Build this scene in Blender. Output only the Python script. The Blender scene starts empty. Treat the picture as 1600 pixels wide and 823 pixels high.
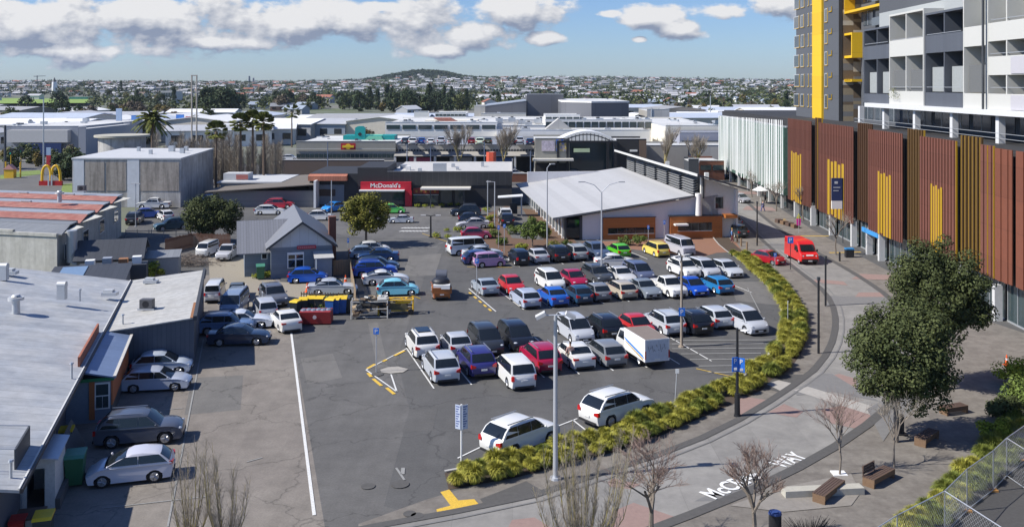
import bpy, bmesh, math, random
from mathutils import Vector, Matrix
R = math.radians
C = bpy.context.scene
col = C.collection
# ---------------------------------------------------------------- camera, sky, sun, exposure
F, H, Y0 = 1446.0, 19.5, 133.0          # focal length in photo pixels, eye height, horizon row
cam = bpy.data.cameras.new('camera'); camo = bpy.data.objects.new('camera', cam); col.objects.link(camo)
camo.location = (0, 0, H); camo.rotation_euler = (R(90), 0, 0)
cam.sensor_width = 36; cam.lens = F/1600*36; cam.shift_y = -(411.5-Y0)/1600
cam.clip_start = .5; cam.clip_end = 20000
C.camera = camo
C.view_settings.view_transform = 'Standard'; C.view_settings.look = 'None'
C.view_settings.exposure = 0.45; C.view_settings.gamma = 1
C.cycles.use_denoising = True
C.cycles.max_bounces = 5; C.cycles.diffuse_bounces = 2; C.cycles.glossy_bounces = 3; C.cycles.transparent_max_bounces = 8
C.cycles.volume_bounces = 0
SUN_EL, SUN_AZ = 43.0, 192.0            # direction towards the sun: 12 deg behind the -X axis
sl = bpy.data.lights.new('sun', 'SUN'); sl.energy = 4.7; sl.angle = R(.5); sl.color = (1, .95, .87)
so = bpy.data.objects.new('sun', sl); col.objects.link(so)
sd = Vector((math.cos(R(SUN_AZ))*math.cos(R(SUN_EL)), math.sin(R(SUN_AZ))*math.cos(R(SUN_EL)), math.sin(R(SUN_EL))))
so.rotation_euler = sd.to_track_quat('Z', 'Y').to_euler()
W = bpy.data.worlds.new('World'); C.world = W; W.use_nodes = True
SKY_STRENGTH = .070

def cloud_world():
    nt = W.node_tree; nt.nodes.clear(); N = nt.nodes; L = nt.links
    g = bpy.data.node_groups.new('cloud_density', 'ShaderNodeTree')
    g.interface.new_socket('P', in_out='INPUT', socket_type='NodeSocketVector')
    g.interface.new_socket('D', in_out='OUTPUT', socket_type='NodeSocketFloat')
    gi = g.nodes.new('NodeGroupInput'); go = g.nodes.new('NodeGroupOutput')
    def gn(t, **k):
        n = g.nodes.new(t)
        for a, b in k.items(): setattr(n, a, b)
        return n
    def math_(op, a, b=None, clamp=False):
        n = gn('ShaderNodeMath', operation=op, use_clamp=clamp)
        for i, v in enumerate((a, b)):
            if v is None: continue
            if isinstance(v, (int, float)): n.inputs[i].default_value = v
            else: g.links.new(v, n.inputs[i])
        return n.outputs[0]
    # cloud banks as (azimuth px, elevation px, half width, half height) turned into direction tangents
    banks = [(60, 40, 230, 62), (230, 34, 190, 60), (365, 30, 110, 50), (480, 38, 120, 44), (545, 42, 70, 30), (90, 80, 150, 20), 
             (660, 34, 95, 54), (735, 56, 90, 32), (690, 78, 55, 14), (815, 16, 115, 36), (850, 60, 38, 14), (1010, 28, 70, 24), (1065, 48, 55, 21), (950, 22, 40, 9),
             (1120, 18, 55, 17), (1222, 4, 55, 34), (350, 66, 120, 14), (1000, 62, 16, 7), (600, 10, 40, 12),
             (1500, -60, 260, 60), (-300, 20, 260, 60), (400, -160, 400, 50)]
    cur = None
    for (x, y, rx, ry) in banks:
        sb = gn('ShaderNodeVectorMath', operation='SUBTRACT'); g.links.new(gi.outputs[0], sb.inputs[0])
        sb.inputs[1].default_value = ((x-800)/F, (Y0-y)/F, 0)
        ml = gn('ShaderNodeVectorMath', operation='MULTIPLY'); g.links.new(sb.outputs[0], ml.inputs[0]); ml.inputs[1].default_value = (F/rx, F/ry, 0)
        ln = gn('ShaderNodeVectorMath', operation='LENGTH'); g.links.new(ml.outputs[0], ln.inputs[0])
        v = math_('SUBTRACT', 1.0, ln.outputs['Value'])
        cur = v if cur is None else (lambda n: n)(math_('MAXIMUM', cur, v))
    sc = gn('ShaderNodeVectorMath', operation='MULTIPLY'); g.links.new(gi.outputs[0], sc.inputs[0]); sc.inputs[1].default_value = (1, 1.7, 1)
    n1 = gn('ShaderNodeTexNoise'); n1.inputs['Scale'].default_value = 13; n1.inputs['Detail'].default_value = 9; n1.inputs['Roughness'].default_value = .56
    g.links.new(sc.outputs[0], n1.inputs['Vector'])
    n2 = gn('ShaderNodeTexNoise'); n2.inputs['Scale'].default_value = 55; n2.inputs['Detail'].default_value = 5
    g.links.new(sc.outputs[0], n2.inputs['Vector'])
    t = math_('MULTIPLY', math_('SUBTRACT', n1.outputs[0], .53), 2.9)
    t2 = math_('MULTIPLY', math_('SUBTRACT', n2.outputs[0], .5), .7)
    out = math_('ADD', math_('ADD', cur, t), t2)
    g.links.new(out, go.inputs[0])
    tc = N.new('ShaderNodeTexCoord'); sep = N.new('ShaderNodeSeparateXYZ'); L.new(tc.outputs['Generated'], sep.inputs[0])
    def m(op, a, b=None, clamp=False):
        n = N.new('ShaderNodeMath'); n.operation = op; n.use_clamp = clamp
        for i, v in enumerate((a, b)):
            if v is None: continue
            if isinstance(v, (int, float)): n.inputs[i].default_value = v
            else: L.new(v, n.inputs[i])
        return n.outputs[0]
    ay = m('MAXIMUM', sep.outputs['Y'], .05)
    cx = N.new('ShaderNodeCombineXYZ'); L.new(m('DIVIDE', sep.outputs['X'], ay), cx.inputs[0]); L.new(m('DIVIDE', sep.outputs['Z'], ay), cx.inputs[1])
    g1 = N.new('ShaderNodeGroup'); g1.node_tree = g; L.new(cx.outputs[0], g1.inputs[0])
    off = N.new('ShaderNodeVectorMath'); off.operation = 'ADD'; L.new(cx.outputs[0], off.inputs[0]); off.inputs[1].default_value = (-.007, .0075, 0)
    g2 = N.new('ShaderNodeGroup'); g2.node_tree = g; L.new(off.outputs[0], g2.inputs[0])
    d1 = g1.outputs[0]; d2 = g2.outputs[0]
    mr = N.new('ShaderNodeMapRange'); mr.interpolation_type = 'SMOOTHSTEP'; L.new(d1, mr.inputs[0])
    mr.inputs[1].default_value = -.06; mr.inputs[2].default_value = .32
    ahead = m('GREATER_THAN', sep.outputs['Y'], .05)
    up = m('GREATER_THAN', sep.outputs['Z'], .004)
    mask = m('MULTIPLY', m('MULTIPLY', mr.outputs[0], ahead), up)
    of3 = N.new('ShaderNodeVectorMath'); of3.operation = 'ADD'; L.new(cx.outputs[0], of3.inputs[0]); of3.inputs[1].default_value = (-.004, .017, 0)
    g3 = N.new('ShaderNodeGroup'); g3.node_tree = g; L.new(of3.outputs[0], g3.inputs[0])
    lit = m('ADD', m('MULTIPLY', m('SUBTRACT', d1, d2), .75), .56)
    lit = m('ADD', lit, m('MULTIPLY', m('SUBTRACT', d1, g3.outputs[0]), .70), True)
    cr = N.new('ShaderNodeMix'); cr.data_type = 'RGBA'; L.new(lit, cr.inputs[0])
    cr.inputs[6].default_value = (.21, .25, .34, 1); cr.inputs[7].default_value = (.66, .66, .67, 1)
    sky = N.new('ShaderNodeTexSky'); sky.sky_type = 'NISHITA'; sky.sun_disc = False
    sky.sun_elevation = R(SUN_EL); sky.sun_rotation = R(90-SUN_AZ); sky.altitude = 60; sky.air_density = 1.0; sky.dust_density = .3; sky.ozone_density = 1.4
    tn = N.new('ShaderNodeMix'); tn.data_type = 'RGBA'; tn.blend_type = 'MULTIPLY'; tn.inputs[0].default_value = 1; L.new(sky.outputs[0], tn.inputs[6]); tn.inputs[7].default_value = (.72, .93, 1.38, 1)
    b1 = N.new('ShaderNodeBackground'); L.new(tn.outputs[2], b1.inputs[0]); b1.inputs[1].default_value = SKY_STRENGTH
    b2 = N.new('ShaderNodeBackground'); L.new(cr.outputs[2], b2.inputs[0]); b2.inputs[1].default_value = .92
    mx = N.new('ShaderNodeMixShader'); L.new(mask, mx.inputs[0]); L.new(b1.outputs[0], mx.inputs[1]); L.new(b2.outputs[0], mx.inputs[2])
    wo = N.new('ShaderNodeOutputWorld'); L.new(mx.outputs[0], wo.inputs[0])
cloud_world()

# ---------------------------------------------------------------- helpers
rnd = random.Random(7)
def gp(x, y, z=0.0):                      # photo pixel + height -> world point
    D = F*(H-z)/(y-Y0); return Vector(((x-800)*D/F, D, z))
def at(x, D, z=0.0): return Vector(((x-800)*D/F, D, z))
def zy(y, D): return H-(y-Y0)*D/F
GA = math.atan2(.287, .958)              # the left yard's and car park's own grid
def uv(u, v, z=0.0):
    c, s = math.cos(GA), math.sin(GA); return Vector((u*c-v*s, u*s+v*c, z))

_m = {}
def M(name, c=(.5, .5, .5), rough=.8, metal=0, var=.12, scale=1.5, bump=0, bscale=20, c2=None, spec=.5, emit=0, island=0, objcol=False, coat=0,
      lines=None, alpha=None, streak=0):
    if name in _m: return _m[name]
    m = bpy.data.materials.new(name); m.use_nodes = True; _m[name] = m
    N = m.node_tree.nodes; L = m.node_tree.links; b = N['Principled BSDF']
    b.inputs['Roughness'].default_value = rough; b.inputs['Metallic'].default_value = metal
    b.inputs['Specular IOR Level'].default_value = spec
    if coat: b.inputs['Coat Weight'].default_value = coat; b.inputs['Coat Roughness'].default_value = .05
    tc = N.new('ShaderNodeTexCoord')
    base = N.new('ShaderNodeRGB'); base.outputs[0].default_value = (*c, 1); src = base.outputs[0]
    if objcol:
        oi = N.new('ShaderNodeObjectInfo'); src = oi.outputs['Color']
    if c2:
        nz = N.new('ShaderNodeTexNoise'); nz.inputs['Scale'].default_value = scale; nz.inputs['Detail'].default_value = 6; nz.inputs['Roughness'].default_value = .62
        L.new(tc.outputs['Object'], nz.inputs['Vector'])
        rp = N.new('ShaderNodeValToRGB'); rp.color_ramp.elements[0].position = .38; rp.color_ramp.elements[1].position = .62
        L.new(nz.outputs[0], rp.inputs[0])
        mx = N.new('ShaderNodeMix'); mx.data_type = 'RGBA'; L.new(rp.outputs[0], mx.inputs[0]); L.new(src, mx.inputs[6]); mx.inputs[7].default_value = (*c2, 1); src = mx.outputs[2]
    if var:
        nz = N.new('ShaderNodeTexNoise'); nz.inputs['Scale'].default_value = scale*3.1; nz.inputs['Detail'].default_value = 8; nz.inputs['Roughness'].default_value = .7
        L.new(tc.outputs['Object'], nz.inputs['Vector'])
        mr = N.new('ShaderNodeMapRange'); L.new(nz.outputs[0], mr.inputs[0]); mr.inputs[1].default_value = .25; mr.inputs[2].default_value = .75
        mr.inputs[3].default_value = 1-var; mr.inputs[4].default_value = 1+var
        vm = N.new('ShaderNodeVectorMath'); vm.operation = 'SCALE'; L.new(src, vm.inputs[0]); L.new(mr.outputs[0], vm.inputs['Scale']); src = vm.outputs[0]
    if streak:
        mp = N.new('ShaderNodeMapping'); mp.inputs['Scale'].default_value = (1.3, 1.3, .12); L.new(tc.outputs['Object'], mp.inputs[0])
        nz = N.new('ShaderNodeTexNoise'); nz.inputs['Scale'].default_value = 1.0; nz.inputs['Detail'].default_value = 6; nz.inputs['Roughness'].default_value = .65; L.new(mp.outputs[0], nz.inputs['Vector'])
        mr = N.new('ShaderNodeMapRange'); L.new(nz.outputs[0], mr.inputs[0]); mr.inputs[1].default_value = .32; mr.inputs[2].default_value = .55; mr.inputs[3].default_value = 1-streak; mr.inputs[4].default_value = 1
        vm = N.new('ShaderNodeVectorMath'); vm.operation = 'SCALE'; L.new(src, vm.inputs[0]); L.new(mr.outputs[0], vm.inputs['Scale']); src = vm.outputs[0]
    if island:
        ge = N.new('ShaderNodeNewGeometry'); mr = N.new('ShaderNodeMapRange'); L.new(ge.outputs['Random Per Island'], mr.inputs[0])
        mr.inputs[3].default_value = 1-island; mr.inputs[4].default_value = 1+island
        vm = N.new('ShaderNodeVectorMath'); vm.operation = 'SCALE'; L.new(src, vm.inputs[0]); L.new(mr.outputs[0], vm.inputs['Scale']); src = vm.outputs[0]
    if lines:                             # (axis, spacing, depth, tone)
        ax, sp, dp, tone = lines
        sx = N.new('ShaderNodeSeparateXYZ'); L.new(tc.outputs['Object'], sx.inputs[0])
        q = N.new('ShaderNodeMath'); q.operation = 'DIVIDE'; L.new(sx.outputs[ax], q.inputs[0]); q.inputs[1].default_value = sp
        fr = N.new('ShaderNodeMath'); fr.operation = 'FRACT'; L.new(q.outputs[0], fr.inputs[0])
        ls = N.new('ShaderNodeMath'); ls.operation = 'LESS_THAN'; L.new(fr.outputs[0], ls.inputs[0]); ls.inputs[1].default_value = dp
        fl = N.new('ShaderNodeMath'); fl.operation = 'FLOOR'; L.new(q.outputs[0], fl.inputs[0])
        wn = N.new('ShaderNodeTexWhiteNoise'); wn.noise_dimensions = '1D'; L.new(fl.outputs[0], wn.inputs['W'])
        mr = N.new('ShaderNodeMapRange'); L.new(wn.outputs[0], mr.inputs[0]); mr.inputs[3].default_value = .93; mr.inputs[4].default_value = 1.06
        k = N.new('ShaderNodeMath'); k.operation = 'MULTIPLY_ADD'; L.new(ls.outputs[0], k.inputs[0]); k.inputs[1].default_value = -tone; L.new(mr.outputs[0], k.inputs[2])
        vm = N.new('ShaderNodeVectorMath'); vm.operation = 'SCALE'; L.new(src, vm.inputs[0]); L.new(k.outputs[0], vm.inputs['Scale']); src = vm.outputs[0]
    L.new(src, b.inputs['Base Color'])
    if bump:
        nz = N.new('ShaderNodeTexNoise'); nz.inputs['Scale'].default_value = bscale; nz.inputs['Detail'].default_value = 4
        L.new(tc.outputs['Object'], nz.inputs['Vector'])
        bp = N.new('ShaderNodeBump'); bp.inputs['Strength'].default_value = bump; bp.inputs['Distance'].default_value = .02
        L.new(nz.outputs[0], bp.inputs['Height']); L.new(bp.outputs[0], b.inputs['Normal'])
    if emit: L.new(src, b.inputs['Emission Color']); b.inputs['Emission Strength'].default_value = emit
    if alpha is not None: b.inputs['Alpha'].default_value = alpha
    return m

class MB:
    def __init__(s, m=None): s.v = []; s.f = []; s.m = m
    def pts(s, P):
        n = len(s.v)
        for p in P:
            p = Vector(p); s.v.append(tuple(s.m @ p) if s.m else tuple(p))
        return n
    def face(s, P): n = s.pts(P); s.f.append(tuple(range(n, n+len(P)))); return s
    def box(s, x0, x1, y0, y1, z0, z1):
        n = s.pts([(x0, y0, z0), (x1, y0, z0), (x1, y1, z0), (x0, y1, z0), (x0, y0, z1), (x1, y0, z1), (x1, y1, z1), (x0, y1, z1)])
        s.f += [(n, n+3, n+2, n+1), (n+4, n+5, n+6, n+7), (n, n+1, n+5, n+4), (n+1, n+2, n+6, n+5), (n+2, n+3, n+7, n+6), (n+3, n, n+4, n+7)]; return s
    def prism(s, P, z0, z1):              # P: 2D outline, counter-clockwise
        k = len(P); n = s.pts([(p[0], p[1], z0) for p in P]+[(p[0], p[1], z1) for p in P])
        s.f.append(tuple(range(n+k-1, n-1, -1))); s.f.append(tuple(range(n+k, n+2*k)))
        for i in range(k): j = (i+1) % k; s.f.append((n+i, n+j, n+k+j, n+k+i))
        return s
    def ext(s, P, d):                     # P: 3D outline pushed along d
        k = len(P); d = Vector(d); n = s.pts([Vector(p) for p in P]+[Vector(p)+d for p in P])
        s.f.append(tuple(range(n+k-1, n-1, -1))); s.f.append(tuple(range(n+k, n+2*k)))
        for i in range(k): j = (i+1) % k; s.f.append((n+i, n+j, n+k+j, n+k+i))
        return s
    def tube(s, a, b, r0, r1=None, k=8, cap=True):
        r1 = r0 if r1 is None else r1; a = Vector(a); b = Vector(b); d = (b-a)
        if d.length < 1e-6: return s
        q = d.to_track_quat('Z', 'Y'); P = []
        for c, r in ((a, r0), (b, r1)):
            for i in range(k): t = 2*math.pi*i/k; P.append(c+q @ Vector((r*math.cos(t), r*math.sin(t), 0)))
        n = s.pts(P)
        for i in range(k): j = (i+1) % k; s.f.append((n+i, n+j, n+k+j, n+k+i))
        if cap: s.f.append(tuple(range(n+k-1, n-1, -1))); s.f.append(tuple(range(n+k, n+2*k)))
        return s
    def path(s, P, r, k=6):
        for i in range(len(P)-1):
            s.tube(P[i], P[i+1], r[i] if isinstance(r, (list, tuple)) else r, r[i+1] if isinstance(r, (list, tuple)) else r, k)
        return s
    def ball(s, c, r, k=10, j=6, sq=(1, 1, 1)):
        c = Vector(c); P = []
        for a in range(j+1):
            for b in range(k):
                th = math.pi*a/j; ph = 2*math.pi*b/k
                P.append(c+Vector((r*sq[0]*math.sin(th)*math.cos(ph), r*sq[1]*math.sin(th)*math.sin(ph), r*sq[2]*math.cos(th))))
        n = s.pts(P)
        for a in range(j):
            for b in range(k):
                q = (b+1) % k; s.f.append((n+a*k+b, n+(a+1)*k+b, n+(a+1)*k+q, n+a*k+q))
        return s
    def mesh(s, name, mat, smooth=0, fix=True):
        me = bpy.data.meshes.new(name); me.from_pydata(s.v, [], s.f)
        if fix:
            bm = bmesh.new(); bm.from_mesh(me); bmesh.ops.recalc_face_normals(bm, faces=bm.faces); bm.to_mesh(me); bm.free()
        if mat: me.materials.append(mat)
        if smooth:
            me.shade_smooth()
            try: me.set_sharp_from_angle(angle=R(smooth))
            except Exception: pass
        me.update(); return me
    def build(s, name, mat, parent=None, smooth=0, loc=None, fix=True):
        return link(name, s.mesh(name, mat, smooth, fix), parent, loc)
def link(name, me, parent=None, loc=None, rz=0):
    o = bpy.data.objects.new(name, me); col.objects.link(o)
    if parent: o.parent = parent
    if loc is not None: o.location = loc
    if rz: o.rotation_euler = (0, 0, rz)
    return o
def tag(o, label=None, cat=None, group=None, kind=None):
    if label: o['label'] = label
    if cat: o['category'] = cat
    if group: o['group'] = group
    if kind: o['kind'] = kind
    return o
def thing(name, label, cat, loc=(0, 0, 0), rz=0, group=None):
    o = bpy.data.objects.new(name, None); col.objects.link(o); o.location = loc; o.rotation_euler = (0, 0, rz); o.empty_display_size = .2
    return tag(o, label, cat, group)
def struct(name, mb, mat, label=None, fix=True):
    o = mb.build(name, mat, fix=fix); o['kind'] = 'structure'; tag(o, label or name.replace('_', ' '), name.replace('_', ' ').split()[-1]); return o
def dup(root, loc, rz=None, label=None, group=None, scale=None):
    def cp(o, par):
        c = o.copy(); col.objects.link(c); c.parent = par
        for ch in KIDS.get(o.name, []): cp(ch, c)
        return c
    r = cp(root, None); r.location = loc
    if rz is not None: r.rotation_euler = (0, 0, rz)
    if label: r['label'] = label
    if group: r['group'] = group
    if scale: r.scale = (scale,)*3 if isinstance(scale, (int, float)) else scale
    return r
KIDS = {}
def index_kids(root):
    for c in root.children: KIDS.setdefault(root.name, []).append(c); index_kids(c)
def text_mesh(txt, size, mat, ext=.01, width=None, height=None, shear=0, bold=0):
    cu = bpy.data.curves.new('lettering', 'FONT'); cu.body = txt; cu.size = size; cu.extrude = ext; cu.align_x = 'CENTER'; cu.align_y = 'CENTER'; cu.offset = bold; cu.resolution_u = 3
    o = bpy.data.objects.new('lettering', cu); col.objects.link(o)
    bpy.context.view_layer.update()
    me = bpy.data.meshes.new_from_object(o.evaluated_get(bpy.context.evaluated_depsgraph_get()))
    bpy.data.objects.remove(o); bpy.data.curves.remove(cu)
    xs = [v.co.x for v in me.vertices]; ys = [v.co.y for v in me.vertices]
    cx, cy = (min(xs)+max(xs))/2, (min(ys)+max(ys))/2
    sx = width/(max(xs)-min(xs)) if width else 1; sy = height/(max(ys)-min(ys)) if height else sx
    for v in me.vertices: v.co = ((v.co.x-cx)*sx, (v.co.y-cy)*sy, v.co.z)
    me.materials.clear(); me.materials.append(mat); return me
def letters(txt, mat, parent, loc, rot, **k):   # flat lettering; rot = euler
    me = text_mesh(txt, 1, mat, **k); o = link('lettering', me, parent, loc); o.rotation_euler = rot; return o

# shared materials
GLASS = M('dark_glass', (.015, .02, .025), .06, var=0, spec=.8)
GLASSB = M('shop_glass', (.04, .06, .065), .08, var=0, spec=.8)
WHITE = M('white_paint', (.78, .78, .76), .5, var=.05)
STEEL = M('galvanised_steel', (.50, .52, .54), .4, .5, var=.1, scale=3)
BLACKM = M('black_metal', (.025, .026, .03), .45, .3, var=.1)
DKGREY = M('dark_grey_paint', (.06, .065, .072), .6, var=.1)
YEL = M('yellow_paint', (.75, .45, .02), .6, var=.15, scale=6)
RED = M('red_paint', (.45, .02, .03), .5, var=.06)
BLUE = M('blue_sign_paint', (.02, .16, .62), .45, var=.05)
# ---------------------------------------------------------------- terrain and ground
def asphalt(name, c, c2, crack=True, patch=.3):
    m = bpy.data.materials.new(name); m.use_nodes = True; _m[name] = m
    N = m.node_tree.nodes; L = m.node_tree.links; b = N['Principled BSDF']; b.inputs['Roughness'].default_value = .88
    tc = N.new('ShaderNodeTexCoord')
    def noise(sc, det=6, ro=.6, st=None):
        n = N.new('ShaderNodeTexNoise'); n.inputs['Scale'].default_value = sc; n.inputs['Detail'].default_value = det; n.inputs['Roughness'].default_value = ro
        if st:
            mp = N.new('ShaderNodeMapping'); mp.inputs['Scale'].default_value = st; mp.inputs['Rotation'].default_value = (0, 0, -GA); L.new(tc.outputs['Object'], mp.inputs[0]); L.new(mp.outputs[0], n.inputs['Vector'])
        else: L.new(tc.outputs['Object'], n.inputs['Vector'])
        return n.outputs[0]
    def ramp(s, a, bb):
        r = N.new('ShaderNodeValToRGB'); r.color_ramp.elements[0].position = a; r.color_ramp.elements[1].position = bb; L.new(s, r.inputs[0]); return r.outputs[0]
    mx = N.new('ShaderNodeMix'); mx.data_type = 'RGBA'; L.new(ramp(noise(.09, 5, .6), .35, .68), mx.inputs[0]); mx.inputs[6].default_value = (*c, 1); mx.inputs[7].default_value = (*c2, 1)
    src = mx.outputs[2]
    def mul(src, s, lo, hi, a=.25, bb=.75):
        mr = N.new('ShaderNodeMapRange'); L.new(s, mr.inputs[0]); mr.inputs[1].default_value = a; mr.inputs[2].default_value = bb; mr.inputs[3].default_value = lo; mr.inputs[4].default_value = hi
        v = N.new('ShaderNodeVectorMath'); v.operation = 'SCALE'; L.new(src, v.inputs[0]); L.new(mr.outputs[0], v.inputs['Scale']); return v.outputs[0]
    src = mul(src, noise(9, 4, .8), .80, 1.22)
    src = mul(src, noise(.35, 5, .6, (3.2, .25, 1)), .90, 1.10)       # tyre polish along the lanes
    src = mul(src, noise(.6, 6, .7), 1-patch*.5, 1+patch*.5)
    src = mul(src, ramp(noise(.8, 7, .75), .27, .33), .55, 1, 0, 1)    # oil spots
    if crack:
        vo = N.new('ShaderNodeTexVoronoi'); vo.feature = 'DISTANCE_TO_EDGE'; vo.inputs['Scale'].default_value = .16
        ws = N.new('ShaderNodeTexNoise'); ws.inputs['Scale'].default_value = .7; ws.inputs['Detail'].default_value = 6; L.new(tc.outputs['Object'], ws.inputs['Vector'])
        ad = N.new('ShaderNodeVectorMath'); ad.operation = 'MULTIPLY_ADD'; L.new(ws.outputs['Color'], ad.inputs[0]); ad.inputs[1].default_value = (3, 3, 0); L.new(tc.outputs['Object'], ad.inputs[2])
        L.new(ad.outputs[0], vo.inputs['Vector']); src = mul(src, vo.outputs['Distance'], .62, 1, .0, .012)
    L.new(src, b.inputs['Base Color'])
    bp = N.new('ShaderNodeBump'); bp.inputs['Strength'].default_value = .25; bp.inputs['Distance'].default_value = .01; L.new(noise(40, 3), bp.inputs['Height']); L.new(bp.outputs[0], b.inputs['Normal'])
    return m
A_PARK = asphalt('car_park_asphalt', (.080, .079, .077), (.098, .096, .093))
A_LANE = asphalt('lane_asphalt', (.098, .095, .091), (.118, .114, .108), patch=.4)
A_YARD = asphalt('yard_asphalt', (.175, .155, .136), (.205, .185, .16), patch=.5)
A_SERV = asphalt('service_asphalt', (.10, .098, .095), (.13, .125, .118))
MLINE = M('worn_white_line', (.62, .62, .60), .8, var=.35, scale=6)
MLINEF = M('faded_white_line', (.26, .26, .25), .8, var=.3, scale=5)
MYEL = M('worn_yellow_line', (.62, .40, .05), .8, var=.35, scale=6)

def hgt(x, y):
    r = max(0, (y-650)/2100.0); r = min(1, r); s = r*r*(3-2*r)
    h = 26*s
    h += 5*s*math.sin(x*.004+1)*math.sin(y*.0031)
    d = ((x+285)/135)**2+((y-3050)/300)**2
    h += 31*math.exp(-d**1.2)
    h += 9*math.exp(-((x-300)/900)**2-((y-2800)/300)**2)
    h -= 6*s*math.exp(-((x+1500)/500)**2)
    return h
g = MB(); xs = [-4200+i*150 for i in range(57)]; ys = [-60, 0, 150, 350, 500, 650]+[700+i*100 for i in range(30)]+[4000, 6000, 9000]
n = g.pts([(x, y, hgt(x, y)-.03) for y in ys for x in xs])
nx = len(xs)
for j in range(len(ys)-1):
    for i in range(nx-1): g.f.append((j*nx+i, j*nx+i+1, (j+1)*nx+i+1, (j+1)*nx+i))
GROUND = M('suburb_ground', (.10, .125, .06), .95, var=.3, scale=.01, c2=(.17, .165, .15))
struct('ground', g, GROUND, 'suburban ground running out to the hills')

def sheet(name, P, z, mat, label):
    s = MB(); s.face([(p[0], p[1], z) for p in P]); o = s.build(name, mat, fix=False); o['kind'] = 'structure'; tag(o, label, name.split('_')[-1])
    if o.data.polygons[0].normal.z < 0: o.data.flip_normals()
    return o
def PX(L): return [gp(x, y) for x, y in L]
sheet('car_park', [uv(-14, 30), uv(120, 30), uv(120, 160), uv(-14, 165)], .0, A_PARK, 'dark asphalt car park')
sheet('road', [(-200, 151), (-40, 151), (120, 151), (160, 215), (-250, 240)], .004, A_SERV, 'service road behind the restaurant')
sheet('yard_asphalt', [uv(-10, 28), uv(3.6, 28), uv(4.35, 76), uv(4.3, 100), uv(-10, 100)], .004, A_YARD, 'worn brownish asphalt of the left yard')
sheet('lane_asphalt', [uv(3.6, 28), uv(15, 34)]+[gp(600, 790), gp(640, 640), gp(620, 560), gp(640, 500), gp(668, 420), gp(690, 385), gp(610, 372)]+[uv(12.2, 110), uv(12, 78), uv(4.35, 76)], .004, A_LANE, 'grey asphalt lane between the yard and the car park')
sheet('drive_asphalt', [(-19, 118), (1.5, 118), (3, 148.6), (-40, 148.6), (-22, 120)], .004, A_SERV, 'asphalt forecourt of the restaurant')
# paved way with its two dark channels
LCH = [(440, 852), (600, 819), (681, 803), (749, 794), (830, 777), (950, 735), (1018, 715), (1085, 690), (1153, 657), (1194, 632), (1234, 606), (1277, 576), (1297, 544), (1305, 520), (1306, 489), (1294, 461), (1273, 442), (1244, 421), (1200, 384), (1167, 352), (1120, 305), (1105, 290)]
RCH = [(700, 925), (860, 885), (1031, 823), (1085, 802), (1140, 779), (1194, 758), (1248, 730), (1302, 700), (1343, 673), (1379, 645), (1425, 602), (1441, 560), (1430, 512), (1394, 467), (1351, 437), (1307, 411), (1258, 385), (1205, 350), (1160, 310), (1137, 285)]
def smooth(P, it=2):
    for _ in range(it):
        Q = [P[0]]
        for a, b in zip(P, P[1:]): Q += [a*.75+b*.25, a*.25+b*.75]
        P = Q+[P[-1]]
    return P
LW = smooth(PX(LCH)); RW = smooth(PX(RCH))
PAVE = M('grey_pavers', (.205, .197, .184), .85, var=.16, scale=.5, bump=.2, c2=(.25, .24, .222), lines=(0, 2.7, .012, .16))
PAVEB = M('brown_pavers', (.150, .134, .116), .88, var=.22, scale=.9, bump=.2, c2=(.20, .182, .158), lines=(1, 1.9, .02, .12))
PAVED = M('dark_pavers', (.085, .082, .078), .88, var=.18, scale=1.5)
PAVEP = M('pink_pavers', (.27, .185, .162), .88, var=.14, scale=1.2)
PAVEL = M('light_pavers', (.36, .34, .31), .85, var=.12, scale=1.0)
PAVEM = M('mid_grey_pavers', (.175, .172, .168), .88, var=.14, scale=.8)
def strip(name, A, Bl, z, mat, label):
    s = MB(); k = 40
    def res(P):
        L = [0]
        for a, b in zip(P, P[1:]): L.append(L[-1]+(b-a).length)
        out = []
        for i in range(k+1):
            t = L[-1]*i/k; j = 0
            while j < len(L)-2 and L[j+1] < t: j += 1
            out.append(P[j].lerp(P[j+1], (t-L[j])/max(1e-6, L[j+1]-L[j])))
        return out
    a, b = res(A), res(Bl)
    n = s.pts([(p.x, p.y, z) for p in a]+[(p.x, p.y, z) for p in b])
    for i in range(k): s.f.append((n+i, n+i+1, n+k+2+i, n+k+1+i))
    o = s.build(name, mat, fix=True); o['kind'] = 'structure'; tag(o, label, 'paving')
    if o.data.polygons[0].normal.z < 0: o.data.flip_normals()
    return o
def offs(P, d):
    out = []
    for i, p in enumerate(P):
        t = (P[min(i+1, len(P)-1)]-P[max(i-1, 0)]).normalized(); out.append(p+Vector((t.y, -t.x, 0))*d)
    return out
strip('paved_way', LW, RW, .012, PAVE, 'pale grey paved shared street curving past the car park')
strip('channel', offs(LW, -.25), offs(LW, .25), .038, PAVED, 'dark drainage channel on the car park side of the street')
strip('channel', offs(LW, .6), offs(LW, .72), .038, PAVEM, 'thin line of setts beside the channel')
strip('channel', offs(RW, -.3), offs(RW, .3), .038, PAVED, 'dark drainage channel on the plaza side of the street')
HC = [(700, 760), (740, 757), (800, 742), (860, 727), (905, 716), (950, 704), (990, 692), (1030, 676), (1070, 658), (1110, 640), (1150, 624), (1190, 604), (1220, 582), (1243, 555), (1256, 525), (1256, 492), (1244, 466), (1224, 446), (1200, 424), (1180, 408), (1160, 395), (1140, 380), (1120, 350), (1100, 300)]
HW = smooth(PX(HC))
strip('footpath', [gp(560, 818)]+[gp(680, 775)]+HW, [gp(560, 824)]+offs(LW[8:], -.25), .008, PAVEB, 'brown paved footpath between the grass hedge and the channel')
strip('planting_bed', offs(HW, -1.6), offs(HW, .35), .016, M('mulch', (.07, .05, .035), .95, var=.4, scale=5), 'mulched bed under the grass hedge')
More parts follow.
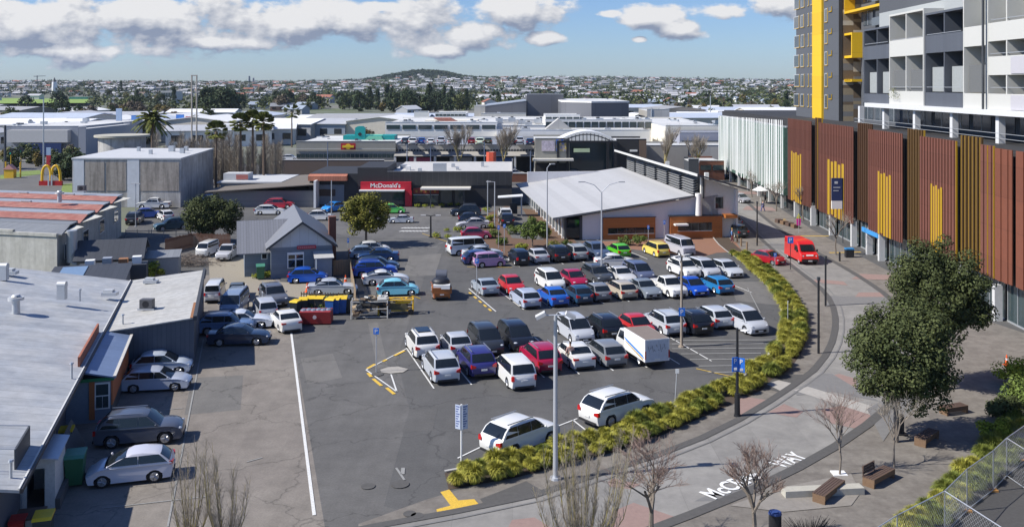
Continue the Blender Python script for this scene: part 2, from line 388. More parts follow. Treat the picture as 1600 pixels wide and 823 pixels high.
strip('kerb', offs(HW, -1.75), offs(HW, -1.6), .10, M('kerb_concrete', (.42, .41, .39), .85), 'low concrete kerb of the grass bed')
strip('plaza', RW[6:], offs([gp(1000, 930), gp(1440, 900), gp(1640, 800), gp(1700, 640), gp(1720, 560), gp(1540, 500), gp(1372, 415), gp(1330, 392), gp(1268, 358), gp(1150, 280)], 0), .008, PAVEB, 'brown paved plaza on the right')
# patches of coloured pavers across way and footpath
_pz = [.0165]
def patch(L, mat, z=.026, nm='paving_patch', lb='patch of coloured pavers'):
    if nm == 'paving_patch': _pz[0] += .0008; z = _pz[0]
    return sheet(nm, PX(L), z, mat, lb)
patch([(755, 900), (800, 812), (835, 808), (905, 850), (880, 900)], PAVEP, lb='pink paver patch at the near end of the street')
patch([(955, 800), (990, 785), (1068, 812), (1040, 822), (955, 880)], PAVEP, lb='pink paver patch below the first bare tree')
patch([(1085, 783), (1135, 758), (1170, 770), (1130, 782)], PAVEM, lb='mid grey paver patch before the street name')
patch([(950, 752), (960, 747), (1000, 757), (985, 764), (952, 760)], PAVEP, lb='small pink paver patch by the channel')
patch([(1200, 644), (1225, 631), (1255, 643), (1245, 652), (1230, 650)], PAVEP, lb='pink paver triangle beside the black lamp post')
patch([(1150, 632), (1155, 618), (1204, 626), (1168, 648), (1150, 650)], PAVEP, lb='pink paver patch on the footpath by the lamp post')
patch([(1193, 606), (1215, 585), (1262, 585), (1232, 604), (1222, 614)], PAVED, .024, lb='dark paver patch on the footpath')
patch([(1198, 600), (1222, 612), (1242, 600), (1216, 594)], PAVEL, .03, lb='light paver square on the footpath')
patch([(1290, 589), (1311, 584), (1338, 592), (1338, 606), (1302, 598)], PAVEP, lb='pink paver patch beside the evergreen tree')
patch([(1285, 583), (1300, 584), (1340, 608), (1376, 628), (1300, 612), (1245, 618), (1240, 612)], PAVEM, .022, lb='grey paver band across the street')
patch([(1282, 640), (1325, 632), (1366, 650), (1344, 671), (1300, 662)], PAVEP, lb='pink paver patch under the small bare tree')
patch([(1240, 610), (1262, 604), (1380, 640), (1372, 652)], PAVEL, .018, lb='light paver band across the street')
patch([(1290, 480), (1296, 463), (1388, 463), (1402, 475), (1300, 476)], PAVEM, .018, lb='grey paver strip across the upper street')
patch([(1336, 464), (1342, 457), (1382, 457), (1390, 464)], PAVEP, .022, lb='pink paver strip near the evergreen crown')
patch([(1268, 441), (1275, 436), (1318, 440), (1325, 446)], PAVEP, .022, lb='pink paver strip in the middle of the upper street')
patch([(1330, 436), (1345, 428), (1392, 430), (1400, 438)], PAVEP, .022, lb='pink paver strip on the right of the upper street')
patch([(1190, 388), (1198, 380), (1255, 384), (1268, 392)], PAVEM, .018, lb='grey paver strip by the red van')
patch([(1160, 328), (1166, 322), (1206, 324), (1214, 330)], PAVEP, .022, lb='pink paver strip far along the street')
patch([(1140, 303), (1146, 299), (1180, 300), (1187, 304)], PAVEP, .022, lb='pink paver strip at the far end of the street')
patch([(1355, 640), (1420, 600), (1440, 640), (1400, 660), (1380, 690)], PAVEM, .02, lb='grey paver patch under the evergreen trees')
patch([(1230, 760), (1330, 740), (1345, 770), (1330, 790), (1225, 800), (1140, 790)], M('dull_pavers', (.235, .215, .19), .88, var=.16, scale=1), .014, lb='pale paved seating area round the concrete bench')
patch([(750, 780), (822, 752), (850, 768), (758, 791)], PAVED, .02, lb='dark speckled paving at the end of the hedge')
# brick court at the top right of the car park
patch([(905, 378), (1120, 372), (1150, 378), (1160, 393), (1120, 395), (1095, 402), (1000, 391), (960, 386)], M('brick_paving', (.24, .125, .08), .88, var=.2, scale=4), .01, 'brick_paving', 'reddish brick paving in front of the orange walls')
patch([(735, 345), (790, 322), (850, 330), (900, 378), (905, 392), (780, 402), (712, 385), (745, 380)], M('bark_mulch', (.13, .075, .045), .95, var=.35, scale=3), .01, 'garden_bed', 'bark covered garden bed between car park and drive')
patch([(775, 330), (815, 325), (850, 375), (800, 372)], A_SERV, .016, 'drive_asphalt', 'drive-through lane beside the garden')
patch([(498, 449), (546, 446), (549, 464), (510, 466)], M('lawn', (.14, .19, .04), .95, var=.3, scale=3), .012, 'lawn', 'patch of grass beside the grey house')
patch([(325, 395), (378, 390), (430, 440), (545, 446), (540, 476), (410, 500), (330, 470)], M('gravel', (.27, .24, .19), .95, var=.3, scale=2.5, bump=.3), .009, 'gravel_drive', 'pale gravel yard in front of the grey house')
patch([(1380, 823), (1600, 690), (1700, 700), (1600, 900), (1350, 900)], M('site_asphalt', (.07, .068, .066), .9, var=.2, scale=2), .03, 'site_asphalt', 'dark asphalt behind the wire fence')

def line(a, b, w, mat, label, z=.03, name='road_marking'):
    a, b = Vector(a), Vector(b); d = (b-a).normalized(); n = Vector((-d.y, d.x, 0))*w/2
    return sheet(name, [a-n, b-n, b+n, a+n], z, mat, label)
line(gp(455, 520), gp(491, 805), .16, MLINE, 'long white line between yard and lane')
line(gp(318, 530), gp(262, 823), .09, MLINEF, 'worn white line at the front of the yard bays')
line(gp(195, 690), gp(292, 680), .08, MLINEF, 'faint yard bay line')
for a, b in (((160, 794), (330, 775)), ((190, 745), (300, 735)), ((260, 640), (285, 638)), ((385, 722), (410, 715))):
    line(gp(*a), gp(*b), .08, MLINEF, 'faint yard bay line')
# parking bays: near ends of the double rows
d_u = Vector((.956, .294, 0)); d_v = Vector((-.294, .956, 0))
o1 = gp(678, 607)
for k in range(9): line(o1+d_u*k*2.5, o1+d_u*k*2.5+d_v*9.6, .10, MLINE, 'white bay line in the front double row of cars')
line(o1+d_v*4.8, o1+d_v*4.8+d_u*20, .09, MLINEF, 'line between the two noses of the front double row')
o2 = gp(775, 487)
for k in range(11): line(o2+d_u*k*2.5, o2+d_u*k*2.5+d_v*9.4, .10, MLINE, 'white bay line in the middle double row of cars')
o3 = gp(812, 417)
for k in range(7): line(o3+d_u*k*2.5, o3+d_u*k*2.5+d_v*4.8, .10, MLINE, 'white bay line in the back row of cars')
for a, b in (((635, 545), (572, 578)), ((572, 578), (620, 612)), ((620, 612), (611, 585))):
    line(gp(*a), gp(*b), .10, MLINE, 'white edge of the pointed no parking island')
for a, b in (((632, 548), (616, 556)), ((604, 562), (598, 565)), ((586, 569), (574, 576)), ((583, 592), (596, 603)), ((604, 606), (616, 616)), ((575, 583), (580, 589))):
    line(gp(*a), gp(*b), .22, MYEL, 'yellow dash along the pointed island', .034)
for i in range(5):
    t = i/5; a = gp(733+t*38, 457+t*32); b = gp(733+t*38+4, 457+t*32+3.5); line(a, b, .2, MYEL, 'yellow dash beside the middle row', .034)
# pavement island disc, worn concrete
MCON = M('worn_concrete', (.33, .31, .28), .9, var=.2, scale=3)
patch([(594, 578), (606, 574), (622, 573), (638, 577), (630, 582), (610, 584), (596, 582)], MCON, .04, 'traffic_island', 'worn pale concrete disc in the pointed island')
for i, y in enumerate((532, 538, 545, 553, 562, 572, 582)):
    x0 = 1050+max(0, i-2)*14; x1 = 1216-i*9; line(gp(x0, y), gp(x1, y-1), .16, MLINEF, 'faded stripe of the hatched no parking area')
line(gp(1088, 576), gp(1150, 590), .10, MYEL, 'yellow edge of the hatched area'); line(gp(1112, 605), gp(1150, 590), .12, MYEL, 'yellow edge line by the grass hedge')
line(gp(1168, 450), gp(1188, 489), .08, MLINEF, 'bay line near the silver minivan'); line(gp(1140, 438), gp(1215, 436), .1, MLINEF, 'faint end line of the middle row')
line(gp(715, 716), gp(750, 699), .1, MLINE, 'white bay line behind the parked white car'); line(gp(866, 668), gp(902, 654), .1, MLINE, 'white bay line between the two white cars'); line(gp(895, 656), gp(915, 672), .1, MLINE, 'white bay line beside the second white car')
line(gp(700, 378), gp(660, 365), .12, MYEL, 'yellow kerb line near the black lamp'); line(gp(730, 417), gp(800, 418), .12, MYEL, 'yellow kerb line beside the lavender car')
for (a, b) in (((1212, 344), (1228, 343)), ((1245, 369), (1295, 369)), ((1296, 395), (1345, 394))):
    line(gp(*a), gp(*b), .35, MYEL, 'yellow tactile strip across the street edge')
for k in range(8):
    for j in range(2):
        a = gp(624+k*5.5+j*3, 362-j*5); line(a, a+Vector((.5, .8, 0)), .3, MLINE, 'white check of the worn crossing')
for k in range(7):
    a = gp(625+k*10, 381+(k % 2)*6); line(a, a+Vector((.6, .8, 0)), .18, MLINEF, 'worn white mark in the tree shade')
# corner marking, arrow stub and manholes
patch([(688, 769), (702, 765), (716, 782), (741, 780), (748, 788), (716, 795), (683, 803), (682, 796), (704, 790)], MYEL, .032, 'road_marking', 'yellow tactile corner marking beside the channel')
line(gp(619, 731), gp(632, 750), .12, MLINEF, 'worn arrow stem on the lane'); line(gp(630, 731), gp(629, 741), .2, MLINEF, 'worn arrow head on the lane')
for (x, y, rx, l) in ((625, 757, .45, 'square manhole cover by the worn arrow'), (575, 760, .35, 'round manhole cover on the lane'), (590, 585, .4, 'drain cover in the concrete disc'), (640, 803, .3, 'small drain cover by the channel'), (652, 806, .3, 'second small drain cover by the channel')):
    c = gp(x, y); s = MB(); s.tube((c.x, c.y, .03), (c.x, c.y, .045), rx, rx, 14); o = s.build('manhole_cover', PAVED); tag(o, l, 'manhole cover')
nm = thing('street_lettering', 'white street name McCRAE WAY painted on the grey pavers', 'road lettering', (0, 0, 0))
a = gp(1118, 781); b = gp(1263, 715); d = (b-a).normalized(); n = Vector((-d.y, d.x, 0))
Lq = (b-a).length
mid = a+d*1.98+n*.5; letters('McCRAE', WHITE, nm, (mid.x, mid.y, .045), (0, 0, math.atan2(d.y, d.x)), ext=.004, width=3.95, height=1.02, bold=.02)
mid = a+d*(Lq-1.12)+n*.5; letters('WAY', WHITE, nm, (mid.x, mid.y, .045), (0, 0, math.atan2(d.y, d.x)), ext=.004, width=2.25, height=1.02, bold=.02)

A_FIX = asphalt('repair_asphalt', (.086, .084, .080), (.102, .099, .095), False); A_OLD = asphalt('old_asphalt', (.13, .125, .117), (.15, .143, .132), True)
for L_p, mt, lb in (([(470, 560), (520, 552), (535, 590), (480, 600)], A_OLD, 'paler worn patch of lane asphalt'), ([(300, 590), (380, 586), (376, 640), (288, 648)], A_OLD, 'paler worn patch in the yard'),
        ([(640, 640), (684, 637), (676, 672), (628, 675)], A_FIX, 'dark square repair by the two-panel sign'), ([(575, 505), (590, 503), (606, 572), (590, 576)], A_OLD, 'pale trench scar leading to the concrete disc'), ([(640, 400), (690, 396), (680, 430), (628, 432)], A_OLD, 'paler patch in the upper lane'), ([(1140, 440), (1215, 440), (1228, 478), (1150, 470)], A_OLD, 'pale worn asphalt at the top right of the car park')):
    sheet('asphalt_patch', PX(L_p), .0065, mt, lb)
sheet('grass_verge', PX([(0, 280), (0, 274), (30, 268), (62, 266), (66, 272), (34, 276)]), .01, M('verge_grass', (.16, .22, .05), .95, var=.3, scale=.5), 'grass verge by the golden arches')
sheet('grass_strip', PX([(95, 300), (98, 288), (125, 286), (122, 320)]), .012, M('verge_grass'), 'grass strip left of the concrete building')
# ---------------------------------------------------------------- buildings, left side (own grid u,v)
ROOFL = M('pale_metal_roof', (.345, .365, .39), .6, .05, var=.22, scale=.35, c2=(.435, .44, .44), lines=(1, 1.05, .05, .3), spec=.4)
ROOFW = M('white_metal_roof', (.46, .455, .43), .6, .1, var=.24, scale=.6, c2=(.42, .41, .38), lines=(1, .8, .06, .3))
WALLB = M('blue_grey_cladding', (.085, .105, .14), .6, .1, var=.08, scale=1, lines=(0, .3, .12, .3))
WALLC = M('cream_render', (.52, .51, .46), .8, var=.12, scale=.8, c2=(.44, .43, .38), streak=.25)
REDROOF = M('faded_red_roof', (.31, .105, .075), .7, .0, var=.3, scale=.8, c2=(.37, .17, .13), lines=(0, .6, .08, .25))
GREYROOF = M('grey_roof', (.22, .23, .24), .6, .1, var=.15, scale=.6, lines=(0, .5, .08, .25))
DKROOF = M('dark_roof', (.055, .06, .07), .6, .1, var=.15, scale=1, lines=(0, .5, .08, .25))
ORANGE = M('orange_board', (.42, .13, .04), .6, var=.12, scale=2)
BRICK = M('brown_brick', (.19, .08, .05), .9, var=.3, scale=7)
TIMBER = M('weathered_timber', (.27, .20, .13), .9, var=.3, scale=4)
RUST = M('rusty_flashing', (.28, .13, .06), .9, var=.4, scale=4)

b = thing('workshop', 'long low building with a huge pale metal roof at the lower left', 'building', (0, 0, 0), GA)
v0, v1, ue = 41.9, 83.4, -8.6
def rz_(u): return 3.2+(-8.6-u)*.175
uw = -9.3; w = MB(); w.box(uw-.2, uw, v0, v1, 0, 3.05); w.box(-34, uw-.2, v1-.2, v1, 0, 3.0); w.box(-34, uw-.2, v0, v0+.2, 0, 3); w.build('wall', WALLB, b)
r = MB(); r.ext([(ue+.25, v0-.3, 3.12), (ue-9.7, v0-.3, 3.2+9.7*.175), (-32, v0-.3, 3.6), (-32, v0-.3, 3.5), (ue-9.7, v0-.3, 3.08+9.7*.175), (ue+.25, v0-.3, 3.0)], (0, v1-v0+.4, 0)); r.build('roof', ROOFL, b)
w = MB(); w.box(ue+.25, ue+.37, v0-.3, v1+.1, 2.98, 3.16); w.build('gutter', M('gutter_black', (.03, .03, .035), .5, var=.05), b)
w = MB(); w.box(ue+.2, ue+.27, v0-.3, v1+.1, 3.165, 3.2); w.build('flashing', M('light_flashing', (.6, .6, .58), .5, var=.1), b)
for v in (46.5, 49.5, 52, 54.6): m_ = MB(); m_.box(uw+.003, uw+.08, v, v+.12, 0, 2.95); m_.build('downpipe', STEEL, b)
m_ = MB(); m_.box(uw+.003, uw+.06, 50.2, 51.3, 0, 2.1); m_.build('door', M('pale_door', (.35, .37, .4), .6), b)
def roofthing(name, label, cat, px, py, z, fn, grp=None):
    p = gp(px, py, z); t = thing(name, label, cat, p, 0, grp); fn(t); return t
def cowl(t):
    a = MB(); a.tube((0, 0, -.2), (0, 0, .75), .26, .24, 12); a.build('pipe', STEEL, t, 40)
    a = MB(); a.tube((0, 0, .75), (0, 0, .95), .5, .5, 12); a.tube((0, 0, 1.0), (0, 0, 1.12), .3, .22, 12); a.build('cowl', M('pale_grey_metal', (.55, .56, .56), .5, .3), t, 40)
def boxvent(t):
    a = MB(); a.box(-.28, .28, -.22, .22, -.2, .85); a.build('body', STEEL, t); a = MB(); a.tube((-.3, 0, .85), (.3, 0, .85), .24, .24, 12); a.build('curved_top', M('pale_grey_metal'), t, 40)
def lowvent(t):
    a = MB(); a.box(-.55, .55, -.3, .3, -.1, .14); a.build('body', STEEL, t); a = MB(); a.box(-.5, .2, -.1, .4, .141, .3); a.build('hood', M('pale_grey_metal'), t)
def pipe(t):
    a = MB(); a.tube((0, 0, -.2), (0, 0, .6), .06, .06, 8); a.tube((0, 0, .6), (0, 0, .68), .12, .1, 8); a.build('pipe', STEEL, t)
def acunit(t):
    a = MB(); a.box(-.45, .45, -.3, .3, .1, .75); a.build('casing', M('dark_ac', (.09, .09, .095), .5), t); a = MB(); a.tube((0, -.305, .42), (0, -.3, .42), .25, .25, 12); a.build('fan', BLACKM, t)
    a = MB(); a.box(-.6, .6, -.3, -.24, 0, .1); a.box(-.6, .6, .24, .3, 0, .1); a.build('feet', STEEL, t)
roofthing('roof_vent', 'round cowled vent with a wide collar near the left edge of the pale roof', 'vent', 25, 486, 4.3, cowl)
roofthing('roof_vent', 'curved-top box vent in the middle of the pale roof', 'vent', 97, 463, 4.4, boxvent)
roofthing('roof_vent', 'low wide vent near the far right of the pale roof', 'vent', 172, 459, 3.7, lowvent)
roofthing('roof_vent', 'tall pipe vent at the far left of the pale roof', 'vent', 6, 433, 4.9, boxvent)
roofthing('roof_vent', 'squat cowled vent beside the tall one at the far left of the pale roof', 'vent', 16, 426, 4.9, lowvent)
roofthing('roof_pipe', 'thin pipe standing right of the curved-top vent', 'pipe', 125, 466, 4.2, pipe)
roofthing('roof_pipe', 'steel pipe with a flange near the eave above the orange annex', 'pipe', 112, 585, 3.4, pipe)
roofthing('roof_pipe', 'short pipe at the near end of the pale roof', 'pipe', 17, 743, 3.3, pipe)
# orange annex
b = thing('shop_annex', 'narrow annex with orange walls and blue sloping roof between pale roof and shed', 'building', (0, 0, 0), GA)
a = MB(); a.box(-9.29, -6.9, 58.2, 66.9, 0, 2.5); a.build('wall', M('blue_grey_paint', (.2, .24, .3), .6), b)
a = MB(); a.box(-6.9, -6.82, 58.3, 66.8, .9, 2.45); a.build('side_panel', ORANGE, b)
a = MB(); a.box(-6.9, -6.86, 58.2, 66.9, 0, .9); a.build('plinth', DKGREY, b)
a = MB(); a.ext([(-8.6, 57.9, 3.1), (-6.6, 57.9, 2.62), (-6.6, 57.9, 2.54), (-8.6, 57.9, 3.0)], (0, 9.3, 0)); a.build('roof', M('blue_metal_roof', (.17, .23, .36), .45, .2, var=.1, lines=(1, .8, .05, .2)), b)
a = MB(); a.box(-6.75, -6.58, 57.9, 67.2, 2.62, 2.70); a.build('fascia', M('pale_concrete', (.5, .48, .44), .8), b)
a = MB(); a.box(-8.72, -8.6, 58.6, 66.5, 3.1, 3.75); a.build('orange_upstand', M('brick_orange', (.33, .12, .07), .8, var=.2), b)
a = MB(); a.box(-8.5, -6.7, 57.98, 58.08, 2.42, 2.6); a.build('green_fascia', M('green_paint', (.02, .19, .07), .5), b)
a = MB(); a.box(-8.05, -7.75, 58.12, 58.19, .2, 2.42); a.build('orange_post', ORANGE, b)
f_ = MB(); f_.box(-7.75, -6.95, 58.13, 58.19, .75, 2.3); f_ = f_.build('window', WHITE, b)
a = MB(); a.box(-7.68, -7.35, 58.1, 58.125, .85, 1.5); a.box(-7.32, -7.02, 58.1, 58.125, .85, 1.5); a.box(-7.68, -7.02, 58.1, 58.125, 1.58, 2.2); a.build('pane', GLASSB, f_)
# blue shed
b = thing('shed', 'dark blue shed with a whitish rusty-edged roof beside the parked silver hatchbacks', 'shed', (0, 0, 0), GA)
P = [(-8.35, 67.4), (-2.7, 67.6), (-2.55, 84.0), (-8.2, 83.6)]
a = MB(); n = a.pts([(p[0], p[1], 0) for p in P]+[(P[0][0], P[0][1], 2.85), (P[1][0], P[1][1], 3.35), (P[2][0], P[2][1], 3.4), (P[3][0], P[3][1], 2.95)])
for i in range(4): j = (i+1) % 4; a.f.append((n+i, n+j, n+4+j, n+4+i))
a.build('wall', WALLB, b)
a = MB(); a.ext([(-8.4, 67.2, 2.9), (-2.75, 67.4, 3.4), (-2.6, 84.1, 3.48), (-8.3, 83.8, 3.0)], (0, 0, .08)); a.build('roof', ROOFW, b)
a = MB(); a.ext([(-2.75, 67.3, 3.3), (-2.5, 67.3, 3.3), (-2.4, 84.2, 3.4), (-2.6, 84.2, 3.4)], (0, 0, .32)); a.build('parapet', M('dark_parapet', (.05, .055, .065), .7), b)
a = MB(); a.ext([(-2.95, 67.4, 3.47), (-2.76, 67.4, 3.47), (-2.7, 72, 3.49), (-2.9, 72, 3.49)], (0, 0, .03)); a.build('rusty_flashing', RUST, b)
roofthing('air_conditioner', 'dark air conditioning unit on feet in the middle of the shed roof', 'air conditioner', 230, 483, 3.25, acunit)
roofthing('roof_vent', 'low hooded vent near the far edge of the shed roof', 'vent', 236, 440, 3.35, lowvent)
roofthing('roof_pipe', 'thin flue near the front edge of the shed roof', 'pipe', 192, 506, 3.1, pipe)
# lean-to with open doorway at the lower left
b = thing('lean_to', 'small white lean-to with an open dark doorway under the eave', 'shed', (0, 0, 0), GA)
a = MB(); a.box(-9.29, -8.0, 46.8, 46.9, 1.95, 2.35); a.box(-9.29, -9.1, 46.8, 46.9, 0, 1.95); a.box(-8.35, -8.0, 46.8, 46.9, 0, 1.95); a.box(-8.0, -7.92, 46.8, 49.5, 0, 2.3); a.box(-9.29, -8.0, 49.4, 49.5, 0, 2.3); a.build('wall', M('white_board', (.6, .6, .58), .7, var=.15, scale=2), b)
a = MB(); a.ext([(-9.28, 46.6, 2.62), (-7.75, 46.6, 2.38), (-7.75, 46.6, 2.32), (-9.28, 46.6, 2.54)], (0, 3.1, 0)); a.build('roof', M('pale_blue_metal', (.5, .54, .6), .4, .3, var=.1), b)
a = MB(); a.box(-7.91, -7.7, 46.8, 49.5, 0, .5); a.build('plinth', M('dark_concrete', (.10, .10, .1), .9), b)
for (y0, y1) in ((45.9, 49.2), (49.6, 53)):
    pass
# rooftop screens at the near end
b = thing('roof_screen', 'dark louvred screen standing on the near eave of the pale roof', 'screen', (0, 0, 0), GA)
a = MB(); a.box(-8.95, -8.87, 43.6, 46.4, 3.2, 4.1); a.build('panel', DKGREY, b)
a = MB(); a.path([(-8.9, 46.4, 4.1), (-12, 46.0, 4.6)], .025, 5); a.path([(-8.9, 43.6, 4.1), (-12, 43.3, 4.6)], .025, 5); a.build('stay', STEEL, b)

def wheelie(label, px, py, body, lid, rz=0, big=1.0, grp=None):
    p = gp(px, py); t = thing('wheelie_bin', label, 'bin', p, rz, grp)
    a = MB(); n = a.pts([(-.24, -.28, .08), (.24, -.28, .08), (.24, .28, .08), (-.24, .28, .08), (-.3, -.38, 1.0), (.3, -.38, 1.0), (.3, .38, 1.0), (-.3, .38, 1.0)])
    a.f += [(n+i, n+(i+1) % 4, n+4+(i+1) % 4, n+4+i) for i in range(4)]+[(n, n+1, n+2, n+3), (n+4, n+5, n+6, n+7)]; a.build('body', body, t)
    a = MB(); a.ext([(-.32, -.42, 1.0), (-.32, .4, 1.0), (-.32, .36, 1.1), (-.32, -.3, 1.08)], (.64, 0, 0)); a.build('lid', lid, t)
    for s in (-1, 1): a = MB(); a.tube((s*.3, .3, .12), (s*.24, .3, .12), .12, .12, 10); a.build('wheel', BLACKM, t)
    t.scale = (big, big, big); return t
BING = M('bin_green', (.03, .13, .06), .5); BINB = M('bin_blue', (.02, .10, .35), .5); BIND = M('bin_dark', (.03, .04, .045), .5); BINY = M('bin_yellow_lid', (.70, .48, .02), .5); BINR = M('bin_red', (.4, .02, .02), .5)
wheelie('faded green wheelie bin beside the nose of the silver hatchback', 118, 756, BING, M('bin_green_lid', (.06, .22, .15), .5), GA, 1.45)
wheelie('dark bin with a yellow lid against the wall behind the dark SUV', 104, 703, BIND, BINY, GA, 1.1)
wheelie('dark bin with a yellow lid in the bottom left corner', 68, 850, BIND, BINY, GA, 1.2)
wheelie('red topped bin in the bottom left corner beside the crate', 28, 848, BINR, BINR, GA, 1.0)
t = thing('wooden_crate', 'brown topped crate between red and yellow lidded bins', 'crate', gp(48, 838), GA)
a = MB(); a.box(-.5, .5, -.5, .5, 0, .95); a.build('box', M('grey_crate', (.4, .4, .38), .8), t); a = MB(); a.box(-.56, .56, -.56, .56, .951, 1.03); a.build('lid', M('brown_lid', (.10, .07, .055), .8), t)
t = thing('stacked_sheets', 'dark boards leaning against the wall behind the dark SUV', 'boards', (0, 0, 0), GA)
a = MB(); a.ext([(-8.1, 51.6, 0), (-7.8, 51.6, 0), (-8.5, 51.6, 1.4)], (0, 3.4, 0)); a.build('board', DKGREY, t)

# cream workshops with red roofs
b = thing('factory', 'cream workshops under a row of red and grey gabled roofs at the left', 'building', (-43.8, 89.1, 0), R(-14))
xr = lambda v: -.5*v
a = MB(); a.prism([(-36, 0), (0, 0), (-14.2, 28.4), (-50, 28.4)], 0, 5.0)
PALER = M('pale_blue_roof', (.33, .35, .38), .5, .1, var=.15, scale=.6, lines=(0, .5, .08, .2))
gs = [(0, 6.4, GREYROOF), (6.4, 13.7, REDROOF), (13.7, 21, REDROOF), (21, 28.4, REDROOF)]
for i, (p0, p1, mt) in enumerate(gs): a.ext([(xr(p0), p0+.02, 5.0), (xr(p1), p1-.02, 5.0), (xr(p0)+.2, p0+(p1-p0)*.55, 5.36)], (-.3, 0, 0))
a.box(-36, -.02, -.1, .2, 4.9, 5.2); a.box(-36, -5, -.12, .22, 5.15, 5.4); a.box(-36, -10, -.14, .24, 5.35, 5.6)
a.build('wall', WALLC, b)
for i, (p0, p1, mt) in enumerate(gs):
    m = (p0+p1)/2; m = p0+(p1-p0)*.55; a = MB(); a.ext([(-50, p0+.3, 5.12), (xr(p0)+.3, p0+.3, 5.12), (xr(m)+.3, m, 5.5), (-50, m, 5.5)], (0, 0, -.12)); a.build('roof', mt, b)
    a = MB(); a.ext([(-50, m+.01, 5.53), (xr(m)+.3, m+.01, 5.53), (xr(p1)+.3, p1, 5.36), (-50, p1, 5.36)], (0, 0, -.12)); a.build('back_roof', PALER if i else GREYROOF, b)
    for q_ in range(5): a = MB(); a.box(-48+q_*7, -46.6+q_*7, m-.12, m+.12, 5.535, 5.68); a.build('ridge_vent', STEEL, b)
    if i: a = MB(); a.box(-50, xr(p0)+.1, p0+.02, p0+.28, 5.02, 5.42); a.build('valley_gutter', DKGREY, b)
    f_ = MB(); f_.ext([(xr(m-1.2)+.02, m-1.2, 2.2), (xr(m+1.2)+.02, m+1.2, 2.2), (xr(m+1.2)+.02, m+1.2, 3.8), (xr(m-1.2)+.02, m-1.2, 3.8)], (.07, .03, 0)); f_ = f_.build('window', WHITE, b)
    q = MB(); q.ext([(xr(m-1.1)+.09, m-1.1, 2.3), (xr(m+1.1)+.09, m+1.1, 2.3), (xr(m+1.1)+.09, m+1.1, 3.7), (xr(m-1.1)+.09, m-1.1, 3.7)], (.02, 0, 0)); q.build('pane', GLASS, f_)
a = MB(); a.path([(.35, 1.6, 5.3), (.35, 1.6, 2.2), (1.8, 2.4, 1.2)], .5, 12); a.build('duct', STEEL, b, 40)
roofthing('roof_turbine', 'round white turbine vent on the red roofs', 'vent', 93, 313, 6.0, cowl)
roofthing('roof_turbine', 'dark box vent on the farthest red roof', 'vent', 128, 299, 6.0, acunit)
b = thing('brown_lean_to', 'low dark roofed lean-to behind the pale roof with a blue skylight', 'shed', (0, 0, 0), GA)
a = MB(); a.box(-15.5, -9.3, 84.6, 92.5, 0, 2.2); a.build('wall', GREYROOF, b); a = MB(); a.ext([(-15.7, 84.3, 2.2), (-15.7, 92.6, 2.9), (-15.7, 92.6, 3.0), (-15.7, 84.3, 2.3)], (6.6, 0, 0)); a.build('roof', DKROOF, b)
a = MB(); a.ext([(-14.9, 85, 2.38), (-12.8, 85, 2.38), (-12.8, 92, 2.97), (-14.9, 92, 2.97)], (0, 0, .04)); a.build('skylight', M('blue_skylight', (.18, .27, .4), .35), b)
b = thing('grey_outbuilding', 'grey gabled outbuilding with a black roof behind the yellow shrub', 'shed', (0, 0, 0), GA)
a = MB(); a.box(-14.6, -8.8, 97.5, 103.5, 0, 2.6); a.build('wall', M('grey_weatherboard', (.23, .225, .22), .8, var=.1, lines=(2, .2, .15, .2)), b)
a = MB(); a.ext([(-14.9, 97, 2.5), (-14.9, 100.5, 3.9), (-14.9, 104, 2.5), (-14.9, 104, 2.6), (-14.9, 100.5, 4.05), (-14.9, 97, 2.6)], (6.4, 0, 0)); a.build('roof', DKROOF, b)
a = MB(); a.box(-8.78, -5.4, 98.5, 103, 0, 2.2); a.build('annex', M('pale_grey_wall', (.33, .33, .32), .8), b)
a = MB(); a.box(-8.7, -5.3, 98.4, 103.1, 2.203, 2.3); a.build('annex_roof', GREYROOF, b)
t = thing('rooftop_clutter', 'white tanks and boxes on the black platform behind the pale roof', 'tank', uv(-11, 94.6), GA)
a = MB(); a.box(-3, 3, -1, 1, 0, 2.6); a.build('platform', DKGREY, t)
for k, x in enumerate((-2, -.5, .9, 2.1)): a = MB(); a.box(x-.4, x+.4, -.5, .4, 2.603, 3.1+.15*(k % 2)); a.build('unit', (WHITE, STEEL, RUST, WHITE)[k], t)

# ---------------------------------------------------------------- grey house
b = thing('grey_house', 'blue-grey house with a light gable, dark roof and red shop sign', 'house', (0, 0, 0), GA)
HWL = M('house_blue_grey', (.17, .205, .25), .75, var=.07, scale=1, lines=(2, .22, .12, .2)); HG = M('gable_board', (.50, .53, .56), .7, var=.05, lines=(0, .9, .03, .3))
HR = M('corrugated_grey_roof', (.22, .225, .24), .5, .25, var=.08, scale=1, lines=(0, .28, .25, .18)); HRD = M('corrugated_side_roof', (.22, .225, .24), .5, .25, var=.08, scale=1, lines=(1, .28, .25, .18))
u0, u1, vf = 3.5, 9.6, 96.3; um = (u0+u1)/2; ez, rz2 = 3.0, 5.45
a = MB(); a.box(u0, u1, vf, 110, 0, ez+.1); a.box(.95, u0-.02, 97.9, 109, 0, 2.5); a.build('wall', HWL, b)
a = MB(); a.ext([(u0, vf, ez+.1), (u1, vf, ez+.1), (um, vf, rz2)], (0, .12, 0)); a.build('gable', HG, b)
sl_ = (rz2+.12-ez)/(um-u0+.5)
for s in (-1, 1):
    e = um+s*(um-u0+.5); a = MB(); a.ext([(um, vf-.5, rz2+.12), (e, vf-.5, ez), (e, 110.3, ez), (um, 110.3, rz2+.12)], (0, 0, .1)); a.build('roof', HRD, b)
    a = MB(); a.ext([(um, vf-.56, rz2+.25), (e, vf-.56, ez+.13), (e, vf-.56, ez-.12), (um, vf-.56, rz2)], (0, .06, 0)); a.build('bargeboard', DKGREY, b)
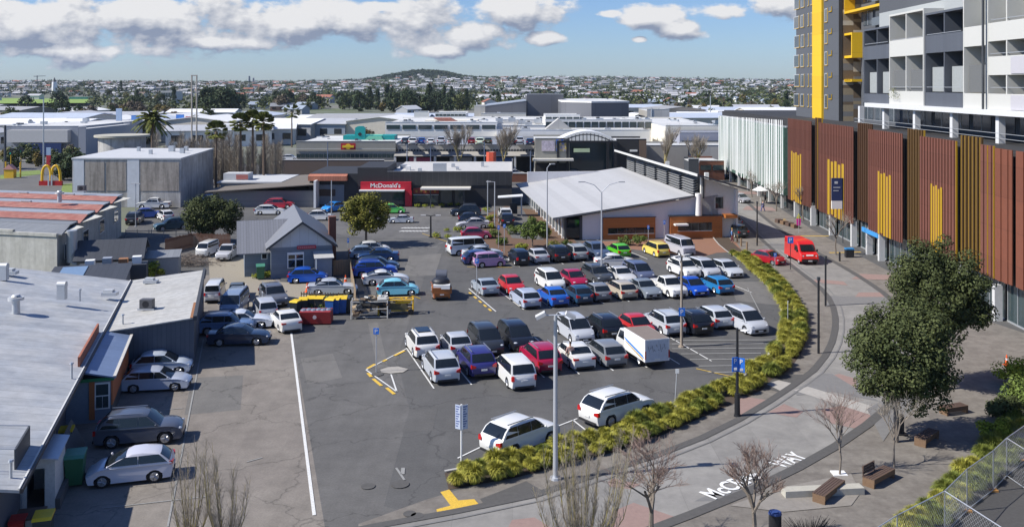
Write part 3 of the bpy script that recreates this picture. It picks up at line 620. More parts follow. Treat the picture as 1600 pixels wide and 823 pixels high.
a = MB(); a.ext([(.2, 97.4, 2.35), (u0+.3, 97.4, 2.35), (u0+3.05, 103.4, 4.85), (.2, 103.4, 4.85)], (0, 0, .1)); a.build('roof', HR, b)
a = MB(); a.ext([(.2, 109.4, 2.35), (um, 109.4, 2.35), (um, 103.5, 4.85), (.2, 103.5, 4.85)], (0, 0, .1)); a.build('roof', HR, b)
a = MB(); a.ext([(.95, 97.9, 2.5), (.95, 109, 2.5), (.95, 103.45, 4.8)], (.1, 0, 0)); a.build('end_gable', HG, b)
a = MB(); a.prism([(9.75, 101.3), (10.5, 101.3), (10.5, 102.1), (9.75, 102.1)], 0, 5.3); a.build('chimney', BRICK, b)
f_ = MB(); f_.box(5.1, 6.75, vf-.08, vf-.003, .95, 2.55); f_ = f_.build('window', WHITE, b)
for (x0, x1, z0, z1) in ((5.2, 5.85, 1.05, 1.8), (5.98, 6.65, 1.05, 1.8), (5.2, 5.85, 1.9, 2.3), (5.98, 6.65, 1.9, 2.3)): q = MB(); q.box(x0, x1, vf-.1, vf-.083, z0, z1); q.build('pane', GLASS, f_)
f_ = MB(); f_.box(2.6, 3.2, 97.82, 97.897, 1.7, 2.35); f_ = f_.build('window', WHITE, b); q = MB(); q.box(2.68, 3.12, 97.8, 97.817, 1.78, 2.27); q.build('pane', GLASS, f_)
a = MB(); a.box(7.9, 9.4, 94.9, vf-.003, 0, 2.0); a.build('porch', M('porch_grey', (.24, .28, .33), .7), b)
a = MB(); a.ext([(7.65, 94.6, 2.05), (9.6, 94.6, 2.05), (9.6, vf, 2.5), (7.65, vf, 2.5)], (0, 0, .07)); a.build('porch_roof', M('pale_roof', (.45, .45, .44), .6), b)
a = MB(); a.box(7.75, 7.85, 94.8, 94.9, 0, 2.1); a.build('porch_post', WHITE, b)
sg = thing('shop_sign', 'long red sign board on the front of the grey house', 'sign', uv(7.0, vf-.12), GA)
a = MB(); a.box(-.95, .95, -.05, .03, 2.85, 3.2); a.build('board', M('red_sign', (.42, .03, .05), .6), sg)
a = MB()
for i in range(9): a.box(-.85+i*.19, -.85+i*.19+.12, -.06, -.052, 2.97, 3.07)
a.build('illegible_lettering', M('pale_pink', (.55, .3, .3), .6), sg)
# ---------------------------------------------------------------- concrete block, cylinder
CONC = M('stained_concrete', (.50, .49, .47), .9, var=.2, scale=.35, c2=(.40, .38, .35), streak=.45); CONCL = M('pale_concrete_panel', (.58, .60, .63), .8, var=.1, scale=.4); PANEL = M('brown_stained_panel', (.36, .32, .28), .9, var=.25, scale=.6, streak=.5)
p0 = at(122, 150); p1 = at(283, 148)
b = thing('concrete_building', 'big stained concrete block with a flat pale roof', 'building', (p0.x, 148, 0), R(-1))
wd = p1.x-p0.x
a = MB(); a.prism([(0, 0), (wd, 0), (wd-2.6, 23), (-2, 23)], 0, 7.6); a.build('wall', CONC, b)
a = MB(); a.prism([(-.1, -.1), (wd+.1, -.1), (wd-2.5, 23.1), (-2.1, 23.1)], 7.603, 7.85); a.build('roof', M('pale_roof_grey', (.5, .51, .52), .7, var=.1, scale=.3), b)
for (x0, x1, m_) in ((.2, 1.9, CONCL), (2.1, 5.2, PANEL), (5.5, 8.7, PANEL), (8.9, 10.8, CONCL), (11, wd-.2, PANEL)):
    a = MB(); a.box(x0, x1, -.06, -.003, 2.6 if m_ is PANEL else 0, 7.2 if m_ is PANEL else 7.59); a.build('panel', m_, b)
a = MB(); a.box(wd-1.85, wd-1.7, 8, 14, 5, 7); a.build('louvre', DKGREY, b)
for (x, y, s_) in ((10, 14, .9), (12, 16, .6), (13.5, 10, .7), (9, 8, .5), (4, 15, .5)): a = MB(); a.box(x, x+s_, y, y+s_, 7.853, 8.3+s_*.6); a.build('roof_unit', STEEL, b)
b = thing('round_building', 'low round concrete building with a cream capped rim', 'building', at(191, 188), 0)
a = MB(); a.tube((0, 0, 0), (0, 0, 9.0), 4.5, 4.5, 28); a.build('wall', CONC, b, 40); a = MB(); a.tube((0, 0, 9.0), (0, 0, 9.4), 5.3, 5.3, 28); a.build('roof', M('cream_cap', (.42, .40, .33), .8), b, 30)
# ---------------------------------------------------------------- restaurant
RD = M('charcoal_cladding', (.035, .036, .038), .6, .1, var=.1, lines=(0, .9, .04, -1.2)); RG = M('restaurant_roof', (.50, .49, .47), .7, var=.12, scale=.4)
Yf = 149.2; X0 = at(615, Yf).x; X1 = at(800, Yf).x; XL = at(483, Yf).x
b = thing('restaurant', 'dark flat-roofed restaurant with a red entrance portal', 'restaurant', (X0, Yf, 0))
wR = X1-X0; xl = XL-X0
a = MB(); a.box(-5.8, wR, 0, 26, 0, 4.9); a.build('wall', M('charcoal_render', (.03, .031, .034), .7), b)
a = MB(); a.box(-1, wR, -.12, -.003, 3.35, 5.55); a.build('parapet_cladding', RD, b)
a = MB(); a.box(-1, wR+.1, -.1, .1, 5.553, 5.62); a.box(wR, wR+.1, 0, 26, 4.9, 5.6); a.build('coping', M('coping_grey', (.25, .25, .26), .6), b)
a = MB(); a.box(-1, wR-.02, .2, 26, 4.903, 5.0); a.build('roof', RG, b)
a = MB(); a.ext([(-5.8, -.05, 2), (-5.8, -.05, 6.2), (-1, -.05, 6.2), (-1, -.05, 2)], (0, 12, 0)); a.build('side_block', M('charcoal_render'), b)
for (x, y, sx, sz) in ((1, 8, .8, .7), (3.3, 6, .6, .5), (6, 4, 2.2, 1.5), (8.4, 14, .6, .6), (-.4, 12, 1.1, .6), (13.6, 15, .5, .8), (9.5, 9, .5, .4)): a = MB(); a.box(x, x+sx, y, y+1, 5.003, 5+sz); a.build('roof_unit', STEEL if x != 1 else WHITE, b)
a = MB(); a.box(-5.2, 4.9-2, -.75, -.13, 2.6, 3.95); a.box(1.95, 3.0, -.75, -.13, 0, 2.6); pr = a.build('portal', M('bright_red_render', (.52, .012, .03), .5, var=.04), b)
letters("McDonald's", WHITE, pr, (-1.2, -.77, 3.42), (R(90), 0, 0), ext=.01, width=4.8, height=.72, bold=.012)
a = MB(); a.box(-5.3, 1.9, -1.7, -.76, 2.55, 2.75); a.build('canopy', WHITE, b)
a = MB(); a.box(4.6, 12.5, -3.0, -.13, 2.95, 3.2); a.build('canopy', M('cream_canopy', (.62, .60, .55), .6), b)
a = MB(); a.box(6.1, 6.25, -2.6, -2.45, 0, 2.95); a.box(11.4, 11.55, -2.6, -2.45, 0, 2.95); a.build('canopy_post', DKGREY, b)
a = MB(); a.box(3.2, 7.3, -.1, -.004, 2.0, 2.9); mu = a.build('mural', M('red_mural', (.22, .03, .02), .6, var=.2), b)
a = MB()
for i in range(5): a.tube((3.7+i*.75, -.13, 2.4), (3.7+i*.75, -.105, 2.4), .2, .2, 10)
a.build('mural_motif', M('brown_motif', (.35, .18, .03), .6), mu)
for (x0, x1, z0, z1) in ((3.2, 7.2, .6, 1.8), (7.6, 9.4, .4, 2.7), (9.9, 11.2, .4, 2.7), (-4.8, 1.6, .3, 2.4)): a = MB(); a.box(x0, x1, -.1, -.02, z0, z1); f_ = a.build('window', GLASSB, b); q = MB(); q.box(x0-.06, x1+.06, -.11, -.105, z1, z1+.08); q.build('frame', STEEL, f_)
for i in range(6): 
    x = 3.4+i*.95+(1 if i > 3 else 0)
# left wing with orange canopy
b = thing('restaurant_wing', 'dark restaurant wing with a faded orange canopy and shop window', 'building', (X0, Yf, 0))
a = MB(); a.box(xl, -5.82, .3, 14, 0, 5.2); a.build('wall', M('charcoal_render'), b)
a = MB(); a.ext([(xl, -.9, 4.15), (xl, -.9, 4.9), (xl, .29, 5.15), (xl, .29, 4.15)], (6.2, 0, 0)); a.build('canopy', M('faded_orange', (.45, .17, .10), .6, lines=(0, .4, .1, .3)), b)
a = MB(); a.box(xl+.7, xl+5.6, .2, .29, .2, 3.4); f_ = a.build('window', M('window_grey', (.18, .2, .23), .3), b); q = MB(); q.box(xl+.8, xl+4.2, .15, .195, 1.6, 2.7); q.build('display', M('display_dark', (.06, .03, .02), .4, var=.6, scale=4), f_)
b = thing('brown_roof_building', 'brown low-pitched roof left of the restaurant', 'building', at(450, 148), 0)
a = MB(); a.box(-12, 4.2, 0, 18, 0, 2.6); a.build('wall', M('grey_weatherboard'), b); a = MB(); a.ext([(-13, -1, 2.4), (4.4, -1, 3.6), (4.4, -1, 3.75), (-13, -1, 2.55)], (0, 20, 0)); a.build('roof', M('brown_tiles', (.16, .14, .12), .85, var=.2), b)
a = MB(); a.box(4.35, 4.7, -1.2, 19, 0, 4.3); a.build('party_wall', WHITE, b)
b = thing('small_office', 'small grey roofed office with windows left of the restaurant', 'building', at(345, 155), 0)
a = MB(); a.box(0, 9.8, 0, 12, 0, 3.1); a.build('wall', M('pale_office', (.32, .34, .37), .8), b)
a = MB(); a.box(-.5, 10.3, -.5, 12.5, 3.103, 3.35); a.box(-.2, 4, 2, 5, 3.353, 4.5); a.build('roof', M('pale_roof_grey'), b)
a = MB(); a.box(2, 4, 1.9, 1.99, 3.5, 4.3); a.build('red_board', M('faded_red', (.36, .12, .1), .7), b)
for k in range(5): a = MB(); a.box(.6+k*1.9, 1.9+k*1.9, -.08, -.003, 1.2, 2.3); f_ = a.build('window', WHITE, b); q = MB(); q.box(.7+k*1.9, 1.8+k*1.9, -.1, -.083, 1.3, 2.2); q.build('pane', GLASS, f_)
# ---------------------------------------------------------------- tilted roof building
rot = math.atan2(.15, 1)
b = thing('community_building', 'building with a big tilted pale roof, orange walls and louvred clerestory', 'building', (6.6, 116.6, 0), rot*.75)
WP = M('pale_lilac_render', (.72, .71, .72), .7, var=.05, scale=1); OR = M('orange_timber', (.40, .135, .03), .6, var=.14, scale=2, lines=(2, .3, .05, .3))
RT = M('tilted_roof_membrane', (.43, .43, .43), .6, var=.06, scale=.3, lines=(0, 1.2, .015, .1))
a = MB(); a.ext([(2.3, 0, 0), (20, 0, 0), (20, 0, 5.4), (16.4, 0, 5.05), (2.3, 0, 3.0)], (0, .25, 0)); a.build('front_wall', WP, b)
a = MB(); a.box(.25, 2.28, .12, .2, .2, 2.55); a.build('glazed_corner', GLASS, b); a = MB(); a.box(1.95, 2.28, -.05, .1, 0, 2.95); a.box(.0, .25, 0, .25, 0, 2.75); a.build('corner_post', DKGREY, b)
a = MB(); a.box(0, .15, .3, 38, .3, 2.6); a.build('side_glazing', GLASSB, b)
a = MB()
for k in range(14): a.box(-.12, .22, 1.2+k*2.7, 1.5+k*2.7, 0, 2.75)
a.build('mullion', WHITE, b)
a = MB(); a.box(.2, 20, 38, 38.3, 0, 5); a.box(.16, .4, .3, 38, 0, .3); a.box(19.8, 20, .3, 38, 0, 6); a.build('rear_wall', WP, b)
a = MB(); a.ext([(-1.6, -.8, 2.75), (16.6, -.8, 5.35), (16.6, 39.6, 5.35), (-1.6, 39.6, 2.75)], (0, 0, .16)); a.build('roof', RT, b)
a = MB(); a.ext([(-1.6, -.86, 2.70), (16.6, -.86, 5.3), (16.6, -.86, 5.52), (-1.6, -.86, 2.92)], (0, .055, 0)); a.build('fascia', M('fascia_grey', (.16, .17, .18), .6), b)
a = MB(); a.ext([(4.9, -.5, 0), (11.6, -.5, 0), (11.6, -.5, 2.75), (4.9, -.5, 2.75)], (0, .49, 0)); a.build('orange_wall', OR, b)
a = MB(); a.ext([(13.5, -.7, 0), (20.3, -.7, 0), (20.3, -.7, 2.8), (13.5, -.7, 2.8)], (0, .69, 0)); a.build('orange_wall', OR, b)
for (x0, x1, y, z0, z1) in ((5.5, 11.4, -.56, .75, 1.45), (14.5, 18.9, -.76, 1.0, 2.0)):
    a = MB(); a.box(x0, x1, y, y+.055, z0, z1); f_ = a.build('window', GLASS, b); a = MB(); a.box(x0-.06, x1+.06, y-.05, y+.05, z0-.08, z0-.003); a.build('sill', STEEL, f_)
    for k in range(1, 5): q = MB(); q.box(x0+(x1-x0)*k/5-.03, x0+(x1-x0)*k/5+.03, y-.02, y-.003, z0, z1); q.build('mullion', DKGREY, f_)
a = MB(); a.box(13.9, 15.6, -1.6, -.77, 1.75, 1.95); a.build('awning', WHITE, b)
a = MB(); a.box(4.8, 11.7, -.55, -.51, 2.753, 2.85); a.box(13.4, 20.4, -.78, .0, 2.803, 2.92); a.build('coping', DKGREY, b)
a = MB(); a.tube((17.2, -.6, 2.9), (17.2, -.6, 5.7), .42, .42, 14); a.build('flue', WHITE, b, 40)
# high slab roof, clerestory and louvres
a = MB(); a.ext([(16.4, -3.0, 8.15), (23.6, -1.6, 6.05), (22.6, 41, 6.05), (15.8, 41, 8.15)], (0, 0, .22)); a.build('slab_roof', M('slab_dark', (.10, .105, .11), .6, var=.1), b)
a = MB(); a.ext([(16.34, -3.05, 8.1), (16.34, -3.05, 8.42), (15.74, 41, 8.42), (15.74, 41, 8.1)], (-.1, 0, 0)); a.build('roof_edge', M('light_flashing'), b)
a = MB(); a.ext([(17.9, -.2, 5), (17.9, -.2, 7.7), (17.2, 38, 7.7), (17.2, 38, 5)], (.2, 0, 0)); a.build('clerestory', DKGREY, b)
LV = M('grey_louvre', (.20, .205, .21), .6, var=.15)
for k in range(6):
    a = MB()
    y = .8+k*6.3
    for j in range(6): a.ext([(16.9, y, 5.5+j*.33), (17.6, y, 5.75+j*.33), (17.6, y, 5.8+j*.33), (16.9, y, 5.55+j*.33)], (0, 5.0, 0))
    a.build('louvre', LV, b)
a = MB(); a.ext([(17.7, 0, 0), (22.2, 0, 0), (22.2, 0, 6.3), (17.7, 0, 7.7)], (0, .3, 0)); a.build('end_wall', M('end_wall_render', (.72, .70, .64), .8, var=.08), b)
a = MB(); a.box(22.2, 22.45, -.5, .3, 0, 6.2); a.build('white_edge_post', WHITE, b)
f_ = MB(); f_.box(19.5, 20.7, -.07, -.003, 3.6, 5.2); f_ = f_.build('window', STEEL, b); q = MB(); q.box(19.6, 20.6, -.09, -.073, 3.7, 5.1); q.build('pane', GLASS, f_)
a = MB(); a.box(20.5, 22.1, -1.4, -.003, 2.6, 3.0); a.build('entry_canopy', OR, b)
# pergola box at the drive through
b = thing('drive_through_canopy', 'white flat canopy on a post over the drive-through speaker', 'canopy', gp(800, 338), 0)
a = MB(); a.ext([(-2.1, -.6, 2.75), (1.6, -.6, 3.0), (1.6, 1.4, 3.0), (-2.1, 1.4, 2.75)], (0, 0, .14)); a.build('roof', WHITE, b); a = MB(); a.box(1.3, 1.5, 0, .2, 0, 2.9); a.build('post', STEEL, b)
a = MB(); a.box(-.3, .8, .4, .6, .3, 1.9); a.build('menu_board', BLACKM, b)
# ---------------------------------------------------------------- right side: rust-red screen facade, tower, apartments
fd = Vector((-.031, -1, 0)).normalized()               # along the facade towards the camera
FO = Vector((42.05, 143.0, 0))
FROT = math.atan2(fd.y, fd.x)
def s_of(px):                                          # facade distance from photo column
    k = (px-800)/F
    # FO + fd*s on the ray X = k*D
    return (k*FO.y-FO.x)/(fd.x-k*fd.y)
b = thing('car_park_building', 'parking building behind a long rust-red and yellow slatted screen', 'building', FO, FROT)
# local frame: x = along the facade towards camera, y = outwards to the right of travel -> facade front is local -y side?  (street side)
RS = M('rust_red_slat', (.145, .052, .034), .75, 0, var=.10, scale=1.2, lines=(2, 2.6, .01, .5)); RS2 = M('brown_slat', (.07, .032, .012), .6, .1, var=.15); OCH = M('ochre_slat', (.46, .28, .012), .55, .1, var=.12, scale=1.5); GST = M('dark_gold_slat', (.085, .045, .010), .6, .1, var=.2)
OB = M('orange_brown_sheet', (.165, .052, .027), .75, 0, var=.12, scale=.8, lines=(2, 2.6, .01, .5))
sgn = 1 if (Matrix.Rotation(FROT, 3, 'Z') @ Vector((0, 1, 0))).x < 0 else -1   # street side
def zb(s): return 2.2+s*.0195
def fbox(mb, s0, s1, o0, o1, z0, z1):
    a_, b_ = sorted((sgn*o0, sgn*o1)); mb.box(s0, s1, a_, b_, z0, z1)
S = s_of; send = 105.0
def panel(name, p0, p1, o, zt, mat, fins=None, w=.27, gap=.05, par=b, dz=0):
    s0, s1 = S(p0) if p0 < 3000 else p0-3000, S(p1) if p1 < 3000 else p1-3000
    a = MB(); n = max(1, int(round((s1-s0)/(w+gap)))); st = (s1-s0)/n
    for i in range(n):
        x = s0+i*st; d = .10 if i % 2 else .02
        fbox(a, x, x+st-gap, o, o+.07+d, zb(x)+dz, zt)
    o_ = a.build(name, mat, par)
    if fins:
        f = MB()
        for i in range(0, n, fins): x = s0+(i+1)*st-gap; fbox(f, x+.005, x+.05, o, o+.15, zb(x)+dz, zt)
        f.build('fin', OCH, o_)
    return o_
a = MB(); fbox(a, -52, send, -24, -.6, 3.3, 14.0); fbox(a, -52, send, -24, -1.0, 14.003, 14.2); a.build('core', M('dark_core', (.03, .03, .032), .9), b)
a = MB(); fbox(a, -52, send, -24, -3.0, 0, 3.3); a.build('ground_floor', M('dark_core'), b)
panel('screen_panel', 1232, 1268.5, 0, 14.45, RS, 4)
panel('screen_panel', 1269, 1280, -.5, 15.0, RS2, 3)
panel('screen_panel', 1280.5, 1334, 0, 14.45, RS, 4)
panel('screen_panel', 1334.5, 1357.5, -.5, 15.0, RS2, 2, dz=.6)
panel('screen_panel', 1358, 1411, 0, 14.45, RS, 4)
panel('screen_panel', 1411.5, 1438, -.5, 15.0, GST, 6)
panel('screen_panel', 1438.5, 1496, 0, 14.45, RS, 4)
panel('screen_panel', 1498, 1533, -.25, 15.0, GST, 2, w=.22, gap=.12)
panel('screen_panel', 1533.5, 1555, 0, 14.45, RS, 3)
panel('screen_panel', 1556, 1583, 0, 14.3, OB, None, w=.6, gap=.012)
panel('screen_panel', 1589, 1660, 0, 14.3, OB, None, w=.6, gap=.012)
panel('screen_panel', 1661, 1760, -.2, 14.3, OB, None, w=.6, gap=.012)
for (p0, p1, yt) in ((1238, 1255, 238), (1295, 1323, 252), (1374, 1396, 270), (1457, 1476, 289)):
    s0, s1 = S(p0), S(p1); D = FO.y+fd.y*(s0+s1)/2; zt = zy(yt, D)
    a = MB(); n = 5; st = (s1-s0)/n
    for i in range(n): fbox(a, s0+i*st, s0+i*st+st*.62, .14, .18, zb(s0)+.05+(.2 if i == 1 else 0), zt-(0, .2, .05, .35, .12)[i])
    y_ = a.build('yellow_screen', OCH, b)
# ground floor columns and shopfronts
for px in (1242, 1268, 1297, 1331, 1355, 1374, 1446, 1500, 1554, 1640):
    s = S(px); w_ = .45; a = MB(); fbox(a, s-w_/2, s+w_/2, -.55, .1, 0, zb(s)+.25 if px not in (1355, 1374, 1554) else 3.0); a.build('column', M('pale_column', (.55, .55, .54), .7), b)
for (p0, p1) in ((1232, 1266), (1270, 1295), (1299, 1329), (1333, 1353), (1357, 1372), (1376, 1444), (1448, 1498), (1502, 1552), (1556, 1638), (1642, 1760)):
    s0, s1 = S(p0), S(p1); a = MB(); fbox(a, s0, s1, -1.1, -1.0, .1, 3.2); f_ = a.build('shopfront', GLASSB, b)
    q = MB(); k = s0
    while k < s1: fbox(q, k, k+.07, -.99, -.93, .1, 3.2); k += 1.6
    fbox(q, s0, s1, -.99, -.9, 0, .12); q.build('frame', STEEL, f_)
a = MB(); fbox(a, S(1349), S(1374), .02, .2, 2.5, 3.0); a.build('blue_fascia', M('sky_blue_fascia', (.05, .28, .62), .5), b)
t = thing('blade_sign', 'tall navy blade sign with a white foot on the rust-red screen', 'sign', FO+fd*S(1320)+Vector((-1.0, 0, 0)), 0)
a = MB(); a.box(-.65, .65, -.1, .1, 5.2, 8.0); a.build('navy_panel', M('navy_sign', (.02, .04, .12), .5), t); a = MB(); a.box(-.65, .65, -.1, .1, 4.2, 5.195); a.build('white_panel', WHITE, t)
a = MB(); a.box(-.3, .1, -.12, -.103, 7.3, 7.6); a.box(-.45, .4, -.12, -.103, 6.8, 6.9); a.box(-.45, .2, -.12, -.103, 6.4, 6.5); a.build('sign_text', M('pale_sign_text', (.5, .55, .6), .6), t)
a = MB(); a.tube((.75, 0, 0), (.75, 0, 8.0), .07, .07, 8); a.build('pole', DKGREY, t)

# white fin building (continues the street line further away)
b = thing('fin_building', 'building with tall white fins over green glass beyond the rust-red screen', 'building', FO, FROT)
GG = M('green_grey_glass', (.09, .16, .125), .3, var=.3, scale=.6); FW = M('white_fin', (.80, .80, .78), .5, var=.05)
a = MB(); fbox(a, -53, -.3, -20, -.035, 2.4, 12.9); a.build('wall', GG, b)
a = MB(); fbox(a, -53.2, -.2, -20, -.4, 12.903, 13.15); a.build('roof', STEEL, b)
r3 = random.Random(3)
for i in range(46):
    s = -52.6+i*1.14+r3.uniform(-.15, .15); z0 = 2.1+r3.uniform(0, .9); z1 = 13.0+(s+53)*.02; w0 = r3.uniform(.15, .65); w1 = r3.uniform(.12, .62)
    a = MB(); o0 = 0; a.m = None
    def P_(x, o, z): return (x, sgn*o, z)
    a.ext([P_(s, .0, z0), P_(s+w0, -.02, z0), P_(s+w1, -.02, z1), P_(s, .0, z1)], (0, -sgn*.03, 0)); a.build('fin', FW, b)
for px_s in (-52, -44, -36, -28, -20, -12, -4): a = MB(); fbox(a, px_s, px_s+.4, -.9, -.5, 0, 2.9); a.build('column', M('pale_column'), b)
for k in range(6): a = MB(); fbox(a, -51.5+k*8, -44.5+k*8, -1.6, -1.5, .1, 2.4); a.build('shopfront', GLASSB, b)
a = MB(); fbox(a, -53, -.3, -20, -1.61, 0, 2.4); a.build('ground_floor', M('dark_core'), b)

# tower
FO2 = Vector((48.0, 136.0, 14.2)); b = thing('apartment_tower', 'dark grey apartment tower with a yellow vertical band and yellow window reveals', 'tower', FO2, FROT)
TG = M('charcoal_brickwork', (.085, .092, .105), .85, var=.06, scale=1, lines=(2, 3.3, .012, .4)); TY = M('golden_cladding', (.72, .44, .012), .55, var=.06, scale=1, lines=(2, 3.3, .01, .3))
LT = 22.6
a = MB(); fbox(a, -LT, 0, -16, 0, 0, 31); a.build('wall', TG, b)
def s2(px): k = (px-800)/F; return (k*FO2.y-FO2.x)/(fd.x-k*fd.y)
a = MB(); fbox(a, s2(1272.5), s2(1287), .003, .35, -.2, 31.2); a.build('yellow_band', TY, b)
SLABG = M('pale_grey_frame', (.42, .44, .46), .6); TW = M('tower_window', (.06, .075, .09), .12, var=0, spec=.8)
for fl in range(9):
    z = 1.95+fl*3.3-.2; 
    for j, (p0, p1, w_) in enumerate(((1241, 1249.5, 1), (1251.5, 1257, 1), (1262, 1264.5, .5), (1267, 1270, .5), (1289, 1294, 1))):
        off_ = (.0, .2)[fl % 2] if j < 2 else 0
        s0, s1 = s2(p0)+off_, s2(p1)+off_; f_ = MB(); fbox(f_, s0+.1, s1-.15, .05, .07, z+.1, z+1.95); f_ = f_.build('window', TW, b); q = MB(); fbox(q, s0, s1, .003, .048, z, z+2.05); q.build('frame', SLABG, f_)
        q = MB(); fbox(q, s1-.2, s1, .071, .11, z-.06, z+2.1); fbox(q, s0, s1-.2, .071, .10, z-.1, z-.003); q.build('yellow_reveal', OCH, f_)
        if w_ == 1: q = MB(); fbox(q, s0+.08, s0+.16, .071, .085, z, z+2.05); q.build('glazing_bar', WHITE, f_)
    s0, s1 = s2(1296), s2(1300); f_ = MB(); fbox(f_, s0, s1, .003, .07, z+1.5, z+2.1); f_ = f_.build('window', TW, b); q = MB(); fbox(q, s0-.1, s1+.15, .071, .13, z+1.35, z+1.5); fbox(q, s1, s1+.15, .071, .13, z+1.5, z+2.15); q.build('yellow_reveal', OCH, f_)
# end wall facing the camera with striped cladding (local +x end)
cols = [M('strip_brown', (.16, .12, .08), .7), M('strip_cream', (.50, .47, .40), .7), M('strip_grey', (.20, .20, .20), .7), M('strip_tan', (.33, .27, .18), .7)]
a = MB(); fbox(a, .003, .15, -.5, 0, 0, 31); a.build('corner_band', M('corner_black', (.04, .042, .046), .7), b)
r4 = random.Random(11)
for cI in range(2):
    z = 0
    while z < 31:
        h_ = r4.choice((.45, .7, 1.0)); k = r4.choice((0, 0, 1, 2, 3)); g_ = MB(); fbox(g_, .003, .12+.02*cI, -.55-1.55*(cI+1), -.56-1.55*cI, z, min(31, z+h_)-.01); g_.build('cladding_strip', cols[k], b); z += h_
# second volume with balconies and yellow frames
FO3 = Vector((50.2, 133.0, 14.2)); b = thing('rear_apartments', 'dark glazed upper apartments with yellow framed balconies beside the tower', 'building', FO3, FROT)
a = MB(); fbox(a, 0, 60, -16, 0, 0, 26); a.build('wall', M('charcoal_brickwork'), b)
for fl in range(7):
    z = .5+fl*3.3
    for k in range(12):
        a = MB(); fbox(a, 1+k*4.8, 4.8+k*4.8, .003, .06, z, z+2.4); f_ = a.build('window', TW, b); q = MB(); fbox(q, 2.8+k*4.8, 2.9+k*4.8, .061, .1, z, z+2.4); q.build('mullion', STEEL, f_)
        if fl > 2 and k % 2: q = MB(); fbox(q, .9+k*4.8, 4.9+k*4.8, .5, .55, z-.3, z+.8); q.build('balustrade', M('balcony_glass', (.10, .12, .14), .2), b)
def frame(px0, px1, y0, y1):
    k = (px0-800)/F; s0 = (k*FO3.y-FO3.x)/(fd.x-k*fd.y); k = (px1-800)/F; s1 = (k*FO3.y-FO3.x)/(fd.x-k*fd.y)
    D = FO3.y+fd.y*(s0+s1)/2; z1 = zy(y0, D)-14.2; z0 = zy(y1, D)-14.2
    a = MB(); fbox(a, s0, s1, .0, 1.5, z0, z0+.35); fbox(a, s0, s1, 0, 1.5, z1-.3, z1); fbox(a, s0-.3, s0, 0, 1.5, z0, z1); fbox(a, s1, s1+.3, 0, 1.5, z0, z1); a.build('yellow_frame', TY, b)
frame(1336, 1393, -16, 16); frame(1335, 1346.5, 52, 91); frame(1440, 1466, -16, 12); frame(1336, 1346, 124, 128)
# balcony block over the podium
FB = Vector((45.2, 122.0, 14.2)); b = thing('balcony_block', 'white and charcoal two-storey balcony apartments above the parking podium', 'building', FB, FROT)
def s4(px): k = (px-800)/F; return (k*FB.y-FB.x)/(fd.x-k*fd.y)
BW = M('white_panel', (.52, .52, .49), .6, var=.03); BD = M('charcoal_panel', (.085, .095, .115), .6, var=.05, lines=(0, .8, .04, .2)); BI = M('balcony_inner', (.34, .36, .36), .8, var=.05); BS = M('grey_shade_screen', (.13, .135, .135), .7, var=.06); SLAB = M('pale_slab', (.60, .61, .62), .7, var=.05)
a = MB(); fbox(a, s4(1357), 60, -14, .5, 2.55, 3.05); a.build('slab', SLAB, b)
a = MB(); fbox(a, s4(1347), 60, -14, -2.2, 3.053, 14.5); a.build('back_wall', BI, b)
a = MB(); fbox(a, s4(1347), 60, -16, -2.2, 14.503, 20); a.build('upper_back_wall', M('charcoal_brickwork'), b)
for px in (1342, 1380, 1428, 1486, 1558, 1640): s = s4(px); a = MB(); fbox(a, s-.3, s+.3, -.6, 0, 0, 2.55); a.build('column', SLAB, b)
a = MB(); fbox(a, s4(1335), 60, -.05, .0, .45, .5); fbox(a, s4(1335), 60, -.05, 0, .9, .95); a.build('guard_rail', STEEL, b)
def bay(p0, p1, mat, ztop, levels, front, cells, inner=None):
    """one framed bay: side walls, top, floors; levels = [(z parapet bottom, z parapet top)]"""
    s0, s1 = s4(p0), s4(p1); th = .18
    a = MB(); fbox(a, s0, s0+th, -2.2, front, 3.05, ztop); fbox(a, s1-th, s1, -2.2, front, 3.05, ztop); fbox(a, s0+th, s1-th, -2.2, front, ztop-.22, ztop)
    for k in range(1, cells): x = s0+(s1-s0)*k/cells; fbox(a, x-.1, x+.1, -2.2, front-.05, 3.05, ztop-.22)
    fr = a.build('frame', mat, b)
    for (z0, z1) in levels:
        a = MB(); fbox(a, s0+th, s1-th, front-.12, front-.02, z0, z1); fbox(a, s0+th, s1-th, -2.2, front-.12, z0, z0+.2); a.build('parapet', mat, fr)
    for k in range(cells):
        x0 = s0+(s1-s0)*k/cells+.5; x1 = s0+(s1-s0)*(k+1)/cells-.5
        for (z0, z1) in levels:
            a = MB(); fbox(a, x0, x1, -2.19, -2.1, z0+.3, z0+2.5); a.build('glass_door', GLASS, fr)
bay(1347, 1389, BD, 12.4, [(3.06, 4.2), (8.5, 10.2)], -.2, 2)
bay(1389.3, 1443, BW, 13.6, [(3.06, 4.6), (8.6, 10.5)], .0, 2)
bay(1443.3, 1505, BD, 13.0, [(3.06, 4.5), (8.7, 10.6)], -.12, 2)
bay(1505.3, 1542, BW, 17.0, [(3.06, 4.5), (9.0, 10.9)], .03, 1)
bay(1542.3, 1720, BW, 17.0, [(3.06, 4.5), (6.2, 7.9), (9.3, 11.0)], .0, 5)
for (p0, p1, z0, z1) in ((1393, 1415, 4.6, 7.0), (1419, 1439, 4.6, 7.0), (1509, 1538, 4.6, 7.2)):
    a = MB(); fbox(a, s4(p0), s4(p1), -.35, -.31, z0, z1); a.build('shade_screen', BS, b)
for (p0, p1, z0, z1) in ((1350, 1366, 4.3, 6.9), (1370, 1387, 4.3, 6.9), (1446, 1471, 4.6, 7.2), (1476, 1502, 4.6, 7.2)):
    a = MB(); fbox(a, s4(p0), s4(p1), -.8, -.76, z0, z1); a.build('shade_screen', M('pale_shade_screen', (.30, .32, .32), .7), b)
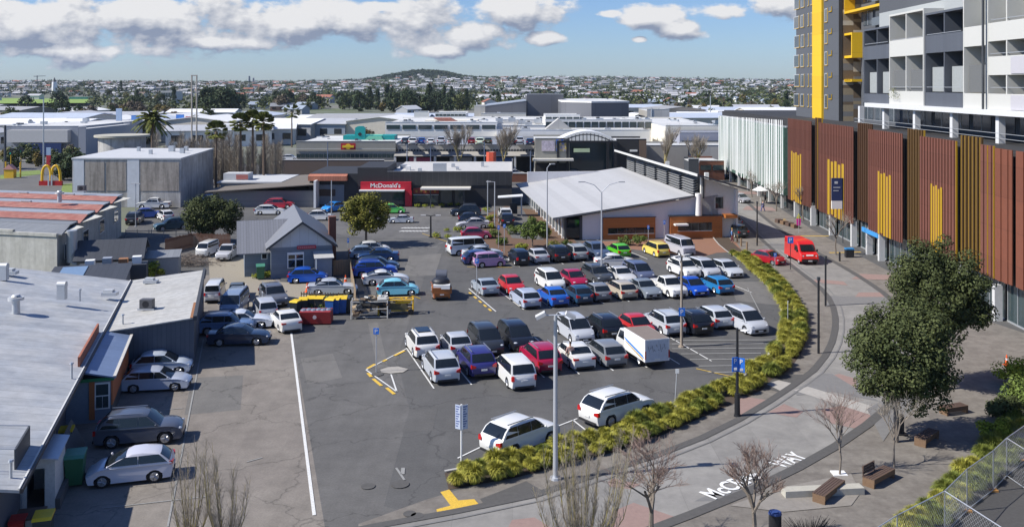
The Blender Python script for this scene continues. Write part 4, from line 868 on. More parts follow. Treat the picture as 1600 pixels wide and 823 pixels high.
for (p0, z0, z1) in ((1541.5, 7.9, 17),): a = MB(); fbox(a, s4(p0), s4(p0)+.2, .3, .45, 3, z1); a.build('post', DKGREY, b)
for (p0, p1, z0, z1) in ((1580, 1660, 6.3, 7.8), (1580, 1660, 3.1, 4.4)): a = MB(); fbox(a, s4(p0), s4(p1), .01, .05, z0, z1); a.build('perforated_screen', M('lilac_grey_screen', (.45, .44, .47), .6, var=.2, scale=8), b)
CUR = [M('curtain_cream', (.5, .46, .38), .8), M('curtain_grey', (.3, .31, .33), .8)]; br_ = random.Random(6)
for (p0, p1, zf, n_) in ((1392, 1441, 3.3, 2), (1392, 1441, 8.8, 2), (1446, 1502, 3.3, 2), (1446, 1502, 8.9, 2), (1545, 1700, 6.4, 7), (1545, 1700, 9.5, 7), (1545, 1700, 3.3, 7), (1350, 1387, 8.7, 2)):
    for k in range(n_):
        s0, s1 = s4(p0), s4(p1); x = s0+(s1-s0)*(k+br_.uniform(.25, .6))/n_; a = MB(); fbox(a, x, x+br_.uniform(.5, 1.0), -2.09, -2.03, zf, zf+2.3); a.build('curtain', CUR[k % 2], b)
    a = MB(); fbox(a, s4(p0)+.2, s4(p1)-.2, -.1, -.06, zf+1.75, zf+1.8); a.build('hand_rail', STEEL, b)
# small potted plants and windsurf-coloured ornament on the balconies
t = thing('balcony_plant', 'plants hanging over the lower left white balcony', 'plant', FB+fd*s4(1402)+Vector((-.25, 0, 4.5)), 0)
r5 = random.Random(5); a = MB()
for i in range(160):
    p = Vector((r5.uniform(-.5, .3), r5.uniform(-1.0, 1.0), r5.uniform(-.8, .5))); q = Vector((r5.uniform(-.12, .12), r5.uniform(-.12, .12), r5.uniform(-.12, .12))); a.face([p, p+q, p+q+Vector((0, .1, .08))])
a.build('foliage', M('balcony_leaf', (.12, .13, .05), .8, island=.5), t, fix=False)
# ---------------------------------------------------------------- shopping centre and the town behind
def block(name, label, cat, x0, x1, yt, D, dep, mat, roof=None, zb_=0, win=None, par=.5, rz=0, cap=None):
    z = zy(yt, D); X0_, X1_ = at(x0, D).x, at(x1, D).x; w = X1_-X0_
    b = thing(name, label, cat, (X0_, D, 0), rz); a = MB(); a.box(0, w, 0, dep, zb_, z-par); a.box(0, w, 0, .3, z-par, z-.02); a.box(0, w, dep-.3, dep, z-par, z-.02); a.build('wall', mat, b)
    a = MB(); a.box(.02, w-.02, .32, dep-.32, z-par+.003, z-par+.1); a.build('roof', roof or MROOF, b)
    a = MB(); a.box(-.05, w+.05, -.06, .36, z-.017, z+.08); a.build('coping', cap or WHITE, b)
    if win:
        y0, y1, n = win; za, zb2 = zy(y1, D), zy(y0, D)
        for k in range(n): a = MB(); a.box(w*(k+.08)/n, w*(k+.92)/n, -.12, -.003, za, zb2); a.build('window', GLASSB, b)
    return b, w, z
MROOF = M('white_roof', (.66, .66, .64), .6, var=.12, scale=.08, c2=(.55, .55, .53)); MGR = M('mall_grey', (.34, .325, .30), .8, var=.08, scale=.2); MGG = M('mall_greenish_grey', (.30, .295, .26), .8, var=.08, scale=.3); MLG = M('mall_pale_panel', (.50, .485, .455), .6, var=.06, lines=(0, 2.4, .02, .3)); MCR = M('mall_cream', (.76, .72, .62), .7, var=.06, scale=.2); MDK = M('cinema_dark', (.12, .125, .14), .7, var=.05, lines=(0, 9, .01, .4)); DECK = M('deck_concrete', (.22, .24, .28), .85, var=.1, scale=.2); MWH = M('mall_white', (.82, .80, .75), .6, var=.05, scale=.2)
tnt = block
b, w, z = block('shopping_centre_wing', 'grey shopping centre wing with green strip windows and a red sign', 'building', 463, 618, 221, 204, 30, MGG, MROOF, win=(240.5, 246.5, 22), cap=M('pale_fascia', (.5, .5, .46), .7))
a = MB(); a.box(-3, w, -1.5, -.13, 2.6, 2.9); a.build('canopy', MGR, b); a = MB(); a.box(0, w, -.2, -.13, 0.1, 2.55); a.build('shopfront', M('dark_core'), b)
a = MB(); a.box(-.1, w, -.25, -.13, 5.3, 5.5); a.build('trim', M('pale_fascia'), b)
X = at(533, 203.6).x; t = thing('fast_food_sign', 'red sign with yellow lettering on the grey shopping centre wing', 'sign', (X, 203.5, 0)); a = MB(); a.box(0, 3.2, -.2, .1, 5.3, 6.7); a.build('panel', RED, t); a = MB(); a.tube((1.6, -.26, 6.0), (1.6, -.21, 6.0), .62, .62, 14); a.box(.35, 2.85, -.3, -.265, 5.75, 6.25); a.build('lettering_shape', M('bright_yellow', (.8, .55, .03), .5), t)
b, w, z = block('shopping_centre_wing', 'long pale shopping centre front under the rooftop car park', 'building', 618.5, 895, 226, 206, 34, MLG, DECK, par=.9)
a = MB(); a.ext([(0, -.1, 4.6), (w, -.1, 4.6), (w, -3.6, 3.9), (0, -3.6, 3.9)], (0, 0, .12)); a.build('canopy', MGR, b)
a = MB()
for k in range(60): a.box(k*w/60, (k+.7)*w/60, -.1, -.01, 4.05+.6, 5.2)
a.build('clerestory', DKGREY, b); a = MB(); a.box(0, w, -.3, -.12, 0.05, 3.7); a.build('shopfront', M('dark_core'), b)
for k in range(9): a = MB(); a.box(k*w/9, k*w/9+.5, -3.5, -3.1, 0, 3.9); a.build('column', M('pale_column'), b)
for k, c_ in enumerate(((.5, .1, .2), (.4, .4, .4), (.1, .2, .5), (.5, .3, .1))): a = MB(); a.box(3+k*9, 8+k*9, -.4, -.31, 2.4, 3.4); a.build('shop_sign', M('shop_sign_%s' % ('pink', 'grey', 'navy', 'tan')[k], c_, .6), b)
# rooftop levels behind
block('white_roof_hall', 'white hall with a strip of dark windows above the green gable', 'building', 602, 776, 191, 246, 40, MWH, win=(195.5, 202, 7))
block('white_roof_hall', 'long low white roof above the rooftop parking', 'building', 776, 1015, 203, 241, 12, MWH)
block('white_roof_hall', 'stepped white roof in the middle of the shopping centre', 'building', 768, 860, 196, 256, 14, MWH)
block('white_roof_hall', 'broad white roof sloping behind the stepped one', 'building', 724, 905, 187, 285, 30, MWH)
block('white_roof_hall', 'cream block in front of the dark cinema box', 'building', 752, 822, 177, 318, 26, MCR)
b, w, z = block('glazed_gallery', 'long gallery with a row of square dark windows behind the entrance arch', 'building', 852, 1019, 187, 256, 24, MWH, win=(190.5, 200.5, 14))
b2, w2, z2 = block('white_roof_hall', 'upper white storey with short dark windows left of the gallery', 'building', 852, 906, 179.5, 268, 14, MWH, win=(183, 188, 5))
block('white_roof_hall', 'cream block rising right of the gallery', 'building', 1018, 1062, 193, 258, 30, MCR)
block('white_roof_hall', 'pale plant room block with grey louvres right of the cinema', 'building', 1011, 1046, 171, 300, 20, MLG)
block('white_roof_hall', 'wide flat white roof at the right of the shopping centre', 'building', 1040, 1135, 196, 232, 60, MCR)
block('grey_hall', 'lavender grey hall with two small dark windows', 'building', 1062, 1140, 207, 222, 9, M('lavender_wall', (.33, .34, .40), .7), win=(220, 225, 2))
block('grey_hall', 'grey low wing below the lavender hall', 'building', 1010, 1075, 227, 205, 14, MGR)
block('grey_hall', 'pale low wing beside the white fin building', 'building', 1076, 1150, 227, 208, 12, MLG)
block('brick_shop', 'red brick shop with dark window under the pale wing', 'building', 1093, 1132, 251, 190, 12, BRICK, win=(258, 266, 2))
t = block('drum_tower', 'dark grey block standing beside the brick shop', 'building', 1076, 1092, 248, 178, 5, DKGREY)
t = block('cinema', 'big dark grey cinema box with a pale side block', 'building', 823, 880.5, 147.5, 335, 40, MDK)
D_ = 334; b = thing('cinema_wing', 'dark grey wedge shaped wing with sloping top left of the cinema box', 'building', (0, D_, 0)); xa, xb = at(758, D_).x, at(822.5, D_).x
a = MB(); a.ext([(xa, 0, 0), (xb, 0, 0), (xb, 0, zy(158, D_)), (xa, 0, zy(166, D_))], (0, 34, 0)); a.build('wall', MDK, b); a = MB(); a.ext([(xa, -.1, zy(166, D_)), (xb, -.1, zy(158, D_)), (xb, -.1, zy(157, D_)), (xa, -.1, zy(165, D_))], (0, 34.2, 0)); a.build('roof_edge', STEEL, b)
block('cinema_wing', 'pale side block left of the cinema wedge', 'building', 741, 770, 165.5, 338, 20, MLG)
D_ = 300; b = thing('cinema_hall', 'dark hall with a white roof edge right of the cinema box', 'building', (0, D_, 0)); xa, xb, xc = at(880.5, D_).x, at(924, D_).x, at(985, D_).x
a = MB(); a.prism([(xa, 12), (xb, 0), (xc, 4), (xc, 60), (xa, 60)], 0, zy(161, D_)); a.build('wall', MDK, b); a = MB(); a.prism([(xa, 11.8), (xb, -.2), (xc+.2, 3.8), (xc+.2, 60), (xa, 60)], zy(161, D_)+.003, zy(158.5, D_)); a.build('roof', MROOF, b)
for k in range(3): a = MB(); a.box(xb+3+k*4, xb+3.3+k*4, 0, .3, 0, zy(162, D_)); a.m = None
# sail vents and roof machinery
t = thing('roof_skylight', 'pale faceted skylight on the white roof behind the entrance', 'skylight', at(873, 243, 7.9)); a = MB(); a.ext([(-3.5, 0, 0), (3.5, 0, 0), (0, 0, 2.8)], (0, 5, 0)); a.build('facets', MLG, t)
for i, (px, py) in enumerate(((780, 186), (800, 185), (815, 189), (826, 192), (840, 187), (835, 196))):
    t = thing('roof_unit', 'small mechanical unit in the cluster on the central white roof', 'roof unit', at(px, 262+i*2, zy(py+2, 262+i*2)), 0, 'roof units on the central white roof'); a = MB(); a.box(-1, 1, -.7, .7, -.6, .6); a.build('casing', STEEL, t); a = MB(); a.tube((0, 0, .6), (0, 0, .9), .4, .4, 10); a.build('fan', DKGREY, t)
t = thing('red_roof_panel', 'sloping red roof panel on the white roofs', 'roof panel', at(696, 262, 0)); a = MB(); a.ext([(-3.4, 0, zy(185, 262)), (1.5, 0, zy(185, 262)), (4.2, 0, zy(193, 262)), (-.2, 0, zy(193, 262))], (0, 1, .2)); a.build('panel', REDROOF, t); a = MB(); a.box(-6, 9, 1.3, 9, 0, zy(188, 262)); a.build('base_block', MCR, t)
b, w, z = block('white_roof_hall', 'white block with a curved top and two bands of windows', 'building', 680, 728, 176, 300, 16, MWH, win=(178.5, 181.5, 8)); 
block('portal_building', 'white portal frame at the left of the curved top block', 'building', 647, 669, 174, 300, 4, MWH)
# green gable play building
b = thing('green_gable', 'turquoise clock gable and pale green roof behind the red sign', 'building', at(556, 216, 0)); TQ = M('turquoise', (.0, .27, .26), .5); LG_ = M('mint_roof', (.16, .50, .34), .5)
a = MB(); a.box(-3, 9, .1, 6, 0, zy(212, 216)); a.ext([(-.2, 0, zy(222, 216)), (2.1, 0, zy(222, 216)), (2.1, 0, zy(200, 216)), (1.5, 0, zy(197.5, 216)), (.4, 0, zy(197.5, 216)), (-.2, 0, zy(200, 216))], (0, 1.4, 0)); a.build('gable', TQ, b)
a = MB(); a.tube((.95, -.1, zy(210, 216)), (.95, -.003, zy(210, 216)), .42, .42, 12); a.build('round_opening', BLACKM, b); a = MB(); a.ext([(1.2, -.3, zy(223, 216)), (6.8, -.3, zy(223, 216)), (6.0, -.3, zy(213, 216)), (3.0, -.3, zy(213, 216))], (0, 3, .3)); a.build('mint_roof', LG_, b)
for x in (3.2, 4.3): a = MB(); a.ball((x, -.5, zy(220, 216)), .3); a.build('dark_ball', BLACKM, b)
# entrance arch
D_ = 196; b = thing('entrance_arch', 'arched mall entrance with a dark frame under a curved white truss roof', 'entrance', at(917, D_)); xw = (at(962, D_).x-at(868, D_).x)/2
arc = [(-xw+2*xw*i/16, 0, zy(220, D_)+ (zy(205, D_)-zy(220, D_))*math.sin(math.pi*i/16)) for i in range(17)]
a = MB(); a.ext(arc+[(p[0], 0, p[2]-.35) for p in arc[::-1]], (0, 8, 0)); a.build('arched_roof', WHITE, b)
a = MB(); a.path([(p[0], -.1, p[2]-.7) for p in arc], .13, 5)
for i in range(2, 15): a.tube((arc[i][0], -.1, zy(220, D_)), (arc[i][0], -.1, arc[i][2]-.4), .09, k=5)
a.build('truss', DKGREY, b)
a = MB(); a.box(-xw, xw, -.3, .2, zy(223, D_), zy(220, D_)); 
for x in (-xw, -xw+2, xw-2.2, xw-.5): a.box(x, x+.5, -.3, .2, 0, zy(223, D_))
a.build('frame', BLACKM, b); a = MB(); a.box(-xw+.5, xw-.5, 3, 3.3, 0, zy(222, D_)); a.build('glass_front', GLASSB, b)
a = MB(); a.box(-2.8, .6, -.1, .1, zy(238, D_), zy(232, D_)); a.build('entrance_sign', M('pale_green_sign', (.45, .55, .35), .6), b)
b, w, z = block('poster_building', 'grey-green corner block with two posters left of the arch', 'building', 836, 890, 216, 196, 14, MGG)
a = MB(); a.box(1.4, 4.2, -.15, -.01, zy(236, 196), zy(220, 196)); po = a.build('poster', M('pale_poster', (.5, .45, .52), .6, var=.5, scale=.8), b); a = MB(); a.box(4.5, 6.6, -.15, -.01, zy(236, 196), zy(218, 196)); a.build('poster', M('blue_poster', (.03, .12, .5), .6, var=.3, scale=.8, c2=(.6, .45, .05)), b)
a = MB(); a.box(-.5, 8, -2.6, -.16, zy(250, 196), zy(247, 196)); a.build('canopy', M('cream_canopy'), b); a = MB(); a.box(0, 7.2, -.1, -.01, .1, 3); a.build('shopfront', M('dark_core'), b)
b, w, z = block('black_sign_building', 'black hall with a small white sign and brown end right of the arch', 'building', 963, 1010, 217, 198, 10, M('charcoal_render'))
a = MB(); a.box(4.9, w, -.08, -.003, 0, z-.3); a.build('brown_panel', M('brown_panel', (.16, .11, .08), .8), b); a = MB(); a.box(2.9, 4.5, -.1, -.003, zy(237, 198), zy(234, 198)); a.build('white_sign', WHITE, b)
b, w, z = block('brick_wall', 'low red brick wall behind the restaurant', 'wall', 800, 905, 271, 186, .4, BRICK, par=.1)
b, w, z = block('brick_wall', 'long brown wall along the service road behind the restaurant', 'wall', 430, 600, 250, 196, .4, M('brown_wall', (.13, .10, .085), .9), par=.1)
# orange posts at the entrance
for px in (900, 907, 913, 940): t = thing('orange_post', 'orange post on the forecourt of the mall entrance', 'post', at(px, 172, 0), 0, 'orange posts before the mall entrance'); a = MB(); a.box(-.12, .12, -.12, .12, 0, 2.2); a.build('post', M('bright_orange', (.75, .2, .03), .5), t)
t = thing('red_pylon', 'tall curved orange-red pylon sign behind the restaurant roof', 'sign', at(767, 181, 0)); a = MB(); a.prism([(-.9, 0), (-.4, -.35), (.5, -.45), (1.0, 0), (.3, .3)], 0, 6.4); a.build('pylon', M('coral_red', (.75, .12, .06), .5), t)
# left: retail shed, petrol station
b, w, z = block('retail_shed', 'pale retail shed with a navy shop front at the far left', 'building', 6, 122, 197, 258, 45, M('shed_wall', (.27, .29, .33), .8), par=.2)
a = MB(); a.box(2, w-2, -2, -.01, zy(222, 258), zy(203, 258)); a.build('fascia', M('pale_fascia2', (.52, .51, .49), .7), b); a = MB(); a.box(6, 17, -2.1, -2.003, .1, zy(223, 258)); a.build('shopfront', M('navy_front', (.01, .03, .12), .5), b)
for (x, y, zz_) in ((4, 12, .8), (12, 20, .5), (8, 30, 1)): a = MB(); a.box(x, x+1.5, y, y+1.5, z, z+zz_); a.build('roof_unit', STEEL, b)
block('retail_shed', 'grey annex at the right end of the pale retail shed', 'building', 122.5, 134, 199, 256, 30, M('shed_wall'))
b, w, z = block('petrol_station', 'petrol station canopy with navy underside and blue price sign', 'petrol station', 122, 200, 190, 300, 18, M('canopy_white', (.62, .63, .65), .6), zb_=zy(193, 300)-.9, par=.2)
for k in range(4): a = MB(); a.box(2+k*4.6, 2.4+k*4.6, 3, 3.4, 0, zy(193, 300)); a.build('column', WHITE, b)
a = MB(); a.box(1, 15, 10, 14, 0, 5); a.build('kiosk', M('navy_front'), b); a = MB(); a.box(7, 10, -.2, .1, .2, 4); a.build('blue_board', BLUE, b)
t = thing('price_sign', 'tall blue and orange price sign beside the petrol station', 'sign', at(186, 296, 0)); a = MB(); a.box(-.9, .9, -.2, .2, 0, 12); a.build('pillar', M('pale_blue_pillar', (.35, .45, .6), .5), t); a = MB(); a.box(-1.2, 1.2, -.25, -.203, 6, 8); a.build('price_panel', M('orange_panel', (.7, .3, .03), .5), t)
for i, (px, yt, D, c_) in enumerate(((205, 180, 310, (.1, .25, .6)), (275, 179, 330, (.05, .2, .6)), (290, 182, 335, (.6, .1, .1)))):
    block('advert_hoarding', ('blue and white hoarding beside the tall palm', 'blue hoarding left of the twin chimney', 'red hoarding left of the twin chimney')[i], 'hoarding', px, px+12, yt, D, .5, M('hoarding_%s' % ('blue', 'cobalt', 'red')[i], c_, .6), par=.1)

# individual sheds and warehouses in the middle distance
wr = random.Random(21)
WC = [('pale', (.55, .55, .53)), ('grey', (.35, .36, .38)), ('cream', (.55, .51, .44)), ('white', (.72, .72, .70)), ('blue grey', (.25, .29, .35)), ('tan', (.36, .31, .25))]
RC = [('white', (.72, .72, .71)), ('pale grey', (.55, .56, .57)), ('bright white', (.78, .78, .77)), ('light grey', (.42, .43, .45)), ('pale blue', (.45, .50, .58)), ('dull grey', (.34, .34, .34))]
def gable(name, wl, wd, h, rh, wm, rm, n=4, single=False):
    """returns a hidden-free prototype: thing with wall, roof, windows"""
    t = thing(name, None, None)
    a = MB(); a.box(-wl/2, wl/2, -wd/2, wd/2, -3, h); a.ext([(-wl/2, -wd/2, h), (-wl/2, wd/2, h), (-wl/2, 0, h+rh)], (wl, 0, 0)); a.build('wall', wm, t)
    a = MB(); e = .5; a.ext([(-wl/2-e, -wd/2-e, h-e*rh/(wd/2)+.03), (-wl/2-e, 0, h+rh+.05), (-wl/2-e, wd/2+e, h-e*rh/(wd/2)+.03), (-wl/2-e, wd/2+e, h-e*rh/(wd/2)+.25), (-wl/2-e, 0, h+rh+.3), (-wl/2-e, -wd/2-e, h-e*rh/(wd/2)+.25)], (wl+2*e, 0, 0)); a.build('roof', rm, t)
    a = MB()
    for k in range(n): x = -wl/2+wl*(k+.25)/n; a.box(x, x+wl/n*.5, -wd/2-.08, -wd/2-.003, h*.35, h*.75)
    if not single: a.build('window', GLASS, t)
    else: a.build('window', GLASS, t)
    return t
sheds = []
for i in range(10):
    wn_, wc = WC[i % 6]; rn, rc = RC[(i*2 + i//3) % 6]
    p = gable('warehouse', 26+6*(i % 4), 16+4*(i % 3), 5.0+(i % 3), 1.4, M('shed_%s_wall' % wn_.replace(' ', '_'), wc, .8, var=.1, scale=.3), M('shed_%s_roof' % rn.replace(' ', '_'), rc, .6, var=.12, scale=.2), 5)
    p['category'] = 'warehouse'; p['label0'] = p['label'] = '%s walled warehouse with %s roof' % (wn_, rn); p['group'] = '%s warehouses with %s roofs' % (wn_, rn); sheds.append(p); index_kids(p)
used = set()
def where(px, D):
    a_ = 'near the playing field' if px < 170 else 'left of the twin chimney' if px < 300 else 'right of the twin chimney' if px < 520 else 'below the volcanic hill' if px < 740 else 'behind the cinema' if px < 990 else 'toward the apartment tower'
    return ('in middle distance ' if D < 650 else 'in farther suburbs ' if D < 1300 else 'on skyline slope ')+a_
def relabel(o, D, px):
    o['label'] = o['label0']+' '+where(px, D); return o
def place_shed(px, D, rz, k):
    p = sheds[k]; l = at(px, D, hgt(at(px, D).x, D))
    if k not in used: p.location = l; p.rotation_euler = (0, 0, rz); used.add(k); relabel(p, D, px)
    else: relabel(dup(p, l, rz), D, px)
spots = [(-60, 330), (30, 330), (90, 360), (60, 400), (120, 420), (20, 470), (170, 380), (235, 350), (330, 330), (345, 300), (400, 310), (440, 330), (385, 380), (450, 400), (500, 330), (560, 345), (530, 390), (590, 380), (610, 330), (640, 400),
         (1000, 420), (1060, 400), (1090, 360), (1130, 390), (1170, 420), (1050, 480), (1110, 470), (1160, 500), (1200, 450), (200, 450), (280, 420), (320, 460), (980, 520), (1230, 520), (1180, 560), (-40, 520), (120, 520), (700, 390), (90, 300), (10, 295)]
for i, (px, D) in enumerate(spots): place_shed(px, D, wr.uniform(-.25, .25)+(math.pi/2 if wr.random() < .3 else 0), i % 10)
for k in range(10):
    if k not in used: bpy.data.objects.remove(sheds[k])
# far suburbs: individual houses on flat land and hillside
houses = []
HC_ = [('white', (.75, .75, .73)), ('cream', (.6, .55, .46)), ('grey', (.4, .41, .43)), ('brick', (.3, .16, .11)), ('pale', (.65, .64, .6))]
HR_ = [('grey', (.22, .23, .25)), ('terracotta', (.30, .12, .08)), ('white', (.62, .62, .62)), ('brown', (.16, .11, .09)), ('blue grey', (.3, .35, .42))]
for i in range(15):
    a_, ac = HC_[i % 5]; r_, rc = HR_[(i+i//5*2) % 5 if (i+i//5*2) % 5 != 1 or i > 5 else 0]
    p = gable('house', 13+2*(i % 3), 9+(i % 2), 3.2+2.6*(i % 3 == 0), 2.2, M('house_%s_wall' % a_, ac, .8, var=.05), M('house_%s_roof' % r_.replace(' ', '_'), rc, .7, var=.08), 3)
    p['category'] = 'house'; p['label0'] = p['label'] = '%s house with %s roof' % (a_, r_); p['group'] = 'distant %s houses with %s roofs' % (a_, r_); houses.append(p); index_kids(p)
ih = 0; taken = []
hu = set()
tries = 0
while ih < 290 and tries < 20000:
    tries += 1
    D = 520+ (wr.random()**.8)*2350; px = wr.uniform(-20, 1290)
    if 300 < px < 350 and D < 900: continue
    if 530 < px < 730 and 620 < D < 1100: continue
    if px < 160 and 560 < D < 1150: continue
    l = at(px, D); 
    if any(abs(l.x-q[0])+abs(l.y-q[1]) < 30 for q in taken): continue
    if ((l.x+285)/200)**2+((l.y-3050)/300)**2 < 1: continue
    taken.append((l.x, l.y)); k = wr.randrange(15); l.z = hgt(l.x, l.y)+.2
    rz = wr.uniform(-.5, .5)+(math.pi/2 if wr.random() < .4 else 0)
    if k not in hu: houses[k].location = l; houses[k].rotation_euler = (0, 0, rz); hu.add(k); relabel(houses[k], D, px)
    else: relabel(dup(houses[k], l, rz), D, px)
    ih += 1
# larger distant landmarks
block('apartment_block', 'white apartment block among the distant trees left of the twin chimney', 'building', 251, 274, 142, 900, 20, MLG, win=(145, 152, 6))
block('school_building', 'pale flat school building above the green field', 'building', 30, 62, 139, 1350, 30, MLG, win=(142, 145, 5)); block('school_building', 'brown roofed hall beside the school', 'building', 60, 85, 137, 1420, 30, M('tan_wall', (.33, .26, .2), .8))
block('stand', 'low green sports building at the end of the field', 'building', 108, 137, 151.5, 1050, 12, M('teal_wall', (.03, .18, .16), .7))
sheet('playing_field', [at(-60, 800), at(140, 830), at(138, 1080), at(-60, 1140)], 3.4, M('field_grass', (.20, .30, .05), .95, var=.15, scale=.02), 'bright green playing field at the far left').location = (0, 0, 0)
def mast(name, label, px, D, y0, y1, r, mat, cat='mast'):
    p = at(px, D, hgt(at(px, D).x, D)); t = thing(name, label, cat, p); a = MB(); a.tube((0, 0, 0), (0, 0, zy(y0, D)-p.z), r*1.4, r, 8); a.build('shaft', mat, t); return t, zy(y0, D)-p.z
t, h_ = mast('white_spire', 'white tower with a dark pointed top beyond the playing field', 85, 1300, 128, 150, 3.2, WHITE, 'tower'); a = MB(); a.tube((0, 0, h_), (0, 0, h_+6), 2.6, .3, 8); a.build('spire', DKGREY, t)
t = thing('tower_crane', 'distant tower crane at the far left skyline', 'crane', at(58, 2200, 20)); a = MB(); a.tube((0, 0, 0), (0, 0, 22), 1, 1, 5); a.build('mast', DKGREY, t); a = MB(); a.tube((-8, 0, 20), (20, 0, 21), .8, .6, 5); a.build('jib', DKGREY, t)
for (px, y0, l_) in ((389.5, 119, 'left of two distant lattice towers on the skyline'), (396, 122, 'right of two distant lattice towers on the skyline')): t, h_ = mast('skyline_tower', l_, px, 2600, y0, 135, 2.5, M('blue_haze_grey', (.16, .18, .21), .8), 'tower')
b = thing('twin_chimney', 'pair of tall pale concrete posts joined at the top behind the palms', 'mast', at(303.5, 235, 0)); zt = zy(119, 235)
for s in (-.62, .62): a = MB(); a.tube((s, 0, 0), (s, 0, zt), .22, .2, 8); a.build('post', M('pale_mast', (.42, .38, .33), .8), b)
a = MB(); a.box(-.8, .8, -.15, .15, zt, zt+.25); a.box(-.6, .6, -.1, .1, zy(142, 235), zy(141, 235)); a.build('cross_piece', M('pale_mast'), b)
for (px, D, y0, l_) in ((1018, 300, 168, 'thin mast right of the cinema hall'), (1110, 420, 150, 'thin pole among the houses at the right'), (745, 345, 160, 'short aerial left of the cinema')): mast('thin_mast', l_, px, D, y0, 0, .18, STEEL)

# rooftop machinery scattered over the roofs of the centre
ru = thing('roof_unit', 'small mechanical unit on the left white roofs of the shopping centre', 'roof unit', at(640, 262, zy(192, 262)), 0, 'roof units on the shopping centre'); a = MB(); a.box(-1, 1, -.7, .7, -.2, .8); a.build('casing', STEEL, ru); a = MB(); a.tube((0, 0, .8), (0, 0, 1.1), .4, .4, 10); a.build('fan', DKGREY, ru); index_kids(ru)
ur = random.Random(4)
for (x0, x1, yt, D0, D1, n) in ((605, 770, 192, 250, 280, 7), (780, 1010, 204, 243, 250, 8), (730, 900, 188, 288, 310, 9), (855, 1015, 188, 260, 276, 8), (1045, 1130, 197, 236, 285, 8), (470, 610, 222, 210, 230, 7), (760, 820, 178, 322, 340, 3), (885, 980, 159.5, 312, 350, 6), (20, 115, 198, 262, 295, 6)):
    zr = zy(yt, (D0+D1)/2 if False else D0)-.4
    for _ in range(n): px = ur.uniform(x0, x1); D = ur.uniform(D0, D1); dup(ru, at(px, D, zr), ur.uniform(0, 3), 'small mechanical unit on the %s' % ('pale retail shed' if px < 200 else 'grey shopping wing' if px < 612 and yt > 210 else 'left white roofs of the shopping centre' if px < 780 else 'central white roofs of the shopping centre' if px < 1020 else 'right white roofs of the shopping centre'), scale=(ur.uniform(.5, 1.5), ur.uniform(.5, 1.3), ur.uniform(.5, 1.2)))
# ---------------------------------------------------------------- plants
def leafmat(name, c, c2, sat=.45): 
    m = M(name, c, .65, var=.15, scale=.5, c2=c2, island=sat, spec=.12)
    b = m.node_tree.nodes['Principled BSDF']; b.inputs['Subsurface Weight'].default_value = 0
    return m
LPOH = leafmat('dark_olive_leaf', (.050, .064, .024), (.078, .092, .034), .4); LOL = leafmat('olive_leaf', (.13, .135, .025), (.19, .18, .035)); LGR = leafmat('fresh_leaf', (.09, .13, .03), (.13, .17, .04)); LYE = leafmat('yellow_leaf', (.26, .28, .03), (.20, .24, .03))
LFAR = leafmat('distant_leaf', (.065, .085, .03), (.105, .115, .04), .3); LFARD = leafmat('distant_dark_leaf', (.035, .055, .026), (.055, .075, .032), .3); LFARB = leafmat('distant_bare_twigs', (.13, .105, .075), (.16, .13, .09), .3); LFARO = leafmat('distant_autumn_leaf', (.14, .12, .035), (.18, .13, .04), .3)
BARK = M('grey_bark', (.19, .16, .13), .9, var=.3, scale=6); BARKY = M('lichen_bark', (.24, .20, .15), .9, var=.3, scale=2, c2=(.34, .28, .07)); TWIG = M('red_brown_twig', (.24, .17, .14), .9, var=.25, scale=5); TWIGG = M('grey_twig', (.30, .26, .21), .9, var=.3, scale=5)
def leafblob(mb, c, r, n, size, rg, flat=1.0, inner=.35, up=.35):
    c = Vector(c)
    for _ in range(n):
        d = Vector((rg.gauss(0, 1), rg.gauss(0, 1), rg.gauss(0, 1))).normalized(); q = r*(inner+(1-inner)*rg.random()**.5)
        p = c+Vector((d.x*q, d.y*q, d.z*q*flat)); nrm = (d+Vector((rg.uniform(-.7, .7), rg.uniform(-.7, .7), rg.uniform(-.4, .7)+up))).normalized()
        t = nrm.orthogonal().normalized(); t = (Matrix.Rotation(rg.uniform(0, 6.28), 3, nrm) @ t); bi = nrm.cross(t); s = size*rg.uniform(.6, 1.4)
        k = mb.pts([p-t*s*.5, p+bi*s*.32, p+t*s*.6, p-bi*s*.32]); mb.f.append((k, k+1, k+2, k+3))
def crown(rg, center, rad, nb, nper, size, br, flat=.85, bias=None):
    """uneven crown: leaf clumps on noisy ellipsoid"""
    mb = MB(); cs = []
    for i in range(nb):
        d = Vector((rg.gauss(0, 1), rg.gauss(0, 1), rg.gauss(0, 1)*.9)).normalized(); q = rg.uniform(.45, 1.0)
        c = Vector(center)+Vector((d.x*rad[0]*q, d.y*rad[1]*q, d.z*rad[2]*q)); rr = br*rg.uniform(.6, 1.35)
        leafblob(mb, c, rr, int(nper*rr/br), size, rg, flat); cs.append(c)
    return mb, cs
def limbs(mb, base, cs, r0, rg, fork=1.5):
    top = Vector(base)+Vector((0, 0, fork)); mb.tube(base, top, r0, r0*.75, 8)
    for c in cs:
        m1 = top.lerp(c, .5)+Vector((rg.uniform(-.2, .2), rg.uniform(-.2, .2), .2)); mb.path([top, m1, c], [r0*.45, r0*.25, r0*.08], 5)
def leafy_tree(name, label, pos, center, rad, nb, nper, size, br, lm, r0=.14, fork=1.6, seed=1, grp=None, bark=None):
    rg = random.Random(seed); t = thing(name, label, 'tree', pos, 0, grp); mb, cs = crown(rg, center, rad, nb, nper, size, br); mb.build('crown', lm, t, fix=False)
    a = MB(); limbs(a, (0, 0, 0), cs[::max(1, nb//12)], r0, rg, fork); a.build('trunk', bark or BARK, t); return t
leafy_tree('evergreen_tree', 'nearer of two dense dark evergreen trees in the plaza, hiding the street kerb', gp(1400, 690), (.45, 0, 4.75), (2.9, 2.6, 2.9), 150, 260, .15, .70, LPOH, .16, 2.4, 3)
